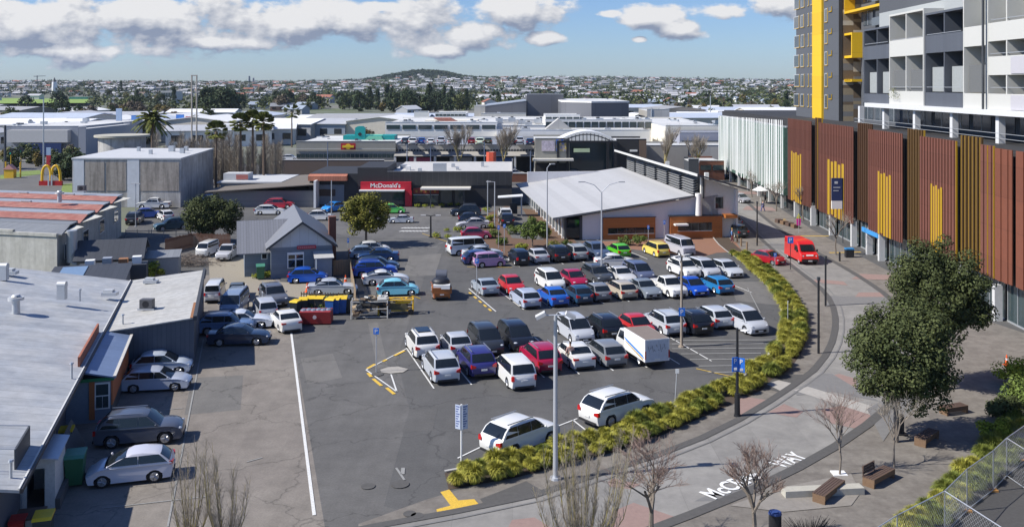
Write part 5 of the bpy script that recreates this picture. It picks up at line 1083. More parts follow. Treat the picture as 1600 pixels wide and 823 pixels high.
leafy_tree('evergreen_tree', 'farther and taller of two dense dark evergreen trees in front of the rust-red screen', gp(1474, 608), (-.3, 0, 6.2), (2.95, 2.7, 3.5), 160, 260, .155, .76, LPOH, .17, 2.6, 4)
leafy_tree('round_tree', 'round olive green tree between the grey house and the restaurant', gp(572, 384), (0, 0, 4.0), (3.1, 2.8, 2.4), 130, 110, .22, .66, LOL, .17, 1.9, 5)
leafy_tree('big_shrub_tree', 'dark green spreading tree left of the grey house', gp(332, 380), (0, 0, 3.4), (3.7, 2.6, 2.6), 150, 130, .22, .8, LPOH, .2, 1.2, 6)
leafy_tree('yellow_shrub', 'bright yellow-green shrub behind the shed roof', gp(228, 442), (0, 0, 1.3), (1.6, 1.2, .7), 26, 80, .2, .45, LYE, .08, .5, 8)
leafy_tree('garden_tree', 'loose green tree in the garden bed beside the tilted roof', gp(832, 386), (0, 0, 2.2), (1.9, 1.6, 1.2), 46, 90, .2, .5, LGR, .09, 1.0, 9)
for i, (x, y, s, m_, l) in enumerate(((770, 372, .9, LGR, 'round green shrub left of the garden tree'), (785, 383, .7, LGR, 'low green shrub in front of the garden bed'), (800, 366, .8, LGR, 'green shrub in the middle of the garden bed'), (850, 372, 1.0, LOL, 'olive shrub beside the tilted roof wall'), (864, 392, .9, LOL, 'broad shrub at the near corner of the garden'), (886, 388, .7, LGR, 'small shrub by the glazed corner'),
        (815, 392, .6, LYE, 'yellowish shrub behind the parked black SUV'), (765, 345, .5, LYE, 'yellow bush left of the drive-through'), (768, 357, .5, LYE, 'yellow bush below the drive-through lamp'), (976, 383, .9, LGR, 'clipped green shrub before the orange wall'), (1000, 384, .9, LGR, 'second clipped green shrub before the orange wall'), (163, 640, .45, LOL, 'small plant by the orange annex door'), (480, 416, .0, LYE, ''))):
    if not l: continue
    leafy_tree('shrub', l, gp(x, y), (0, 0, s*.75), (s, s*.8, s*.55), 14, 70, .16, .38*s+.1, m_, .04, .3, 20+i)
# little planter balls round the restaurant parking
pb = leafy_tree('small_bush', 'small round yellow-green bush in the restaurant planting', gp(652, 324), (0, 0, .4), (.35, .35, .25), 5, 60, .12, .28, LYE, .03, .2, 50, 'small bushes around the restaurant parking'); index_kids(pb)
for (x, y) in ((664, 324), (675, 324), (690, 323), (704, 322), (715, 322), (698, 362), (715, 362), (729, 361), (682, 372), (700, 373), (719, 374), (735, 374), (772, 340), (760, 331), (420, 432), (433, 432), (446, 431), (400, 435), (413, 434), (457, 431)): dup(pb, gp(x, y), rnd.uniform(0, 6), scale=rnd.uniform(.8, 1.3))
# ornamental grass clumps
def clump(seed, r=.62, h=.95, n=800, mat=None):
    rg = random.Random(seed); mb = MB()
    for _ in range(n):
        a = rg.uniform(0, 6.283); th = math.acos(rg.uniform(.08, 1)); d = Vector((math.cos(a), math.sin(a), 0)); s = Vector((-d.y, d.x, 0)).normalized()
        b0 = d*.2*math.sin(th)*rg.random(); L_ = rg.uniform(.82, 1.08); tip = d*r*math.sin(th)*L_+Vector((0, 0, h*(math.cos(th)*.72+.26)*L_))
        p1 = b0.lerp(tip, .45)+Vector((0, 0, h*.22*math.sin(th))); p2 = b0.lerp(tip, .8)+Vector((0, 0, h*.16*math.sin(th))); p3 = tip-Vector((0, 0, .06*math.sin(th)))+d*.05
        w = .013; k = mb.pts([b0-s*w, b0+s*w, p1+s*w*1.2, p1-s*w*1.2, p2+s*w, p2-s*w, p3]); mb.f += [(k, k+1, k+2, k+3), (k+3, k+2, k+4, k+5), (k+5, k+4, k+6)]
    return mb.mesh('grass_clump', mat, fix=False)
GR1 = leafmat('golden_grass_blade', (.36, .33, .055), (.25, .26, .05), .4); GR2 = leafmat('green_grass_blade', (.19, .215, .04), (.13, .16, .035), .4); GRT = leafmat('straw_grass_blade', (.34, .27, .10), (.28, .22, .08), .35)
cl = [clump(i, .66, 1.0, 900, GR1) for i in range(3)]+[clump(9+i, .7, 1.05, 900, GR2) for i in range(2)]+[clump(14, .6, .8, 700, GRT)]
LMK = ((705, 'round its blunt near end'), (745, 'below the two-panel sign'), (800, 'beside the first white SUV'), (868, 'at the tall lamp post'), (925, 'behind the many-stemmed bare tree'), (975, 'beside the second white SUV'), (1050, 'near the leaning white post'), (1105, 'short of the black lamp post'), (1150, 'at the black lamp post'), (1195, 'above the black lamp post'), (1225, 'by the hatched bays'), (1250, 'on its tight bend'))
def lm_(q):
    px = 800+q.x*F/q.y; py = Y0+F*H/q.y
    if py < 560: return 'on its outer bend' if py > 500 else 'past the bend by the slim white post' if py > 455 else 'on its upper stretch' if py > 425 else 'at its upper end near the bollards'
    return min(LMK, key=lambda a: abs(a[0]-px))[1]
def put_clump(p, me, s, label, grp):
    o = link('grass_clump', me, None, p, rnd.uniform(0, 6.28)); o.scale = (s, s, s*rnd.uniform(.85, 1.1)); tag(o, label, 'grass clump', grp)
hp = smooth(PX([(705, 758), (740, 756), (790, 745), (840, 732), (880, 722), (925, 710), (965, 699), (1000, 689), (1035, 673), (1070, 657), (1110, 638), (1150, 621), (1188, 602), (1218, 580), (1240, 554), (1252, 525), (1252, 494), (1241, 470), (1223, 450), (1199, 428), (1180, 412), (1163, 400)]), 1)
L_ = [0]
for a, b in zip(hp, hp[1:]): L_.append(L_[-1]+(b-a).length)
s_ = 0.2; i_ = 0
while s_ < L_[-1]:
    j = 0
    while j < len(L_)-2 and L_[j+1] < s_: j += 1
    a, b = hp[j], hp[j+1]; p = a.lerp(b, (s_-L_[j])/(b-a).length); t_ = (b-a).normalized(); nn = Vector((-t_.y, t_.x, 0))
    for row in (.0, 1.15):
        if rnd.random() < .05: continue
        q = p+nn*(row+rnd.uniform(-.1, .15))+t_*(rnd.uniform(-.12, .12)+row*.5); k = rnd.choice((0, 1, 2, 0, 1, 2, 3, 4)); 
        put_clump(q, cl[k], rnd.uniform(.72, 1.12), ('yellow-green' if k < 3 else 'greener')+' grass clump, %s row of curved bed, ' % ('front' if row < 1 else 'back')+lm_(q), 'golden grass clumps of the curved bed' if k < 3 else 'green grass clumps of the curved bed')
    s_ += 1.02; i_ += 1
put_clump(gp(990, 680), cl[5], .7, 'straw coloured dry grass clump in front of the curved bed', None)
# right-hand beds
for (x, y) in ((1395, 838), (1415, 825), (1432, 812), (1450, 800), (1466, 786), (1478, 770), (1492, 757), (1506, 742), (1520, 728), (1500, 775), (1520, 760), (1536, 748), (1552, 735), (1440, 830), (1465, 812), (1535, 712), (1548, 700), (1560, 690), (1575, 720), (1590, 700), (1480, 795), (1570, 670), (1585, 655), (1598, 668), (1600, 700)):
    k = rnd.choice((0, 1, 3, 4)); put_clump(gp(x, y+6), cl[k], rnd.uniform(.8, 1.05), 'arching grass clump beside the wire fence', 'grass clumps beside the wire fence')
for i, (x, y, s, m_, l) in enumerate(((1590, 600, 1.2, LYE, 'yellow-green bush at the right edge beyond the traffic cone'), (1598, 640, 1.3, LGR, 'bright green bush at the right edge above the fence'), (1572, 655, 1.0, LPOH, 'dark bush beside the shaded paving at the right'), (1556, 690, .8, LYE, 'round yellow-green bush below the dark one'))):
    leafy_tree('bush', l, gp(x, y), (0, 0, s*.75), (s, s*.8, s*.6), 24, 110, .15, .4*s, m_, .05, .3, 70+i)
# bare trees
def bare(seed, h, spread, r0, levels=5, nb=3, trunk=.35, upright=.0, twig=.5):
    rg = random.Random(seed); mb = MB(); tw = MB()
    def grow(p, d, L, r, lv):
        m = p+d*L*.5+Vector((rg.uniform(-.05, .05), rg.uniform(-.05, .05), 0))*L; e = p+d*L
        tgt = mb if lv > 2 else tw
        if r > .02: tgt.tube(p, m, r, r*.85, 6, False); tgt.tube(m, e, r*.85, r*.7, 6, False)
        else: tgt.tube(p, e, max(r*.75, .0045), max(r*.5, .003), 3, False)
        if lv == 0: return
        for k in range(nb+(rg.random() < .5)):
            a = rg.uniform(0, 6.283); dv = Vector((math.cos(a), math.sin(a), 0))*spread*rg.uniform(.5, 1.2)
            nd = (d+dv+Vector((0, 0, upright))).normalized(); st = p+d*L*rg.uniform(.45, 1.0) if lv < levels else p+d*L*rg.uniform(.7, 1)
            grow(st, nd, L*rg.uniform(.55, .85), r*.58, lv-1)
    grow(Vector((0, 0, 0)), Vector((0, 0, 1)), h*trunk, r0, levels); return mb, tw
def bare_tree(label, pos, seed, h, spread, r0, levels, nb, trunk, up, bm=BARK, tm=TWIG, grp=None, s=1, z=0):
    t = thing('bare_tree', label, 'tree', pos, rnd.uniform(0, 6), grp); a, b = bare(seed, h, spread, r0, levels, nb, trunk, up); a.build('trunk', bm, t, fix=False); b.build('twigs', tm, t, fix=False)
    # fit the drawn height
    zt = max([v[2] for v in b.v]+[v[2] for v in a.v]); k = h/zt*s; t.scale = (k, k, k); return t
bare_tree('small bare tree with reddish twigs beside the concrete bench', gp(1312, 742), 31, 4.3, .62, .07, 5, 3, .42, .05)
bare_tree('bare tree in front of the painted street name', gp(1177, 850), 32, 4.6, .62, .09, 6, 3, .28, .1, BARK, TWIG)
bare_tree('bare tree at the bottom left of the street, in front of the pink patch', gp(1018, 862), 33, 5.0, .75, .09, 6, 3, .24, .05, BARK, TWIG)
bare_tree('slender bare tree in front of the nearer evergreen', gp(1397, 729), 34, 3.9, .55, .07, 5, 3, .42, .1, BARK, TWIGG)
def upright(label, pos, seed, h, wd, n):
    rg = random.Random(seed); t = thing('bare_tree', label, 'tree', pos); a = MB(); b = MB()
    for i in range(n):
        an = rg.uniform(0, 6.283); q = rg.uniform(.15, 1)*wd; d = Vector((math.cos(an)*q, math.sin(an)*q, 0)); hh = h*rg.uniform(.55, 1)
        P = [Vector((0, 0, .3)), d*.35+Vector((0, 0, hh*.25)), d*.75+Vector((0, 0, hh*.55)), d*1.0+Vector((rg.uniform(-.1, .1), rg.uniform(-.1, .1), hh))]
        a.path(P, [.04, .028, .017, .005], 5)
        for k in range(46):
            f = rg.uniform(.25, .95); s = f*3; j = min(2, int(s)); p = P[j].lerp(P[j+1], s-j); e = p+Vector((rg.uniform(-.22, .22), rg.uniform(-.22, .22), rg.uniform(.25, .75)))
            b.tube(p, e, .007, .003, 3, False)
            for _ in range(2): q2 = p.lerp(e, rg.uniform(.3, .9)); b.tube(q2, q2+Vector((rg.uniform(-.2, .2), rg.uniform(-.2, .2), rg.uniform(.1, .35))), .004, .002, 3, False)
    a.tube((0, 0, 0), (0, 0, .5), .14, .1, 8); a.build('trunk', BARKY, t, fix=False); b.build('twigs', TWIGG, t, fix=False); return t
upright('large many-stemmed bare tree with yellow lichen in front of the grass hedge', gp(910, 905), 41, 6.1, 2.3, 44)
upright('bare upright tree at the bottom left, left one of two', gp(296, 880), 42, 5.4, 1.3, 13); upright('bare upright tree at the bottom left, right one of two', gp(352, 888), 43, 5.7, 1.3, 13)
# dark low twiggy plants at the plaza edge
t = thing('dry_shrub', 'dark dry shrub at the lower edge of the plaza', 'shrub', gp(1265, 835)); rg = random.Random(3); a = MB()
for i in range(260): p = Vector((rg.uniform(-1, 1), rg.uniform(-.7, .7), 0)); a.tube(p*.6, p*1.2+Vector((0, 0, rg.uniform(.2, .6))), .012, .006, 3, False)
a.build('twigs', M('dark_twig', (.05, .045, .04), .9), t, fix=False)
# trees in front of and among the shopping centre
for (x, y, D, yt, l) in ((718, 262, 194, 190, 'tall bare tree before the pale shopping centre front, left one'), (787, 264, 190, 182, 'tall bare tree before the pale shopping centre front, right one'), (1039, 262, 190, 190, 'tall bare tree right of the entrance arch'), (1087, 262, 186, 205, 'bare tree near the brick shop')):
    bare_tree(l, at(x, D, 0), x, zy(yt, D), .42, .22, 5, 4, .35, .25, BARKY, TWIGG)
# bare hedge of poplars behind the concrete building
pr = random.Random(5); pop = None
for i in range(44):
    px = 243+i*4.6+pr.uniform(-3, 3); D = 178+pr.uniform(-6, 8)
    if pop is None:
        pop = thing('bare_poplar', 'bare brown poplar in the row behind the concrete building', 'tree', at(px, D, 0), 0, 'bare poplars behind the concrete building'); a = MB(); b = MB(); a.tube((0, 0, 0), (0, 0, 9), .16, .05, 6)
        for k in range(520):
            z = pr.uniform(.6, 9.5); an = pr.uniform(0, 6.28); r = .3+.9*math.sin(min(1, z/10)*math.pi)**.6; p = Vector((math.cos(an)*r*.2, math.sin(an)*r*.2, z)); b.tube(p, p+Vector((math.cos(an)*r*.6, math.sin(an)*r*.6, pr.uniform(.6, 1.4))), .022, .01, 3, False)
        a.build('trunk', BARK, pop, fix=False); b.build('twigs', TWIGG, pop, fix=False); index_kids(pop)
    else: dup(pop, at(px, D, 0), pr.uniform(0, 6), scale=pr.uniform(.62, 1.05))
# palms
def palm(label, pos, h, r, n, fl, seed, fan=False, droop=.9):
    rg = random.Random(seed); t = thing('palm_tree', label, 'tree', pos); a = MB(); a.tube((0, 0, 0), (0, 0, h), .38 if not fan else .24, .3 if not fan else .18, 8); a.build('trunk', M('palm_trunk', (.14, .10, .07), .9, var=.3, scale=4), t)
    mb = MB()
    for i in range(n):
        an = rg.uniform(0, 6.283); el = rg.uniform(-.85 if fan else -.4, 1.35); d = Vector((math.cos(an)*math.cos(el), math.sin(an)*math.cos(el), math.sin(el))); side = d.cross(Vector((0, 0, 1))).normalized(); P = []
        for k in range(6): f = k/5; P.append(Vector((0, 0, h))+d*fl*f-Vector((0, 0, droop*fl*.5*f*f)))
        if fan:
            e = Vector((0, 0, h))+d*fl*.6
            for k in range(9): q = (d+side*(k-4)*.22-Vector((0, 0, .05*abs(k-4)))).normalized(); mb.face([e, e+q*fl*.4+side*.13, e+q*fl*.62, e+q*fl*.4-side*.13-Vector((0, 0, .12))])
        else:
            for k in range(5):
                for s in (-1, 1):
                    for m_ in range(3): f = P[k].lerp(P[k+1], m_/3); mb.face([f, f+(P[k+1]-P[k])*.35, f+(P[k+1]-P[k])*.9+side*s*.75*(1-.12*k)-Vector((0, 0, .2)), f+side*s*.5*(1-.12*k)-Vector((0, 0, .28))])
    mb.build('fronds', leafmat('palm_frond', (.10, .12, .03), (.15, .16, .04), .5), t, fix=False)
    if not fan or True: sk = MB(); sk.ball((0, 0, h-.5), .6 if not fan else .35, 8, 5, (1, 1, 1.6)); sk.build('dry_skirt', M('dry_fronds', (.19, .14, .08), .9, var=.4, scale=5), t)
    return t
D = 215; palm('tall feather palm at the left end of the bare poplars', at(238, D, 0), zy(186, D), 1, 60, 4.3, 1)
for i, (px, yt, D) in enumerate(((338, 205, 166), (376, 192, 167), (395, 188, 168), (412, 191, 166))): palm(('fan palm at the left of the group of fan palms', 'second fan palm from the left behind the poplars', 'third fan palm from the left behind the poplars', 'rightmost fan palm behind the poplars')[i], at(px, D, 0), zy(yt, D), 1, 90, 1.75, 5+i, True)
palm('small palm standing alone in front of the pale warehouses', at(456, 290, 0), zy(175, 290), 1, 36, 2.4, 11, True)
# middle and far trees: individual crowns
protos = []
for k, (nm_, m_, l, rr, hh, bs) in enumerate((('broad_tree', LFARD, 'dark broad tree among the distant suburbs', 5, 4.2, 5.5), ('broad_tree', LFAR, 'green rounded tree among the distant suburbs', 4.5, 3.6, 4.6), ('broad_tree', LFARB, 'brown bare-looking tree among the distant suburbs', 4, 3.6, 4.5), ('broad_tree', LFARO, 'olive-yellow tree among the distant suburbs', 3.5, 3.0, 4.0), ('conifer', LFARD, 'tall dark conifer among the distant suburbs', 3.0, 7.5, 8))):
    rg = random.Random(90+k); t = thing(nm_, l, 'tree', (0, 0, -500), 0, {0: 'distant dark broad trees', 1: 'distant green trees', 2: 'distant bare trees', 3: 'distant olive trees', 4: 'distant conifers'}[k]); mb = MB()
    for i in range(34):
        z = rg.uniform(-1, 1); a_ = rg.uniform(0, 6.28); q = rg.uniform(.4, 1); 
        if nm_ == 'conifer': rad_ = rr*(1-(z+1)/2)*.75+.3
        else: rad_ = rr*math.sqrt(max(.05, 1-z*z))
        leafblob(mb, (math.cos(a_)*rad_*q, math.sin(a_)*rad_*q, bs+z*hh), 1.5, 26, 1.05, rg)
    mb.build('crown', m_, t, fix=False); a = MB(); a.tube((0, 0, -1), (0, 0, bs), .4, .2, 6); a.build('trunk', BARK, t); index_kids(t); t['label0'] = l.replace(' among the distant suburbs', ''); protos.append(t)
cnt = 0; fr = random.Random(77); first = [True]*5
for_mid = 1
def put_tree(px, D, k, s):
    global cnt
    if px < 150 and 540 < D < 1120 and s < 1.15: return
    l = at(px, D); l.z = hgt(l.x, l.y); cnt += 1
    if first[k]: protos[k].location = l; protos[k].scale = (s, s, s); first[k] = False; relabel(protos[k], D, px)
    else: relabel(dup(protos[k], l, fr.uniform(0, 6), scale=(s, s, s*fr.uniform(.85, 1.15))), D, px)
for i in range(46): put_tree(fr.uniform(530, 730), fr.uniform(640, 900), fr.choice((0, 0, 0, 0, 1, 4)), fr.uniform(.9, 1.35))
for i in range(16): put_tree(fr.uniform(322, 362), fr.uniform(560, 680), 0, fr.uniform(1.1, 1.7))
for i in range(22): put_tree(fr.uniform(430, 500), fr.uniform(700, 1000), fr.choice((0, 1, 2)), fr.uniform(.8, 1.3))
for (px, D, s) in ((92, 700, 1.25), (97, 705, 1.2), (42, 620, 1.16), (30, 500, .9)): put_tree(px, D, 0, s)
for i in range(40): put_tree(fr.uniform(90, 330), fr.uniform(420, 640), fr.choice((2, 1, 2, 3)), fr.uniform(.6, 1.0))
for i in range(30): put_tree(fr.uniform(-10, 130), fr.uniform(380, 560), fr.choice((0, 1, 3)), fr.uniform(.6, 1.0))
for i in range(40): put_tree(fr.uniform(1000, 1235), fr.uniform(480, 900), fr.choice((0, 1, 2, 3)), fr.uniform(.5, .9))
for i in range(66): put_tree(fr.uniform(-10, 1260), fr.uniform(620, 1500), fr.choice((0, 0, 1, 1, 2, 3, 4)), fr.uniform(.7, 1.2))
for i in range(26): put_tree(fr.uniform(-10, 620), fr.uniform(285, 420), fr.choice((0, 1, 1, 3, 2)), fr.uniform(.35, .7))
# nearer green patches at the left by the crossing
for (px, D, k, s) in ((120, 190, 0, .6), (112, 196, 1, .5), (50, 230, 1, .5), (10, 235, 3, .5), (35, 245, 0, .4), (110, 240, 2, .4), (150, 178, 0, .55), (98, 190, 0, .6), (112, 205, 1, .6), (20, 215, 1, .5), (60, 222, 3, .4), (85, 232, 1, .4)): put_tree(px, D, k, s)
# the far wood and shrubs that read as a mass
def mass(name, label, n, f, lm, sz):
    mb = MB(); 
    for i in range(n):
        px, D, s = f()
        if px < 140 and D < 1150: continue
        l = at(px, D); z = hgt(l.x, l.y)
        for _ in range(6):
            c = Vector((l.x+fr.uniform(-4, 4)*s, l.y+fr.uniform(-4, 4)*s, z+fr.uniform(1, 7)*s))
            for __ in range(5):
                q = c+Vector((fr.uniform(-2, 2), fr.uniform(-2, 2), fr.uniform(-1.5, 1.5)))*s; d = [Vector((fr.uniform(-2, 2), fr.uniform(-2, 2), fr.uniform(-1.6, 1.6)))*sz*s for ___ in range(3)]; mb.face([q+d[0], q+d[1], q+d[2]])
    o = mb.build(name, lm, fix=False); o['kind'] = 'stuff'; tag(o, label, 'trees'); return o
mass('distant_trees', 'far-off suburban trees that merge into one mass', 3000, lambda: (fr.uniform(-30, 1290), 700+fr.random()*2400, fr.uniform(.6, 1.25)), LFAR, 1.0)
mass('distant_trees', 'dark far-off wood between the houses', 2000, lambda: (fr.uniform(-30, 1290), 900+fr.random()*2100, fr.uniform(.7, 1.3)), LFARD, 1.0)
def hillf():
    while 1:
        x, y = fr.gauss(-285, 120), fr.gauss(2990, 150)
        return (800+x*F/y, y, fr.uniform(.8, 1.3))
mass('hill_wood', 'dense wood covering the volcanic hill', 1100, hillf, LFARD, 1.6)
# small houses that read as one texture between the individual ones
mb = MB(); mr_ = MB(); mo = MB()
for i in range(950):
    px = fr.uniform(-30, 1290); D = 900+fr.random()**.7*2000; l = at(px, D); 
    if ((l.x+285)/180)**2+((l.y-3050)/260)**2 < 1: continue
    z = hgt(l.x, l.y); w = fr.uniform(5, 9); d = fr.uniform(4, 6); h = fr.uniform(2.8, 6)
    mb.box(l.x-w, l.x+w, l.y-d, l.y+d, z-2, z+h); (mo if fr.random() < .05 else mr_).ext([(l.x-w-.5, l.y-d-.5, z+h+.02), (l.x-w-.5, l.y+d+.5, z+h+.02), (l.x-w-.5, l.y, z+h+2)], (2*w+1, 0, 0))
for nme, m_, mt, lb in (('far_house_walls', mb, M('far_walls', (.58, .57, .54), .8, island=.35), 'walls of far-off houses merging on the slopes'), ('far_house_roofs', mr_, M('far_roofs', (.32, .32, .33), .8, island=.6), 'grey roofs of far-off houses merging on the slopes'), ('far_house_roofs', mo, M('far_red_roofs', (.30, .12, .08), .8, island=.3), 'terracotta roofs of far-off houses merging on the slopes')):
    o = m_.build(nme, mt, fix=False); o['kind'] = 'stuff'; tag(o, lb, 'houses')
# ---------------------------------------------------------------- vehicles
PAINT = M('car_paint', (1, 1, 1), .28, .0, var=0, objcol=True, coat=.7, spec=.5)
TYRE = M('tyre_rubber', (.015, .015, .016), .85, var=.1); RIM = M('alloy_rim', (.42, .43, .45), .35, .7, var=.05); TRIM = M('black_trim', (.02, .02, .022), .6, var=0); LAMP = M('headlamp_glass', (.62, .65, .68), .12, .3, var=0); TAIL = M('tail_lamp_red', (.45, .01, .01), .2, var=0, spec=.7); PLATE = M('number_plate', (.7, .7, .68), .5, var=0); CGL = M('car_glass', (.012, .016, .02), .05, var=0, spec=.7)
SP = dict(  # L, W, H, hood, belt, boot, cowl, roof front, roof rear, rear base
 hatch=(3.95, 1.69, 1.48, .80, .93, .96, 1.05, .20, -1.20, -1.82), sedan=(4.65, 1.79, 1.45, .80, .95, 1.02, 1.0, .25, -.95, -1.65), coupe=(4.6, 1.82, 1.38, .78, .94, 1.0, .8, .0, -.95, -1.9),
 wagon=(4.65, 1.77, 1.47, .78, .92, .95, 1.15, .30, -1.55, -2.14), suv=(4.65, 1.86, 1.68, .96, 1.06, 1.06, 1.15, .40, -1.55, -2.14), mpv=(4.7, 1.80, 1.72, .92, 1.02, 1.02, 1.55, .6, -1.8, -2.24),
 van=(4.8, 1.78, 2.02, 1.15, 1.22, 1.2, 1.95, 1.45, -2.22, -2.34), kei=(3.45, 1.50, 1.58, .92, 1.0, 1.0, 1.15, .7, -1.5, -1.68), ute=(5.2, 1.84, 1.78, 1.0, 1.10, 1.05, 1.15, .5, -.75, -1.0), prius=(4.05, 1.70, 1.46, .76, .95, 1.10, 1.2, .1, -1.35, -1.98))
_parts = {}
def carparts(kind):
    if kind in _parts: return _parts[kind]
    L, Wd, Hh, hd, bl, bt, cw, rf, rr, rb = SP[kind]; l2 = L/2; wr_ = .30 if kind in ('kei', 'hatch') else (.36 if kind in ('suv', 'ute') else .32); wb = L*.575; xf, xb = wb/2+.06, -wb/2+.02
    if kind == 'ute': wb = 3.05; xf, xb = 1.6, -1.45
    T = [-1, -.97, -.86, -.45, 0, .45, .86, .97, 1]; low = .20 if kind not in ('suv', 'ute', 'van') else .27
    def arch(cx):
        R_ = wr_+.07; return [(cx+R_*math.cos(R(a_)), max(low, wr_+R_*math.sin(R(a_)))) for a_ in range(-20, 201, 20)]
    top = [(-l2+.02, .50), (-l2, .72), (-l2+.04, bt-.10), (-l2+.14, bt), (rb, bt if kind in ('sedan', 'coupe') else bl), (cw, bl)]
    if kind == 'ute': top = [(-l2+.02, .55), (-l2, .8), (-l2, 1.02), (rb, 1.02), (rb+.02, bl), (cw, bl)]
    n_ = 4
    for i in range(1, n_): f = i/n_; top.append((cw+(l2-.32-cw)*f, bl+(hd-bl)*f+.04*math.sin(f*math.pi)))
    top += [(l2-.32, hd), (l2-.10, hd-.13), (l2, .56), (l2-.03, .34), (l2-.10, low)]
    bot = arch(xf)+arch(xb)+[(-l2+.08, low)]
    prof = top+bot; a = MB(); k = len(prof)
    for t in T:
        for (x, z) in prof:
            ay = abs(t); ed = max(0, (abs(x)-.66*l2)/(.34*l2)); y = t*Wd/2*(1-.13*ed*ed)
            zz_ = z-(.07*ay**5 if z > hd-.2 else 0); xx = x*(1-.028*ay**3) if abs(x) > l2*.8 else x
            if ay == 1: y -= math.copysign(.012, t); 
            if ay == 1 and z > .75: y -= math.copysign(.05, t)
            a.v.append((xx, y, zz_))
    for s in range(len(T)-1):
        for i in range(k): j = (i+1) % k; a.f.append((s*k+i, s*k+j, (s+1)*k+j, (s+1)*k+i))
    a.f.append(tuple(range(k))); a.f.append(tuple(range(len(T)*k-1, (len(T)-1)*k-1, -1)))
    # cabin
    bz = bt if kind in ('sedan', 'coupe') else bl
    cp = [(rb-.04, bz-.06, .935), (rb*.35+rr*.65, bz+(Hh-bz)*.60, .86), (rr-.05, Hh-.12, .80), (rr+.2, Hh-.045, .77), ((rr+rf)/2, Hh+.0, .765), (rf-.25, Hh-.02, .77), (rf+.05, Hh-.09, .80), (cw*.42+rf*.58, bl+(Hh-bl)*.58, .86), (cw+.10, bl-.06, .935)]
    if kind in ('suv', 'wagon', 'mpv', 'van', 'kei'): cp[1] = (rb*.52+rr*.48, bz+(Hh-bz)*.55, .875)
    TT = [-1, -.93, -.5, 0, .5, .93, 1]; kk = len(cp); n0 = len(a.v)
    for t in TT:
        for (x, z, wf) in cp: a.v.append((x-(.06*abs(t)**3 if x > 0 else -.05*abs(t)**3), t*Wd/2*wf, z-(.045 if abs(t) == 1 and z > Hh-.1 else 0)-(.015*abs(t)**2)))
    for s in range(len(TT)-1):
        for i in range(kk-1): a.f.append((n0+s*kk+i, n0+s*kk+i+1, n0+(s+1)*kk+i+1, n0+(s+1)*kk+i))
    a.f.append(tuple(n0+i for i in range(kk))); a.f.append(tuple(n0+(len(TT)-1)*kk+i for i in range(kk-1, -1, -1)))
    if kind == 'ute': 
        pass
    P = [('body', a.mesh('body', PAINT, 38), 'p', None)]
    # glass
    def wf_(z): f = (z-bl)/(Hh-bl); return .925-.135*max(0, min(1, f))
    def quad(x0, z0, x1, z1, m0=.86, m1=.80, o=.016):
        nx, nz = (z1-z0), -(x1-x0); l = math.hypot(nx, nz); nx, nz = nx/l, nz/l
        if (nx > 0) != (x0 > 0 if x0 else True): nx, nz = -nx, -nz
        g_ = MB(); N_ = 4; rows = []
        for (x, z, m_) in ((x0, z0, m0), ((x0+x1)/2, (z0+z1)/2+.012, (m0+m1)/2), (x1, z1, m1)):
            for t in (-1, -.5, 0, .5, 1): g_.v.append((x+nx*o-(.06*abs(t)**3*.7 if x > 0 else -.05*abs(t)**3*.7), t*Wd/2*m_, z+abs(nz)*o))
        for r_ in range(2):
            for c_ in range(4): i = r_*5+c_; g_.f.append((i, i+1, i+6, i+5))
        return g_
    ft = lambda x0, z0, x1, z1, f: (x0+(x1-x0)*f, z0+(z1-z0)*f)
    mf = cp[7]; x0, z0 = ft(cw+.06, bl-.05, mf[0], mf[1], .16); g_ = MB()
    def glasspoly(pts, front):
        g_ = MB(); 
        for (x, z, m_) in pts:
            for t in (-1, -.5, 0, .5, 1): g_.v.append((x+(.02 if front else -.02)-(.06*abs(t)**3*.7 if front else -.05*abs(t)**3*.7), t*Wd/2*m_, z+.012-(.015*t*t)))
        for r_ in range(len(pts)-1):
            for c_ in range(4): i = r_*5+c_; g_.f.append((i, i+1, i+6, i+5))
        return g_.mesh('windscreen' if front else 'rear_window', CGL, 60)
    P.append(('windscreen', glasspoly([(x0, z0, .86), (mf[0], mf[1], .80), (*ft(mf[0], mf[1], rf+.05, Hh-.09, .9), .745)], True), None, None))
    mr2 = cp[1]; x0, z0 = ft(rb-.04, bz-.06, mr2[0], mr2[1], .30 if kind not in ('sedan', 'coupe') else .2)
    P.append(('rear_window', glasspoly([(x0, z0, .82), (mr2[0], mr2[1], .77), (*ft(mr2[0], mr2[1], rr-.05, Hh-.12, .9), .72)], False), None, None))
    # side windows: trapezoids between belt and roof
    zt_, zb_ = Hh-.115, bl+.03
    def xfro(z): return ft(cw, bl, rf, Hh, (z-bl)/(Hh-bl))[0]-.12
    def xrea(z): return (rb+(rr-rb)*(z-bz)/(Hh-bz))+(.16 if kind != 'van' else .2)
    cuts = {'hatch': 2, 'sedan': 2, 'coupe': 1, 'wagon': 3, 'suv': 3, 'mpv': 3, 'van': 3, 'kei': 2, 'ute': 2, 'prius': 2}[kind]
    xs_ = [(xfro(zb_)*(1-i/cuts)+xrea(zb_)*(i/cuts)) for i in range(cuts+1)]
    for s in (-1, 1):
        for i in range(cuts):
            xa, xb2 = xs_[i]-(.014 if i else 0), xs_[i+1]+(.014 if i < cuts-1 else .05)
            ta = min(xa, xfro(zt_)) if i == 0 else xa; tb = xb2 if i < cuts-1 else max(xb2, xrea(zt_))
            xa = min(xa, xfro(zb_)); g_ = MB(); g_.face([(xa, s*(Wd/2*wf_(zb_)+.014), zb_), (ta, s*(Wd/2*wf_(zt_)+.006), zt_), (tb, s*(Wd/2*wf_(zt_)+.006), zt_), (xb2, s*(Wd/2*wf_(zb_)+.014), zb_)])
            P.append(('side_window', g_.mesh('side_window', CGL, 0, False), None, None))
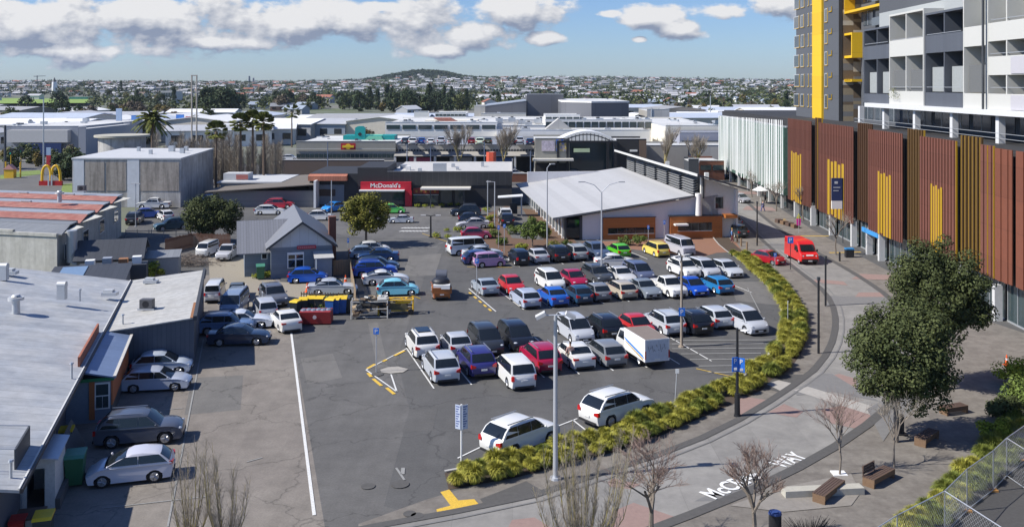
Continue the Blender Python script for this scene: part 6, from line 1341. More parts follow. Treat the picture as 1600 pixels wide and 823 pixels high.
        m_ = MB(); m_.ball((cw-.22, s*(Wd/2+.05), bl+.07), .09, 8, 5, (.7, 1.0, .75)); P.append(('mirror', m_.mesh('mirror', PAINT, 60), 'p', None))
        ed = .885
        m_ = MB(); m_.ball((l2-.27, s*Wd/2*.70, hd-.16), .2, 10, 6, (1.0, .85, .33)); P.append(('headlight', m_.mesh('headlight', LAMP, 60), None, None))
        m_ = MB()
        if kind in ('suv', 'wagon', 'mpv', 'van', 'kei', 'hatch'): m_.ext([(-l2-.002, s*(Wd/2-.36), bt-.13), (-l2-.002, s*(Wd/2-.36), bt-.26), (-l2+.05, s*(Wd/2-.06), bt-.30), (-l2+.06, s*(Wd/2-.07), bt-.04)] if kind not in ('mpv', 'van', 'kei') else [(-l2+.02, s*(Wd/2-.22), bt-.03), (-l2-.0, s*(Wd/2-.22), bt-.34), (-l2+.05, s*(Wd/2-.075), bt-.36), (-l2+.07, s*(Wd/2-.08), bt-.03)], (.14, s*.02, 0))
        else: m_.ext([(-l2-.005, s*(Wd/2-.42), bt-.13), (-l2-.005, s*(Wd/2-.42), bt-.25), (-l2+.03, s*(Wd/2-.09), bt-.27), (-l2+.05, s*(Wd/2-.09), bt-.12)], (.16, s*.02, 0))
        P.append(('tail_light', m_.mesh('tail_light', TAIL), None, None))
    m_ = MB(); m_.box(l2-.08, l2+.012, -Wd*.27, Wd*.27, .32, .52); P.append(('grille', m_.mesh('grille', TRIM), None, None))
    m_ = MB(); m_.box(-l2-.004, -l2+.06, -Wd*.36, Wd*.36, low+.01, low+.13); P.append(('bumper_trim', m_.mesh('bumper_trim', TRIM), None, None))
    m_ = MB(); m_.box(-l2-.03, -l2, -.2, .2, .60 if kind not in ('sedan', 'coupe') else .55, .71 if kind not in ('sedan', 'coupe') else .66); P.append(('number_plate', m_.mesh('number_plate', PLATE), None, None))
    m_ = MB(); m_.box(l2+.013, l2+.03, -.2, .2, .36, .46); P.append(('number_plate', m_.mesh('number_plate', PLATE), None, None))
    m_ = MB(); m_.box(-l2+.25, l2-.25, -Wd/2+.16, Wd/2-.16, low-.06, low+.12); P.append(('underbody', m_.mesh('underbody', TRIM), None, None))
    m_ = MB()
    if kind in ('suv',):
        for s in (-1, 1): m_.box(rr, rf-.1, s*Wd/2*.70-.02, s*Wd/2*.70+.02, Hh+.005, Hh+.05)
        P.append(('roof_rail', m_.mesh('roof_rail', RIM), None, None))
    if kind == 'ute':
        m_ = MB(); m_.box(-l2+.08, rb-.1, -Wd/2+.12, Wd/2-.12, .98, 1.05); P.append(('tray', m_.mesh('tray', M('tray_white', (.5, .5, .5), .6, var=.2)), None, None))
    for (x, s) in ((xf, 1), (xf, -1), (xb, 1), (xb, -1)): P.append(('wheel', None, 'w', (x, s*(Wd/2-.12), wr_, s, wr_)))
    _parts[kind] = P; return P
_wm = {}
def wheelmesh(r):
    if r in _wm: return _wm[r]
    a = MB(); a.tube((0, -.1, 0), (0, .1, 0), r, r, 20); a.tube((0, .1, 0), (0, .112, 0), r*.9, r*.88, 20)
    b_ = MB(); b_.tube((0, .113, 0), (0, .118, 0), r*.66, r*.64, 16); 
    for k in range(5): t = 2*math.pi*k/5; b_.tube((0, .12, 0), (r*.6*math.cos(t), .124, r*.6*math.sin(t)), r*.1, r*.09, 4)
    _wm[r] = (a.mesh('wheel', TYRE, 40), b_.mesh('rim', RIM)); return _wm[r]
CARN = dict(hatch='parked_car', sedan='parked_car', coupe='parked_car', wagon='parked_car', suv='parked_suv', mpv='minivan', van='van', kei='parked_car', ute='pickup_truck', prius='parked_car')
CARC = dict(suv='suv', mpv='minivan', van='van', ute='pickup')
def make_car(kind, pos, hdg, color, label, name=None, group=None, sc=1.0):
    t = thing(name or CARN[kind], label, CARC.get(kind, 'car'), pos, R(hdg), group)
    for (nm_, me, fl, ex) in carparts(kind):
        if fl == 'w':
            x, y, z, s, r = ex; wm, rm = wheelmesh(r); o = link('wheel', wm, t, (x, y, z), 0 if s > 0 else math.pi); link('rim', rm, o)
        else:
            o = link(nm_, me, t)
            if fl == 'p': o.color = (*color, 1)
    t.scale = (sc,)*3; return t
AW = 107.1
def car(kind, px, py, end, color, label, hdg=None, z=0, **k):
    L, Wd = SP[kind][0], SP[kind][1]; sc = k.get('sc', 1)
    p = gp(px, py, z+(.22 if end in 'rf' else 0)); p.z = z
    h = {'r': AW, 'f': AW+180, 's': 16.7, 'c': 16.7}[end] if hdg is None else hdg
    d = Vector((math.cos(R(h)), math.sin(R(h)), 0))
    if end == 'r': p = p+d*L/2*sc
    elif end == 'f': p = p-d*L/2*sc
    elif end == 's':
        n = Vector((-d.y, d.x, 0)); n = n if n.y > 0 else -n; p = p+n*(Wd/2-.05)*sc
    return make_car(kind, p, h, color, label, **k)
SIL = (.46, .48, .52); LSIL = (.48, .51, .55); WHT = (.70, .70, .68); BLK = (.012, .014, .02); NAV = (.015, .035, .10); BLU = (.02, .12, .52); DGR = (.10, .105, .115); GRY = (.2, .21, .225); REDc = (.52, .025, .03); CRI = (.36, .01, .05); CHA = (.45, .40, .32)
# front double row, row nearest the camera
car('suv', 700, 597, 'r', LSIL, 'silver SUV at the left end of the nearest row, beside the long white bay line')
car('suv', 757, 588, 'r', (.035, .035, .17), 'violet-blue SUV in the nearest row between the silver and the white one')
car('mpv', 820, 606, 'r', WHT, 'white tall minivan sticking out of the nearest row')
car('suv', 861, 582, 'r', CRI, 'crimson SUV behind the tall lamp post in the nearest row')
car('sedan', 915, 575, 'r', WHT, 'white sedan with its driver door open and a person beside it')
car('wagon', 965, 571, 'r', GRY, 'grey wagon between the white sedan and the white box van')
# second row, nose to nose
car('suv', 669, 558, 'r', WHT, 'white SUV with a dark sunroof at the left end of the second row')
car('hatch', 722, 555, 'r', SIL, 'small silver hatchback beside the white SUV with the sunroof')
car('mpv', 772, 553, 'f', (.03, .034, .04), 'black minivan facing the camera next to the small silver hatchback')
car('mpv', 820, 547, 'f', BLK, 'taller black minivan facing the camera behind the crimson SUV', sc=.98)
car('mpv', 915, 535, 'f', SIL, 'silver minivan facing the camera above the white sedan')
car('suv', 960, 530, 'r', BLK, 'black SUV between the silver minivan and the red hatchback')
car('hatch', 1012, 527, 'f', REDc, 'red hatchback facing the camera behind the white box van')
car('suv', 1058, 523, 'r', LSIL, 'silver SUV with tall red tail lights beside the wooden pole')
car('suv', 1101, 522, 'r', BLK, 'black SUV right of the wooden pole')
car('wagon', 1134, 511, 'r', LSIL, 'pale silver wagon between the black SUV and the silver minivan')
car('mpv', 1189, 521, 'f', SIL, 'silver minivan facing the camera at the right end of the second row')
# middle double row
car('coupe', 768, 460, 'r', (.33, .38, .44), 'blue-grey coupe at the left end of the middle row beside a sign post')
car('hatch', 809, 458, 'f', REDc, 'bright red hatchback facing the camera right of the blue-grey coupe')
car('wagon', 833, 480, 'r', (.40, .45, .55), 'small pale blue-silver wagon in front of the red hatchback')
car('sedan', 877, 477, 'r', BLU, 'bright blue sedan with its door open')
car('hatch', 915, 473, 'r', (.02, .06, .12), 'dark blue hatchback right of the bright blue sedan')
car('hatch', 944, 469, 'r', GRY, 'grey hatchback below the tall double lamp')
car('wagon', 985, 466, 'r', CHA, 'champagne wagon with tall red tail lights')
car('sedan', 1023, 465, 'f', (.20, .23, .26), 'blue-grey sedan facing the camera between champagne wagon and white pickup')
car('ute', 1064, 464, 'f', WHT, 'white double-cab pickup with a black bumper', sc=.95)
car('hatch', 1098, 461, 'f', (.01, .07, .45), 'deep blue hatchback facing the camera beside the white pickup')
car('wagon', 1137, 458, 'r', (.02, .18, .42), 'light blue wagon at the right end of the middle row')
car('mpv', 872, 453, 'f', WHT, 'white minivan facing the camera behind the bright blue sedan')
car('hatch', 908, 448, 'f', CRI, 'crimson hatchback facing the camera beside the white minivan')
car('suv', 947, 444, 'f', (.06, .065, .07), 'dark grey SUV facing the camera behind the tall double lamp')
car('sedan', 985, 443, 'f', (.58, .58, .58), 'pale silver sedan facing the camera behind the champagne wagon')
car('mpv', 1013, 439, 'f', (.10, .12, .2), 'blue-grey minivan facing the camera with a bright headlight')
car('suv', 1085, 433, 'f', WHT, 'white SUV facing the camera behind the white pickup')
car('mpv', 1117, 433, 'f', SIL, 'silver minivan facing the camera left of the last one in its row')
car('wagon', 1153, 432, 'f', LSIL, 'silver wagon facing the camera beside the grass hedge')
car('sedan', 965, 419, 's', WHT, 'white sedan driving across the aisle toward the right', hdg=8, name='moving_car')
# back row against the garden
car('kei', 818, 413, 'r', BLK, 'small black hatchback at the left end of the back row', sc=1.05)
car('sedan', 849, 410, 'r', SIL, 'silver sedan in the back row beside the small black hatchback')
car('suv', 880, 408, 'r', BLK, 'black SUV in the back row')
car('suv', 909, 406, 'r', (.33, .35, .35), 'grey SUV in the back row left of the dark blue one')
car('suv', 944, 404, 'f', (.07, .10, .17), 'dark blue-grey SUV facing the camera in the back row')
car('hatch', 977, 401, 'r', (.10, .50, .02), 'lime green hatchback in front of the clipped shrubs')
car('mpv', 1038, 400, 'r', (.75, .58, .12), 'yellow minivan before the orange wall', sc=.93)
car('van', 1078, 399, 'f', (.45, .45, .5), 'lilac-silver van facing the camera beside the yellow minivan')
# left column beside the garden bed
car('suv', 706, 394, 'r', LSIL, 'pale SUV at the far end beside the white van', hdg=70)
car('van', 735, 399, 's', (.70, .72, .72), 'white van with side windows parked beside the garden bed', hdg=20)
car('sedan', 757, 405, 's', LSIL, 'pale silver sedan between the white van and the lavender car', hdg=18)
car('wagon', 757, 413, 's', (.02, .04, .14), 'dark blue wagon half hidden by the lavender car', hdg=17)
car('kei', 767, 418, 's', (.45, .25, .42), 'lavender boxy hatchback at the end of the column', hdg=17)
# restaurant parking
car('suv', 728, 338, 's', BLK, 'black SUV parked in front of the restaurant', hdg=186)
car('hatch', 738, 349, 's', (.02, .03, .06), 'dark hatchback behind the silver sedan at the restaurant', hdg=6)
car('sedan', 740, 358, 's', (.50, .48, .48), 'silver sedan among the small bushes at the restaurant', hdg=190)
car('hatch', 745, 374, 's', CRI, 'crimson hatchback by the garden at the restaurant', hdg=8)
car('suv', 791, 343, 'r', WHT, 'white SUV first in the drive-through lane', hdg=95)
car('suv', 794, 352, 'r', BLK, 'black SUV second in the drive-through lane with lit brake lights', hdg=97)
car('hatch', 506, 330, 'f', (.02, .25, .7), 'bright blue hatchback beside the restaurant wing', hdg=235)
car('hatch', 500, 345, 's', WHT, 'white car roof showing behind the grey house', hdg=5)
car('hatch', 613, 334, 's', (.12, .55, .12), 'green hatchback behind the round tree', hdg=5)
car('sedan', 626, 349, 's', LSIL, 'pale silver sedan right of the round tree', hdg=185, sc=.8)
car('suv', 435, 327, 's', (.5, .03, .05), 'red car behind the grey house roof', hdg=2); car('wagon', 420, 336, 's', WHT, 'white wagon behind the grey house roof', hdg=2)
# column left of the lane
car('hatch', 584, 398, 's', WHT, 'white hatchback at the far end of the fence-side column', hdg=12)
car('hatch', 572, 404, 's', (.22, .30, .42), 'pale blue hatchback at the far end of the fence-side column', hdg=12, sc=.95)
car('sedan', 591, 410, 's', (.015, .05, .16), 'navy blue sedan in the fence-side column', hdg=188)
car('wagon', 590, 424, 's', (.02, .045, .10), 'very dark blue wagon in the fence-side column', hdg=10)
car('suv', 586, 434, 's', (.01, .06, .40), 'royal blue car between the dark wagon and the white coupe', hdg=10)
car('coupe', 603, 446, 's', WHT, 'white coupe in the fence-side column', hdg=11)
car('hatch', 622, 463, 's', (.22, .60, .72), 'small light turquoise hatchback nearest in the fence-side column', hdg=9)
# house yard
car('hatch', 480, 443, 's', (.01, .09, .50), 'royal blue hatchback in front of the grey house', hdg=8)
car('sedan', 519, 462, 's', LSIL, 'pale silver sedan behind the broken fence', hdg=8)
car('suv', 436, 478, 'f', (.12, .13, .155), 'dark grey SUV facing the camera in the gravel yard', hdg=297)
car('mpv', 420, 497, 'r', SIL, 'silver minivan with its back to the camera in the yard', hdg=114, sc=.9)
car('sedan', 457, 517, 'r', WHT, 'white sedan parked beside the red skip', hdg=117)
car('van', 331, 471, 'r', (.65, .66, .67), 'white van behind the shed corner', hdg=100, sc=.85)
car('ute', 366, 470, 'f', (.10, .12, .14), 'dark pickup behind the white panelled truck', hdg=280, sc=.8)
car('van', 357, 497, 'f', (.22, .28, .38), 'blue-grey van with a dark windscreen in the yard', hdg=275)
t_ = car('coupe', 380, 515, 's', (.62, .66, .72), 'pale silver coupe behind the two blue cars', hdg=8)
car('suv', 350, 524, 's', (.14, .22, .38), 'medium blue SUV behind the navy sedan', hdg=8, sc=.95)
car('sedan', 371, 541, 's', (.015, .028, .06), 'navy blue sedan beside the long yard line', hdg=6)
# left yard row against the workshop
car('hatch', 250, 588, 's', (.50, .56, .64), 'silver-blue hatchback against the blue shed, farther one', hdg=12)
car('wagon', 240, 613, 's', (.42, .46, .54), 'silver-blue hatchback in front of the orange annex, nearer one', hdg=9, sc=.93)
car('suv', 215, 698, 's', (.075, .085, .11), 'dark grey SUV beside the workshop wall', hdg=13)
car('prius', 202, 758, 's', (.56, .56, .62), 'silver hatchback facing left at the lower left', hdg=196)
# the two white cars along the hedge
car('suv', 763, 709, 'r', WHT, 'white SUV parked along the grass hedge beside the two-panel sign', hdg=43, sc=1.0)
car('suv', 917, 661, 'r', WHT, 'white SUV parked along the grass hedge right of the tall lamp post', hdg=37, sc=1.02)
# upper left lot
car('ute', 238, 327, 's', WHT, 'white pickup against the concrete building', hdg=186); car('suv', 264, 343, 'r', WHT, 'white SUV beside the big shrub tree', hdg=125, sc=.85)
car('hatch', 232, 341, 's', (.04, .08, .35), 'blue hatchback with red lights in the upper left lot', hdg=20); car('suv', 205, 350, 'r', (.03, .035, .045), 'dark SUV beside the lamp post of the upper left lot', hdg=100); car('suv', 240, 359, 'f', (.03, .07, .09), 'dark teal SUV facing left in the upper left lot', hdg=215)
car('van', 313, 400, 'f', WHT, 'white van behind the pile of branches', hdg=265, sc=.8); car('ute', 346, 406, 'f', (.5, .5, .52), 'silver pickup beside the pile of branches', hdg=270, sc=.9)
# shared street
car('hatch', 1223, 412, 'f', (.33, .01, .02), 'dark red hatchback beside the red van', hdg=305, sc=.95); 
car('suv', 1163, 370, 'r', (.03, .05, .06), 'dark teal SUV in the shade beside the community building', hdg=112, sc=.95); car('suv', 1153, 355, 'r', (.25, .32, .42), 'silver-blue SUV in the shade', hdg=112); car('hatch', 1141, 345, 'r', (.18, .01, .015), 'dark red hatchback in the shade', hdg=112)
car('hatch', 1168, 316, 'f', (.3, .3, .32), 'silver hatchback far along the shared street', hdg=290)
# cars on the rooftop deck and on the service road
for i, (px, c_, l) in enumerate(((634, (.05, .07, .09), 'dark'), (646, WHT, 'white'), (659, (.02, .1, .4), 'blue'), (674, WHT, 'second white'), (690, SIL, 'silver'), (706, (.75, .75, .75), 'third white'), (737, (.25, .02, .03), 'maroon'), (750, (.7, .8, .6), 'pale green and white'), (763, (.1, .1, .05), 'olive'), (800, BLK, 'black'), (812, (.5, .52, .55), 'pale'), (828, NAV, 'navy'))):
    car(('hatch', 'suv', 'sedan')[i % 3], px, 226.5 if i % 2 else 225, 'c', c_, '%s car on the rooftop parking deck above the shops' % l, hdg=90, z=6.5)
for i, (px, c_) in enumerate(((884, 1), (440, 0))): pass
car('suv', 519, 268, 'r', WHT, 'white SUV on the service road behind the restaurant', hdg=200, sc=1.05); car('hatch', 541, 266, 'r', (.6, .62, .66), 'pale silver hatchback on the service road behind the restaurant', hdg=200, sc=1.05)
car('wagon', 805, 275, 'c', (.6, .6, .6), 'pale car half hidden behind the restaurant corner', hdg=0); car('hatch', 900, 276, 'c', (.1, .1, .12), 'dark car before the mall entrance', hdg=0)
car('sedan', 365, 320, 's', (.05, .09, .25), 'dark blue sedan below the small office', hdg=0); car('hatch', 330, 318, 's', (.3, .4, .6), 'pale blue hatchback below the small office', hdg=0); car('sedan', 470, 262, 'c', (.7, .7, .7), 'white car by the bare tree behind the brown wall', hdg=0); car('wagon', 453, 250, 'c', (.6, .6, .6), 'pale wagon left of the grey shopping wing', hdg=0)
# sunroof and open doors as parts
def child_of(lab):
    for o in C.objects:
        if o.get('label') == lab: return o
o = child_of('white SUV with a dark sunroof at the left end of the second row'); a = MB(); a.box(-1.0, .3, -.5, .5, 1.72, 1.735); a.build('sunroof', CGL, o)
for lab in ('white sedan with its driver door open and a person beside it', 'bright blue sedan with its door open'):
    o = child_of(lab); a = MB(); m_ = Matrix.Translation((.85, .86, 0)) @ Matrix.Rotation(R(62), 4, 'Z'); a.m = m_; a.box(-1.05, 0, -.03, .03, .35, .93); a.box(-1.0, -.96, -.02, .02, .93, 1.33); a.box(-1.0, -.4, -.02, .02, 1.3, 1.34); a.box(-.44, -.4, -.02, .02, .93, 1.3); d_ = a.build('open_door', PAINT, o); d_.color = (*(WHT if 'white' in lab else BLU), 1)
    q = MB(); q.m = m_; q.box(-.97, -.45, -.008, .008, .94, 1.29); q.build('pane', CGL, d_)
# orange pickup with its load
p = gp(690, 466, .25); p.z = 0; t = make_car('ute', p+Vector((-.25, 2.3, 0)), 97, (.42, .13, .03), 'orange-brown loaded flat-deck pickup driving up the lane', 'pickup_truck', None, .9)
a = MB(); a.box(-2.62, -.95, -.98, .98, 1.053, 1.10); a.box(-2.62, -2.55, -.98, .98, .75, 1.35); a.box(-2.55, -.95, .92, .98, 1.1, 1.4); a.box(-2.55, -.95, -.98, -.92, 1.1, 1.4); o = a.build('side_boards', M('rusty_orange', (.40, .13, .03), .6), t)
c0 = t.location
l = thing('tarpaulin_load', 'black covered load lying on the orange pickup', 'load', (c0.x+.1, c0.y-1.5, 1.02)); a = MB(); a.ball((0, .2, .55), .8, 14, 8, (1.05, 1.1, .55)); a.build('cover', M('black_tarp', (.02, .022, .03), .5, bump=1, bscale=3), l, 60)
l = thing('cable_drum', 'dark round drum on top of the load of the orange pickup', 'drum', (c0.x+.1, c0.y-.4, 1.55)); a = MB(); a.tube((-.5, 0, .42), (.5, 0, .42), .48, .48, 16); a.build('drum', M('drum_grey', (.09, .10, .13), .6), l, 40)
l = thing('white_sheet', 'white sheet at the back of the orange pickup load', 'sheet', (c0.x+.25, c0.y-2.1, 1.03)); a = MB(); a.box(-.75, .75, -.25, .35, .05, .42); a.build('sheet', WHITE, l)
# white box van
d = Vector((math.cos(R(AW)), math.sin(R(AW)), 0)); p = gp(1027, 570, .3); p.z = 0; t = thing('box_van', 'white box van with a blue and gold side stripe and printed rear doors', 'van', p+d*2.55, R(AW))
a = MB(); a.ext([(.95, -.86, .35), (2.45, -.86, .35), (2.52, -.86, .75), (2.40, -.86, 1.08), (1.75, -.86, 1.85), (.95, -.86, 1.92)], (0, 1.72, 0)); o = a.build('cab', PAINT, t, 30); o.color = (*WHT, 1)
a = MB(); a.box(-2.55, .94, -.92, .92, .55, 2.08); o = a.build('cargo_box', M('van_white_panel', (.78, .78, .78), .4), t)
q = MB(); q.box(-2.5, .9, -.88, .88, 2.083, 2.095); q.build('roof_panel', M('grey_brown_roof', (.20, .165, .145), .8), o)
q = MB(); q.ext([(.6, .925, 1.25), (.9, .925, 1.45), (-2.2, .925, .95), (-2.45, .925, .75)], (0, .006, 0)); q.build('blue_stripe', M('stripe_blue', (.03, .2, .6), .5), o); q = MB(); q.ext([(.6, .925, 1.12), (.8, .925, 1.22), (-2.2, .925, .75), (-2.3, .925, .6)], (0, .004, 0)); q.build('gold_stripe', M('stripe_gold', (.5, .33, .1), .5), o)
q = MB(); q.box(-2.56, -2.553, -.84, -.01, .62, 2.0); q.box(-2.56, -2.553, .01, .84, .62, 2.0); dr = q.build('rear_door', M('van_door_grey', (.55, .58, .64), .45), o); q = MB()
for k in range(9): x = -.6+k*.15; q.tube((-2.57, x, 1.35+.2*math.sin(k*2)), (-2.57, x+.1, 1.55+.2*math.cos(k*3)), .012, k=4)
q.build('line_drawing', DKGREY, dr)
for s in (-1, 1): q = MB(); q.box(-2.57, -2.5, s*.88-.04, s*.88+.04, .75, 1.3); q.build('tail_light', TAIL, t)
a = MB(); a.ext([(2.38, -.72, 1.15), (1.82, -.68, 1.78), (1.82, .68, 1.78), (2.38, .72, 1.15)], (.04, 0, .03)); a.build('windscreen', CGL, t)
for s in (-1, 1): q = MB(); q.ext([(1.05, s*.865, 1.15), (2.15, s*.865, 1.15), (1.75, s*.865, 1.72), (1.05, s*.865, 1.76)], (0, s*.01, 0)); q.build('side_window', CGL, t)
a = MB(); a.box(-2.3, 2.3, -.7, .7, .3, .56); a.build('chassis', TRIM, t)
for (x, s) in ((1.7, 1), (1.7, -1), (-1.4, 1), (-1.4, -1)): wm, rm = wheelmesh(.33); o = link('wheel', wm, t, (x, s*.76, .33), 0 if s > 0 else math.pi); link('rim', rm, o)
q = MB(); q.box(-2.59, -2.56, -.2, .2, .66, .77); q.build('number_plate', PLATE, t)
# red delivery van
p = gp(1266, 411, .25); p.z = 0; hd_ = 274; d = Vector((math.cos(R(hd_)), math.sin(R(hd_)), 0)); t = thing('delivery_van', 'bright red high-roofed delivery van on the shared street', 'van', p-d*2.6, R(hd_)); VR = M('van_red', (.62, .015, .015), .35, var=0, coat=.5)
pf = [(-2.6, .4), (2.45, .4), (2.6, .7), (2.45, 1.15), (1.9, 1.35), (1.35, 2.15), (1.0, 2.35), (-2.5, 2.38), (-2.6, 2.2)]; a = MB()
for t_y, sy, sz in ((-1, .93, 0), (-1, 1, 0),): pass
for y, in_ in ((-.98, .06), (-.92, 0), (.92, 0), (.98, .06)):
    for (x, z) in pf: a.v.append((x*(1-in_*.4), y*(1 if z < 1.5 else .94), z-(in_ if z > 1 else 0)))
k = len(pf)
for s in range(3):
    for i in range(k): j = (i+1) % k; a.f.append((s*k+i, s*k+j, (s+1)*k+j, (s+1)*k+i))
a.f += [tuple(range(k)), tuple(range(4*k-1, 3*k-1, -1))]; a.build('body', VR, t, 35)
a = MB(); a.ext([(1.93, -.78, 1.42), (1.45, -.74, 2.05), (1.45, .74, 2.05), (1.93, .78, 1.42)], (.04, 0, .03)); a.build('windscreen', CGL, t)
for s in (-1, 1):
    q = MB(); q.ext([(.55, s*.985, 1.35), (1.7, s*.985, 1.35), (1.35, s*.955, 1.95), (.55, s*.955, 1.95)], (0, s*.01, 0)); q.build('side_window', CGL, t)
    q = MB(); q.ball((2.42, s*.72, .95), .2, 8, 5, (.6, .8, .7)); q.build('headlight', LAMP, t)
    q = MB(); q.ball((1.7, s*1.12, 1.45), .14, 8, 5, (.6, .8, 1.2)); q.build('mirror', TRIM, t)
a = MB(); a.box(2.5, 2.63, -.85, .85, .38, .62); a.build('bumper', TRIM, t); a = MB(); a.ext([(2.49, -.4, 1.0), (2.5, .4, 1.0), (2.44, .4, 1.12), (2.43, -.4, 1.12)], (.03, 0, .01)); a.build('pale_lettering', WHITE, t)
a = MB(); a.box(2.63, 2.65, -.22, .22, .42, .54); a.build('number_plate', PLATE, t)
for (x, s) in ((1.75, 1), (1.75, -1), (-1.6, 1), (-1.6, -1)): wm, rm = wheelmesh(.34); o = link('wheel', wm, t, (x, s*.84, .34), 0 if s > 0 else math.pi); link('rim', rm, o)
# ---------------------------------------------------------------- lamps, signs, furniture, people
POLE = M('pale_pole', (.50, .52, .55), .45, .4, var=.06)
def lamp(label, px, py, ytop, arms, mat=POLE, r=.09, name='lamp_post', cat='lamp post', al=1.4, rise=.3):
    p = gp(px, py); h = zy(ytop, p.y); t = thing(name, label, cat, p); a = MB(); a.tube((0, 0, .04), (0, 0, h), r, r*.7, 10); a.build('pole', mat, t, 40)
    a = MB(); a.tube((0, 0, 0), (0, 0, .12), r*2.2, r*2, 10); a.build('base', mat, t)
    for k, an in enumerate(arms):
        d = Vector((math.cos(R(an)), math.sin(R(an)), 0)); a = MB(); P = [Vector((0, 0, h-.05)), d*al*.35+Vector((0, 0, h+rise*.7)), d*al*.8+Vector((0, 0, h+rise))]; a.path(P, r*.45, 6); ar = a.build('arm', mat, t)
        a = MB(); a.m = Matrix.Translation(d*al*.95+Vector((0, 0, h+rise))) @ Matrix.Rotation(R(an), 4, 'Z'); a.box(-.32, .32, -.13, .13, -.05, .07); a.build('lamp_head', M('lamp_head_grey', (.42, .43, .44), .4, .3), ar)
    return t, h
t, h = lamp('tall grey lamp post with two short heads in front of the grass hedge', 868, 748, 492, [], POLE, .13)
for s in (-1, 1): a = MB(); a.path([(0, 0, h), (s*.5, 0, h-.02)], .04, 6); ar = a.build('arm', POLE, t); a = MB(); a.m = Matrix.Translation((s*.72, -.1, h-.02)) @ Matrix.Rotation(s*R(28), 4, 'Y'); a.box(-.26, .26, -.22, .22, -.05, .12); a.build('lamp_head', M('lamp_head_grey'), ar)
lamp('tall slim lamp post with two long curved arms in the middle of the car park', 940, 440, 300, [0, 180], POLE, .09, al=2.1, rise=1.0)
lamp('tall slim lamp post in front of the tilted pale roof', 855, 390, 262, [20], POLE, .09, al=.7, rise=.4)
lamp('slim lamp post behind the grey house', 518, 372, 282, [], POLE, .08); lamp('slim lamp post before the concrete building', 212, 354, 288, [0, 180], POLE, .07, al=.35, rise=.05)
lamp('left one of two slim lamp posts by the restaurant parking', 762, 341, 282, [], POLE, .08); lamp('right one of two slim lamp posts by the restaurant parking', 773, 354, 284, [180], POLE, .09, al=.9, rise=0)
lamp('short thick black lamp post with two heads on the restaurant island', 673, 371, 337, [0, 180], BLACKM, .13, al=1.0, rise=.05)
t, h = lamp('old concrete pole with a small blue sign in the car park', 1065, 542, 400, [35, 215], M('weathered_concrete_pole', (.30, .25, .20), .9, var=.3, scale=4), .11, al=.5, rise=.0)
a = MB(); a.box(-.23, .23, -.14, -.11, zy(489, 98*.63*1.0+0)-.0 if False else 2.35, 2.95); a.build('sign_plate', BLUE, t); letters('P', WHITE, t, (0, -.145, 2.65), (R(90), 0, 0), ext=.003, height=.34, width=.2)
t, h = lamp('black lamp post beside the grass hedge carrying blue parking signs', 1152, 650, 512, [], BLACKM, .10); a = MB(); a.tube((0, 0, .1), (0, 0, 1.35), .17, .16, 12); a.build('sleeve', BLACKM, t, 40)
a = MB(); a.tube((0, 0, h-.1), (.25, -.1, h-.1), .04); ar = a.build('arm', BLACKM, t); a = MB(); a.ball((.42, -.12, h-.12), .22, 10, 6, (1.3, .9, .3)); a.build('lamp_head', WHITE, ar)
a = MB(); a.m = Matrix.Translation((-.16, -.14, 3.1)) @ Matrix.Rotation(R(18), 4, 'Z'); a.box(-.20, .20, -.02, .02, -.42, .42); s1 = a.build('sign_plate', BLUE, t); a = MB(); a.m = Matrix.Translation((.22, -.12, 3.05)) @ Matrix.Rotation(R(-25), 4, 'Z'); a.box(-.19, .19, -.02, .02, -.42, .42); s2_ = a.build('sign_plate', BLUE, t)
letters('P', WHITE, s1, (-.15, -.17, 3.3), (R(90), 0, R(18)), ext=.003, height=.28, width=.17); a = MB(); a.box(-.25, -.07, -.2, -.165, 2.78, 2.92); a.build('white_symbol', WHITE, s1); letters('P', WHITE, s2_, (.2, -.15, 3.25), (R(90), 0, R(-25)), ext=.003, height=.26, width=.16); a = MB(); a.box(.12, .3, -.19, -.155, 2.72, 2.86); a.build('white_symbol', WHITE, s2_)
for (x, y, yt, l) in ((1279, 552, 438, 'dark slim street pole left of the evergreen tree, nearer one'), (1290, 478, 404, 'dark slim street pole left of the evergreen tree, farther one'), (1183, 384, 318, 'dark slim street pole by the upper end of the hedge'), (1142, 345, 300, 'dark slim street pole in the shade of the community building')):
    p = gp(x, y); h = zy(yt, p.y); t = thing('street_pole', l, 'pole', p); a = MB(); a.tube((0, 0, 0), (0, 0, h), .09, .08, 8); a.build('pole', BLACKM, t); a = MB(); a.box(-.1, .1, -.1, .1, h, h+.25); a.build('cap', DKGREY, t)
def sign(label, px, py, ytop, w=.34, hh=.42, txt='P', mat=BLUE, lean=0, r=.035, tilt=0, pole=POLE):
    p = gp(px, py); h = zy(ytop, p.y); t = thing('sign_post', label, 'sign', p); a = MB(); a.tube((0, 0, 0), (lean, 0, h), r, r, 8); a.build('post', pole, t)
    a = MB(); a.m = Matrix.Translation((lean, 0, 0)); a.box(-w/2, w/2, -r-.03, -r-.005, h-hh, h); s = a.build('plate', mat, t)
    if txt: letters(txt, WHITE if mat != WHITE else BLUE, s, (lean, -r-.032, h-hh/2), (R(90), 0, 0), ext=.002, height=hh*.6, width=w*.5)
    return t
sign('white post with a blue plate on the pointed island', 588, 581, 512, .38, .42)
sign('white post with a blue plate beside the blue-grey coupe', 745, 466, 404, .36, .42); sign('white post with a pale plate above a blue one near the lavender car', 788, 396, 350, .3, .42)
sign('first of the blue plated posts by the drive lane', 779, 388, 352, .26, .5); sign('blue-tipped post beside the yellow minivan', 1013, 383, 352, .26, .45); sign('blue-tipped post before the orange wall', 1038, 378, 344, .26, .5); sign('blue-tipped post left of the garage of the grey house', 544, 402, 372, .22, .5)
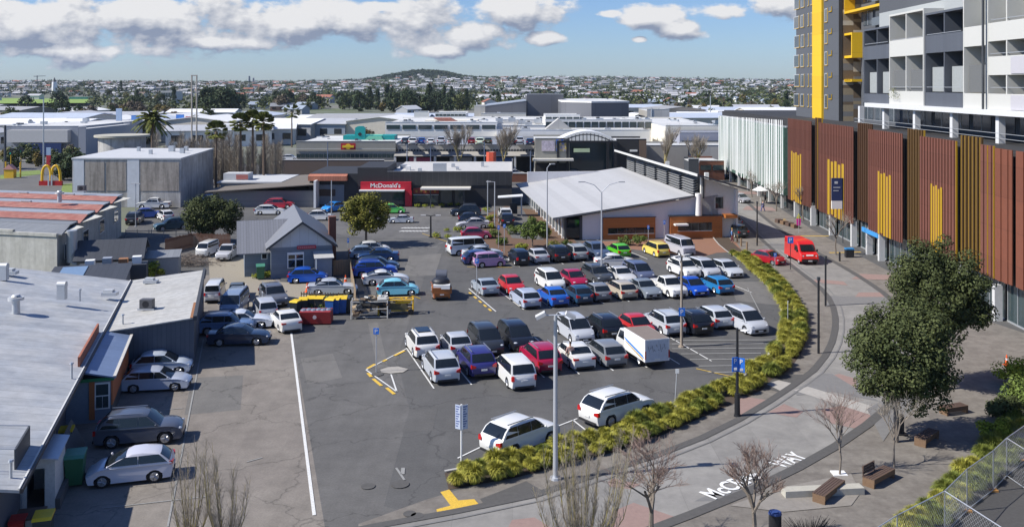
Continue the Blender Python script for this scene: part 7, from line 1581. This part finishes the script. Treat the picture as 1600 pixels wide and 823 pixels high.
sign('blue square sign on a dark pole beside the dark red hatchback', 1235, 421, 370, .6, .68, 'P', pole=BLACKM); sign('short white post with a blue plate at the hedge', 1211, 425, 395, .3, .4)
sign('slim white post in the hedge at the right of the car park', 1231, 508, 470, .06, .1, None, WHITE); sign('white post with a small plate in the hedge, leaning slightly', 1055, 626, 576, .22, .26, None, WHITE, lean=.12)
sign('pale post in front of the broken fence', 410, 490, 455, .1, .12, None, WHITE)
# two-panel sign
p = gp(721, 722); t = thing('notice_sign', 'white pole with two pale panels folded in a V full of small blue print', 'sign', p); h = zy(632, p.y); a = MB(); a.tube((0, 0, 0), (0, 0, h+.02), .05, .05, 10); a.build('pole', WHITE, t, 40)
for s in (-1, 1):
    a = MB(); a.m = Matrix.Translation((s*.055, -.06, 0)) @ Matrix.Rotation(s*R(28), 4, 'Z'); x0, x1 = (0, .30) if s > 0 else (-.30, 0); a.box(x0, x1, -.01, .01, h-1.25, h); pn = a.build('panel', M('pale_sign_panel', (.50, .56, .68), .5, var=.05), t)
    q = MB(); q.m = a.m
    for k in range(9): q.box(x0+.04, x1-.04-.05*(k % 3), -.016, -.011, h-.12-k*.125, h-.07-k*.125)
    q.build('small_print', M('print_blue', (.08, .12, .32), .6), pn)
# concrete bin and bollards
p = gp(1211, 838); t = thing('litter_bin', 'round black litter bin with a blue rim at the bottom edge of the plaza', 'bin', p); a = MB(); a.tube((0, 0, 0), (0, 0, 1.0), .27, .27, 20); a.build('body', BLACKM, t, 40); a = MB(); a.tube((0, 0, 1.0), (0, 0, 1.08), .29, .27, 20); a.tube((0, 0, 1.08), (0, 0, 1.1), .15, .15, 16); a.build('rim', M('blue_rim', (.03, .06, .2), .4), t)
t = thing('litter_bin', 'blue box shaped bin beside the shopfronts', 'bin', gp(1327, 402)); a = MB(); a.box(-.45, .45, -.3, .3, 0, .9); a.build('body', BLACKM, t); a = MB(); a.box(-.47, .47, -.32, .32, .903, 1.05); a.build('lid', M('mid_blue', (.03, .22, .5), .5), t)
BW_ = M('bollard_timber', (.25, .17, .10), .9, var=.2)
for (x, y) in ((1152, 379), (1158, 385), (1167, 391), (1183, 378), (1312, 408), (1146, 376)): t = thing('bollard', 'short timber bollard at the upper end of the hedge' if x < 1300 else 'short dark bollard beside the small street tree', 'bollard', gp(x, y), 0, 'timber bollards at the upper end of the hedge' if x < 1300 else None); a = MB(); a.tube((0, 0, 0), (0, 0, 1.0), .11, .10, 8); a.build('post', BW_ if x < 1300 else BLACKM, t)
# benches
SLT = M('bench_timber', (.10, .065, .05), .7, var=.2, scale=4); SLL = M('bench_end_timber', (.17, .105, .06), .8, var=.2, scale=4)
def bench(label, px, py, rz, L_=2.3, back=False, block=None):
    p = gp(px, py); t = thing('park_bench', label, 'bench', p, R(rz)); a = MB()
    for k in range(5): a.box(-L_/2, L_/2, -.30+k*.125, -.30+k*.125+.105, .42, .47)
    a.build('seat', SLT, t); a = MB(); a.box(-L_/2, -L_/2+.12, -.30, .3, 0, .417); a.build('leg', SLL, t); a = MB(); a.box(L_/2-.12, L_/2, -.3, .3, 0, .417); a.build('leg', SLL, t); a = MB(); a.box(-L_/2, L_/2, -.32, -.302, .22, .47); a.build('front_board', SLL, t)
    if back:
        a = MB()
        for k in range(3): a.box(-L_/2, -L_/2+1.1, .25+k*.02, .29+k*.02, .55+k*.13, .66+k*.13)
        a.box(-L_/2, -L_/2+.06, .25, .3, .4, .95); a.box(-L_/2+1.0, -L_/2+1.06, .25, .3, .4, .95); a.build('backrest', SLT, t)
    return t
bench('dark slatted bench crossing the pale concrete block', 1295, 774, 48, 2.3); bench('dark slatted bench with a short backrest', 1373, 752, 40, 2.0, True); bench('dark slatted bench in the shade of the evergreen trees', 1448, 690, 45, 1.9); bench('dark slatted bench behind the nearer evergreen tree', 1490, 645, 20, 1.6)
t = thing('concrete_bench', 'long pale concrete block under the slatted bench', 'bench', gp(1284, 772), R(6)); a = MB(); a.box(-1.9, 2.0, -.28, .28, 0, .34); a.build('block', M('pale_concrete_block', (.42, .40, .34), .8), t)
t = thing('planter_base', 'white square base round the small bare tree', 'planter', gp(1311, 740), 0); a = MB(); a.box(-.35, .35, -.3, .3, 0, .06); a.build('plate', WHITE, t)
t = thing('dark_post', 'dark waist-high post behind the slender bare tree', 'post', gp(1407, 678)); a = MB(); a.box(-.16, .16, -.12, .12, 0, 1.1); a.build('post', BLACKM, t); a = MB(); a.box(-.3, .3, -.25, .25, 0, .08); a.build('base', BLACKM, t)
# cones
def cone(label, px, py, s=1.0):
    t = thing('traffic_cone', label, 'traffic cone', gp(px, py)); a = MB(); a.tube((0, 0, .03), (0, 0, .72), .15, .03, 12); a.build('cone', M('cone_orange', (.85, .12, .02), .5), t, 40); a = MB(); a.box(-.2, .2, -.2, .2, 0, .03); a.build('base', M('cone_orange'), t); a = MB(); a.tube((0, 0, .36), (0, 0, .48), .097, .075, 12, False); a.build('white_band', WHITE, t); t.scale = (s, s, s)
cone('orange traffic cone at the right edge of the paving', 1573, 570, 1.0); cone('orange traffic cone on the grass beside the timber fence', 540, 442, 1.1); cone('orange traffic cone on the car behind the broken fence', 480, 456, 1.2); cone('small orange cone by the lavender car', 784, 399, .9)
# temporary wire fence, lower right
WIRE = M('galvanised_wire', (.55, .57, .60), .4, .5, var=.05)
fp = [gp(x, y) for x, y in ((1365, 905), (1474, 823+40), (1545, 783), (1600, 740), (1660, 700))]
fps = [gp(1330, 930), gp(1402, 880), gp(1476, 838), gp(1511, 800), gp(1552, 768), gp(1573, 746), gp(1604, 722), gp(1660, 690)]
def fpanel(a, b, h, label):
    t = thing('wire_fence_panel', label, 'fence', a); d = b-a; L_ = d.length; u = d.normalized(); q = MB()
    for e in (Vector((0, 0, 0)), d): q = MB(); q.tube(e, e+Vector((0, 0, h)), .032, k=8); q.build('post', WIRE, t)
    q = MB(); q.tube(Vector((0, 0, h-.02)), d+Vector((0, 0, h-.02)), .022, k=6); q.tube(Vector((0, 0, .12)), d+Vector((0, 0, .12)), .022, k=6); q.build('rail', WIRE, t)
    q = MB(); n = int(L_/.2); zs = h-.12
    for s in (-1, 1):
        for i in range(-int(zs/.2), n+1):
            x0 = i*.2; z0 = .12; x1 = x0+zs; z1 = h
            if s < 0: pa, pb = (x0+zs, z0), (x0, z1)
            else: pa, pb = (x0, z0), (x1, z1)
            # clip to panel
            def clip(p_, q_):
                (xa, za), (xb, zb3) = p_, q_; 
                if xa > xb: (xa, za), (xb, zb3) = (xb, zb3), (xa, za)
                if xb < 0 or xa > L_: return None
                if xa < 0: f = (0-xa)/(xb-xa); za += (zb3-za)*f; xa = 0
                if xb > L_: f = (L_-xa)/(xb-xa); zb3 = za+(zb3-za)*f; xb = L_
                return (xa, za), (xb, zb3)
            c = clip(pa, pb)
            if c: q.tube(u*c[0][0]+Vector((0, 0, c[0][1])), u*c[1][0]+Vector((0, 0, c[1][1])), .0035, k=3, cap=False)
    q.build('wire_mesh', WIRE, t, fix=False); q = MB(); q.box(-.2, .2, -.12, .12, 0, .12); q.build('foot_block', M('orange_foot', (.45, .22, .06), .8), t); return t
ln = ('at the bottom edge', 'second from the bottom edge', 'third along the grasses', 'in the middle of the run', 'fifth along the grasses', 'sixth along the grasses', 'at the right edge')
for i in range(len(fps)-1): fpanel(fps[i], fps[i+1], 2.0, 'galvanised wire fence panel %s' % ln[i])
fpanel(gp(1476, 838), gp(1570, 905), 2.0, 'wire fence panel turning back toward the camera'); fpanel(gp(1573, 746), gp(1650, 800), 2.0, 'wire fence panel turning off to the right edge')
# timber fence, broken fence
def fence(label, pts, h, w=.14, gap=.03, mat=TIMBER, name='timber_fence'):
    t = thing(name, label, 'fence', (0, 0, 0)); q = MB(); r_ = MB(); rg = random.Random(len(label))
    for a, b in zip(pts, pts[1:]):
        d = (b-a); L_ = d.length; u = d.normalized(); n = Vector((-u.y, u.x, 0))*.012; k = 0
        while k < L_:
            p0 = a+u*k; p1 = a+u*(min(L_, k+w)); hh = h*rg.uniform(.94, 1.04); q.ext([p0-n, p1-n, p1-n+Vector((0, 0, hh)), p0-n+Vector((0, 0, hh))], n*2); k += w+gap
            if gap > 1: q.build('post', mat, t); q = MB()
        for z in (.3, h-.25): r_.ext([a+n, b+n, b+n+Vector((0, 0, .08)), a+n+Vector((0, 0, .08))], n*3) if 0 else r_.ext([a+n+Vector((0, 0, z)), b+n+Vector((0, 0, z)), b+n+Vector((0, 0, z+.08)), a+n+Vector((0, 0, z+.08))], n*3)
    if q.v: q.build('palings', mat, t)
    r_.build('rail', mat, t); return t
fence('weathered timber paling fence between the house yard and the parked column', [gp(544, 408), gp(549, 440), gp(556, 478)], 1.5)
fence('timber gate panel beside the grey house', [uv(9.7, 96.2), uv(11.6, 96.2)], 1.6)
fence('broken dark fence in front of the pale silver sedan', [gp(470, 478), gp(548, 482)], 1.3, .09, .16, M('dark_timber', (.09, .065, .05), .9))
fence('dark fence behind the pile of branches', [gp(258, 396), gp(300, 386), gp(360, 388)], 1.7, .14, .04, M('reddish_timber', (.12, .06, .04), .9))
fence('pale post and rail fence of the upper left lot', [gp(196, 372), gp(236, 372), gp(300, 369)], 1.1, .08, 1.4, M('pale_post', (.35, .33, .29), .9), 'post_fence')
# climbing bits behind the bins
t = leafy_tree('shrub', 'tangled green growth behind the yellow lidded bins', gp(500, 486), (0, 0, .5), (2.6, .6, .45), 22, 60, .16, .35, LGR, .04, .2, 120)
# skip, bins and junk
t = thing('skip', 'red skip with a pale emblem full of grey bags', 'skip', gp(494, 504), R(3)); a = MB(); a.ext([(-1.3, -.75, .1), (1.3, -.75, .1), (1.25, -.8, 1.05), (-1.25, -.8, 1.05)], (0, 1.5, 0)); a.build('body', M('skip_red', (.28, .02, .02), .6, var=.2, scale=3), t); a = MB(); a.tube((0, -.83, .65), (0, -.815, .65), .16, .16, 12); a.build('emblem', M('pale_emblem', (.6, .5, .5), .6), t)
a = MB()
for i in range(6): a.ball((-1.0+i*.4, .1*(i % 2), 1.0), .3, 8, 5, (1, 1.4, .6))
a.build('contents', M('grey_bags', (.16, .18, .24), .7, bump=.6, bscale=6), t)
for i, (x, y, b_, l) in enumerate(((462, 492, BIND, 'dark bin with a yellow lid left of the red skip'), (474, 488, BIND, 'dark bin with a yellow lid behind the left end of the skip'), (486, 486, BIND, 'dark bin with a yellow lid behind the middle of the skip'), (500, 486, BIND, 'dark bin with a yellow lid behind the right end of the skip'), (518, 491, BINB, 'blue bin with a yellow lid right of the skip'), (526, 490, BINB, 'second blue bin with a yellow lid right of the skip'), (535, 489, BINB, 'blue bin nearest to the pile of junk'), (542, 488, BIND, 'dark bin right of the blue bins'))):
    wheelie(l, x, y, b_, BINY if i < 7 else BIND, rnd.uniform(-.3, .3), 1.15 if i < 4 else 1.3)
wheelie('green wheelie bin against the wall of the grey house', 407, 436, BING, M('bin_green_lid'), GA, 1.35)
wheelie('blue drum shaped bin by the yellow shrub', 252, 412, BINB, BINB, 0, 1.0)
t = thing('scrap_cage', 'white-framed cage piled with boards, wheels and boxes', 'cage', gp(578, 495), R(5)); a = MB()
for (x, y) in ((-1.5, -.6), (1.5, -.6), (-1.5, .6), (1.5, .6)): a.tube((x, y, 0), (x, y, 1.5), .05)
for z in (.15, .8, 1.4): a.path([(-1.5, -.6, z), (1.5, -.6, z), (1.5, .6, z), (-1.5, .6, z), (-1.5, -.6, z)], .03)
a.build('frame', M('cage_white', (.5, .5, .48), .6, var=.3, scale=4), t); jr = random.Random(8)
JM = [M('junk_board', (.34, .26, .17), .8, var=.3, scale=4), M('junk_dark', (.04, .045, .05), .7), M('junk_pale', (.42, .42, .4), .7, var=.2), M('junk_brown', (.13, .09, .06), .8, var=.3)]
for k in range(56):
    a = MB(); a.m = Matrix.Translation((jr.uniform(-1.4, 1.5), jr.uniform(-.5, .5), jr.uniform(.2, 1.75))) @ Matrix.Rotation(jr.uniform(0, 3), 4, 'Z') @ Matrix.Rotation(jr.uniform(-.5, .5), 4, 'X'); s = jr.uniform(.15, .45); a.box(-s, s, -s*.6, s*.6, -s*.3, s*.3); a.build('scrap_piece', JM[k % 4], t)
t = thing('yellow_trailer', 'yellow machine frame with pipes beside the scrap cage', 'machine', gp(618, 490), R(6)); a = MB(); a.box(-1.5, -1.35, -.5, -.35, 0, 1.7)
for z in (.35, 1.25): a.path([(-1.4, -.4, z), (1.5, -.4, z), (1.5, .5, z), (-1.4, .5, z), (-1.4, -.4, z)], .06)
a.tube((1.5, -.4, .2), (1.5, -.4, 1.3), .06); a.tube((1.5, .5, .2), (1.5, .5, 1.3), .06); a.build('frame', YEL, t); a = MB(); a.box(-.9, .6, -.35, .4, .4, .95); a.tube((.7, -.45, .6), (.7, .45, .6), .35, .35, 12); a.build('engine', M('engine_olive', (.15, .13, .06), .7, var=.4, scale=5), t); a = MB(); a.box(0, 1.3, -.42, -.3, .95, 1.15); a.build('panel', YEL, t)
for k in range(22):
    a = MB(); p0 = Vector((jr.uniform(-1.3, 1.4), jr.uniform(-.45, .45), jr.uniform(.4, 1.5))); a.tube(p0, p0+Vector((jr.uniform(-.9, .9), jr.uniform(-.2, .2), jr.uniform(-.4, .4))), jr.uniform(.03, .1)); a.build('loose_pipe', (YEL, JM[1], JM[3], YEL)[k % 4], t)
a = MB()
for (x, y) in ((-1.1, -.5), (1.3, -.5)): a.tube((x, y-.08, .25), (x, y+.08, .25), .25, .25, 12)
a.build('wheel', TYRE, t)
t = thing('branch_pile', 'long heap of grey cut branches behind the shed', 'branches', gp(290, 414)); a = MB(); jr = random.Random(9)
for k in range(700): x = jr.gauss(0, 1.5); y = jr.uniform(-1.2, 1.6); z = max(.05, jr.uniform(0, 1.2)*(1-abs(x)/4.5)); d_ = Vector((jr.uniform(-1, 1), jr.uniform(-.5, .5), jr.uniform(-.35, .35)))*.5; a.tube(Vector((x, y, z))-d_, Vector((x, y, z))+d_, .022, .01, 3, False)
a.build('twigs', M('cut_branches', (.20, .165, .14), .9, var=.4, scale=4), t, fix=False)
# arches sign, traffic signals at the far left
p = at(80, 180, 0); t = thing('arches_sign', 'large golden double arch sign on a red base behind the red roofs', 'sign', p); ga = M('arch_gold', (.80, .48, .015), .45); D = 180; z0, z1 = zy(283, D), zy(259, D); hw = (at(94, D).x-at(65, D).x)/2
for s in (-1, 1):
    a = MB(); P = [(s*hw/2+math.cos(math.pi*i/14)*hw/2*.96, 0, z0+(z1-z0)*math.sin(math.pi*i/14)**.62) for i in range(15)]; a.path(P, .26, 8); a.build('arch', ga, t, 50)
a = MB(); a.box(-hw*1.25, hw*1.2, -.3, .3, z0-.9, z0+.05); a.build('red_base', M('sign_red', (.45, .01, .01), .5), t); a = MB(); a.box(-.5, -.2, -.4, -.31, 0, z0+1.2); a.box(.1, .4, -.4, -.31, 0, z0+1.2); a.build('pole', M('pale_pole'), t)
for i, (x, y, D, c_, l) in enumerate(((9, 276, 215, YEL, 'yellow pole at the left edge near the crossing'), (32, 278, 205, YEL, 'second yellow pole near the crossing'))): t = thing('yellow_pole', l, 'pole', gp(x, y)); a = MB(); a.tube((0, 0, 0), (0, 0, 3.2), .16, k=8); a.build('pole', c_, t)
for (x, y, l) in ((17, 266, 'traffic signal at the far left beside the yellow pole'), (33, 262, 'traffic signal right of the yellow pole')): t = thing('traffic_signal', l, 'traffic light', gp(x, y)); a = MB(); a.tube((0, 0, 0), (0, 0, 3.6), .09); a.build('pole', YEL, t); a = MB(); a.box(-.3, .3, -.25, .25, 3.6, 4.9); a.build('head', BLACKM, t); a = MB(); a.tube((0, -.28, 3.85), (0, -.25, 3.85), .17, .17, 10); a.build('green_lens', M('signal_green', (.0, .5, .35), .4), t)
t = thing('red_advert', 'red and white board near the pale retail shed', 'sign', at(76, 215, 0)); a = MB(); a.box(-.5, .5, -.1, .1, .5, 3.2); a.build('red_panel', RED, t); a = MB(); a.box(-.5, .5, -.1, .1, 3.203, 5.0); a.build('pale_panel', M('pale_blue_pillar'), t)
t = thing('corner_kiosk', 'small yellow and white playground hut at the far left', 'hut', gp(16, 278)); a = MB(); a.box(-1, 1, -.6, .6, 0, 1.8); a.build('body', YEL, t); a = MB(); a.ext([(-1.2, -.7, 1.8), (1.2, -.7, 1.8), (0, -.7, 2.9)], (0, 1.4, 0)); a.build('roof', M('hut_roof', (.6, .3, .25), .6), t)
mast('left_mast', 'grey pole crossing the pale retail shed at the far left', 68, 200, 155, 0, .12, STEEL, 'pole'); mast('left_mast', 'dark pole at the left edge', 8, 200, 196, 0, .22, DKGREY, 'pole')
# slim masts before the centre
for (px, D, y0, l) in ((512, 190, 222, 'slim mast before the grey shopping wing'), (636, 190, 226, 'slim mast at the joint of the two shopping fronts'), (673, 190, 230, 'slim dark mast before the pale shopping front'), (757, 190, 222, 'slim blue mast before the pale shopping front'), (829, 186, 236, 'slim mast left of the poster block')): mast('shop_mast', l, px, D, y0, 0, .09, M('blue_grey_mast', (.12, .16, .24), .6), 'mast')
t = thing('white_totem', 'short white totem right of the arch', 'sign', at(1043, 182, 0)); a = MB(); a.box(-.35, .35, -.2, .2, 0, 4.5); a.build('body', WHITE, t); t = thing('white_lantern', 'white lantern on a post by the brick shop', 'lamp post', at(1104, 168, 0)); a = MB(); a.tube((0, 0, 0), (0, 0, 2.4), .12); a.build('pole', WHITE, t); a = MB(); a.box(-.35, .35, -.35, .35, 2.4, 3.6); a.build('lantern', WHITE, t)
t = thing('feather_banner', 'pink and yellow feather banner before the shopfronts', 'banner', gp(1248, 364)); a = MB(); a.tube((0, 0, 0), (0, 0, 2.4), .03); a.build('pole', STEEL, t); a = MB(); a.ext([(-.25, 0, 1.0), (.25, 0, 1.0), (.3, 0, 1.9), (-.3, 0, 1.9)], (0, .03, 0)); a.build('pink_cloth', M('magenta_cloth', (.7, .03, .35), .7), t); a = MB(); a.ext([(-.3, 0, 1.903), (.3, 0, 1.903), (0, 0, 2.6)], (0, .03, 0)); a.build('yellow_cloth', M('yellow_cloth', (.7, .65, .05), .7), t)
for (x, y, D_, l) in ((1255, 345, 0, 'bare street tree before the rust-red screen, farther one'), (1306, 398, 0, 'bare street tree before the rust-red screen, nearer one'), (1213, 330, 0, 'bare street tree before the white fins'), (1175, 308, 0, 'bare street tree at the far end of the white fins')):
    bare_tree(l, gp(x, y), 200+x, 5.2, .6, .1, 5, 3, .35, .1, BARK, TWIGG)
t = thing('street_seating', 'low timber seats and planter beside the far shopfronts', 'seat', gp(1230, 352), R(-80))
for k in range(4): a = MB(); a.box(-3+k*1.6, -2+k*1.6, -.4, .4, 0, .5); a.build('seat', SLL if k % 2 else SLT, t)
t = thing('cafe_parasol', 'white and red cafe umbrella by the white fins', 'umbrella', gp(1188, 318)); a = MB(); a.tube((0, 0, 0), (0, 0, 2.5), .04); a.build('pole', WHITE, t); a = MB(); a.tube((0, 0, 2.2), (0, 0, 2.9), 1.4, .05, 8); a.build('canopy', M('white_canvas', (.7, .68, .66), .8), t)
# people
SKIN = M('skin', (.45, .27, .19), .6, var=.05)
def skinmesh(name, verts, edges, radii, mat, parent, sub=1):
    me = bpy.data.meshes.new(name); me.from_pydata(verts, edges, []); o = bpy.data.objects.new(name, me); col.objects.link(o)
    m = o.modifiers.new('skin', 'SKIN'); m.use_smooth_shade = True
    for i, r in enumerate(radii): me.skin_vertices[0].data[i].radius = (r if isinstance(r, tuple) else (r, r))
    me.skin_vertices[0].data[0].use_root = True
    s = o.modifiers.new('sub', 'SUBSURF'); s.levels = sub; s.render_levels = sub
    bpy.context.view_layer.update(); m2 = bpy.data.meshes.new_from_object(o.evaluated_get(bpy.context.evaluated_depsgraph_get())); bpy.data.objects.remove(o); m2.materials.clear(); m2.materials.append(mat); m2.shade_smooth()
    return link(name, m2, parent)
def person(label, pos, rz, shirt, trous, step=.0, hair=(.05, .035, .025), armf=.0):
    t = thing('person', label, 'person', pos, R(rz)); st = step
    V = [(0, 0, .95), (0, .02, 1.15), (0, .02, 1.38), (0, .0, 1.50), (0, -.01, 1.62), (0, -.01, 1.74),
         (.10, 0, .90), (.11, st*.25, .50), (.11, st*.45, .09), (.11, st*.45-.13, .04), (-.10, 0, .90), (-.11, -st*.2, .50), (-.11, -st*.45, .09), (-.11, -st*.45-.13, .04),
         (.19, .02, 1.40), (.25, .03-armf*.1, 1.14), (.26, -.05-armf*.3, .92), (.26, -.08-armf*.35, .83), (-.19, .02, 1.40), (-.25, .03, 1.14), (-.26, -.05, .92), (-.26, -.08, .83)]
    E_ = [(0, 1), (1, 2), (2, 3), (3, 4), (4, 5), (0, 6), (6, 7), (7, 8), (8, 9), (0, 10), (10, 11), (11, 12), (12, 13), (2, 14), (14, 15), (15, 16), (16, 17), (2, 18), (18, 19), (19, 20), (20, 21)]
    Rr = [(.15, .1), (.135, .095), (.16, .1), .055, (.085, .1), (.07, .085), .09, .06, .045, .04, .09, .06, .045, .04, .06, .045, .035, .03, .06, .045, .035, .03]
    skinmesh('body', V, E_, Rr, SKIN, t, 2)
    up = lambda k, e: (Rr[k][0]+e, Rr[k][1]+e) if isinstance(Rr[k], tuple) else (Rr[k]+e,)*2
    def sub_(ids, name, mat, e, cut=None):
        mp = {v: i for i, v in enumerate(ids)}; VV = [V[v] for v in ids]
        if cut:
            for v, f in cut.items(): VV[mp[v]] = f
        skinmesh(name, VV, [(mp[a], mp[b]) for a, b in E_ if a in mp and b in mp], [up(v, e) for v in ids], mat, t, 2)
    sub_([0, 1, 2, 14, 15, 16, 18, 19, 20], 'shirt', M('cloth_%d' % (hash(shirt) % 9999), shirt, .85), .02)
    sub_([0, 6, 7, 8, 10, 11, 12], 'trousers', M('cloth_%d' % (hash(trous) % 9999), trous, .85), .018)
    a = MB(); a.ball((0, .025, 1.74), .1, 12, 8, (.95, 1.0, .9)); a.build('hair', M('hair_%d' % (hash(hair) % 999), hair, .8), t, 60)
    a = MB()
    for s in (-1, 1): a.ball((s*.035, -.095, 1.69), .012, 6, 4)
    a.build('eyes', BLACKM, t); a = MB(); a.ball((0, -.11, 1.66), .016, 6, 4, (.8, 1, 1.4)); a.build('nose', SKIN, t)
    return t
person('person in a pinkish top and dark trousers at the white sedan\'s open door', gp(891, 574), 190, (.45, .30, .27), (.02, .02, .025), .2, armf=.5)
person('person in a light blue top with fair hair at the corner of the community building', gp(1144, 379), 60, (.18, .35, .65), (.12, .02, .03), .4, (.45, .3, .1))
person('person in a dark blue outfit walking before the white fins', gp(1192, 331), 120, (.03, .05, .12), (.04, .08, .25), .7)
person('person in dark clothes farther along by the cafe umbrella', gp(1196, 318), 90, (.03, .03, .035), (.03, .03, .03), .4)
# ---------------------------------------------------------------- air
HAZE = .00005
if HAZE:
    a = MB(); a.box(-2600, 2600, -70, 3900, -8, 110); o = a.build('haze', None); o['kind'] = 'stuff'; tag(o, 'thin pale air between the town and the hills', 'haze')
    m = bpy.data.materials.new('haze_air'); m.use_nodes = True; N = m.node_tree.nodes; N.clear(); v = N.new('ShaderNodeVolumePrincipled'); v.inputs['Color'].default_value = (.72, .83, 1, 1); v.inputs['Density'].default_value = HAZE; v.inputs['Anisotropy'].default_value = .2
    out = N.new('ShaderNodeOutputMaterial'); m.node_tree.links.new(v.outputs[0], out.inputs['Volume']); o.data.materials.append(m)
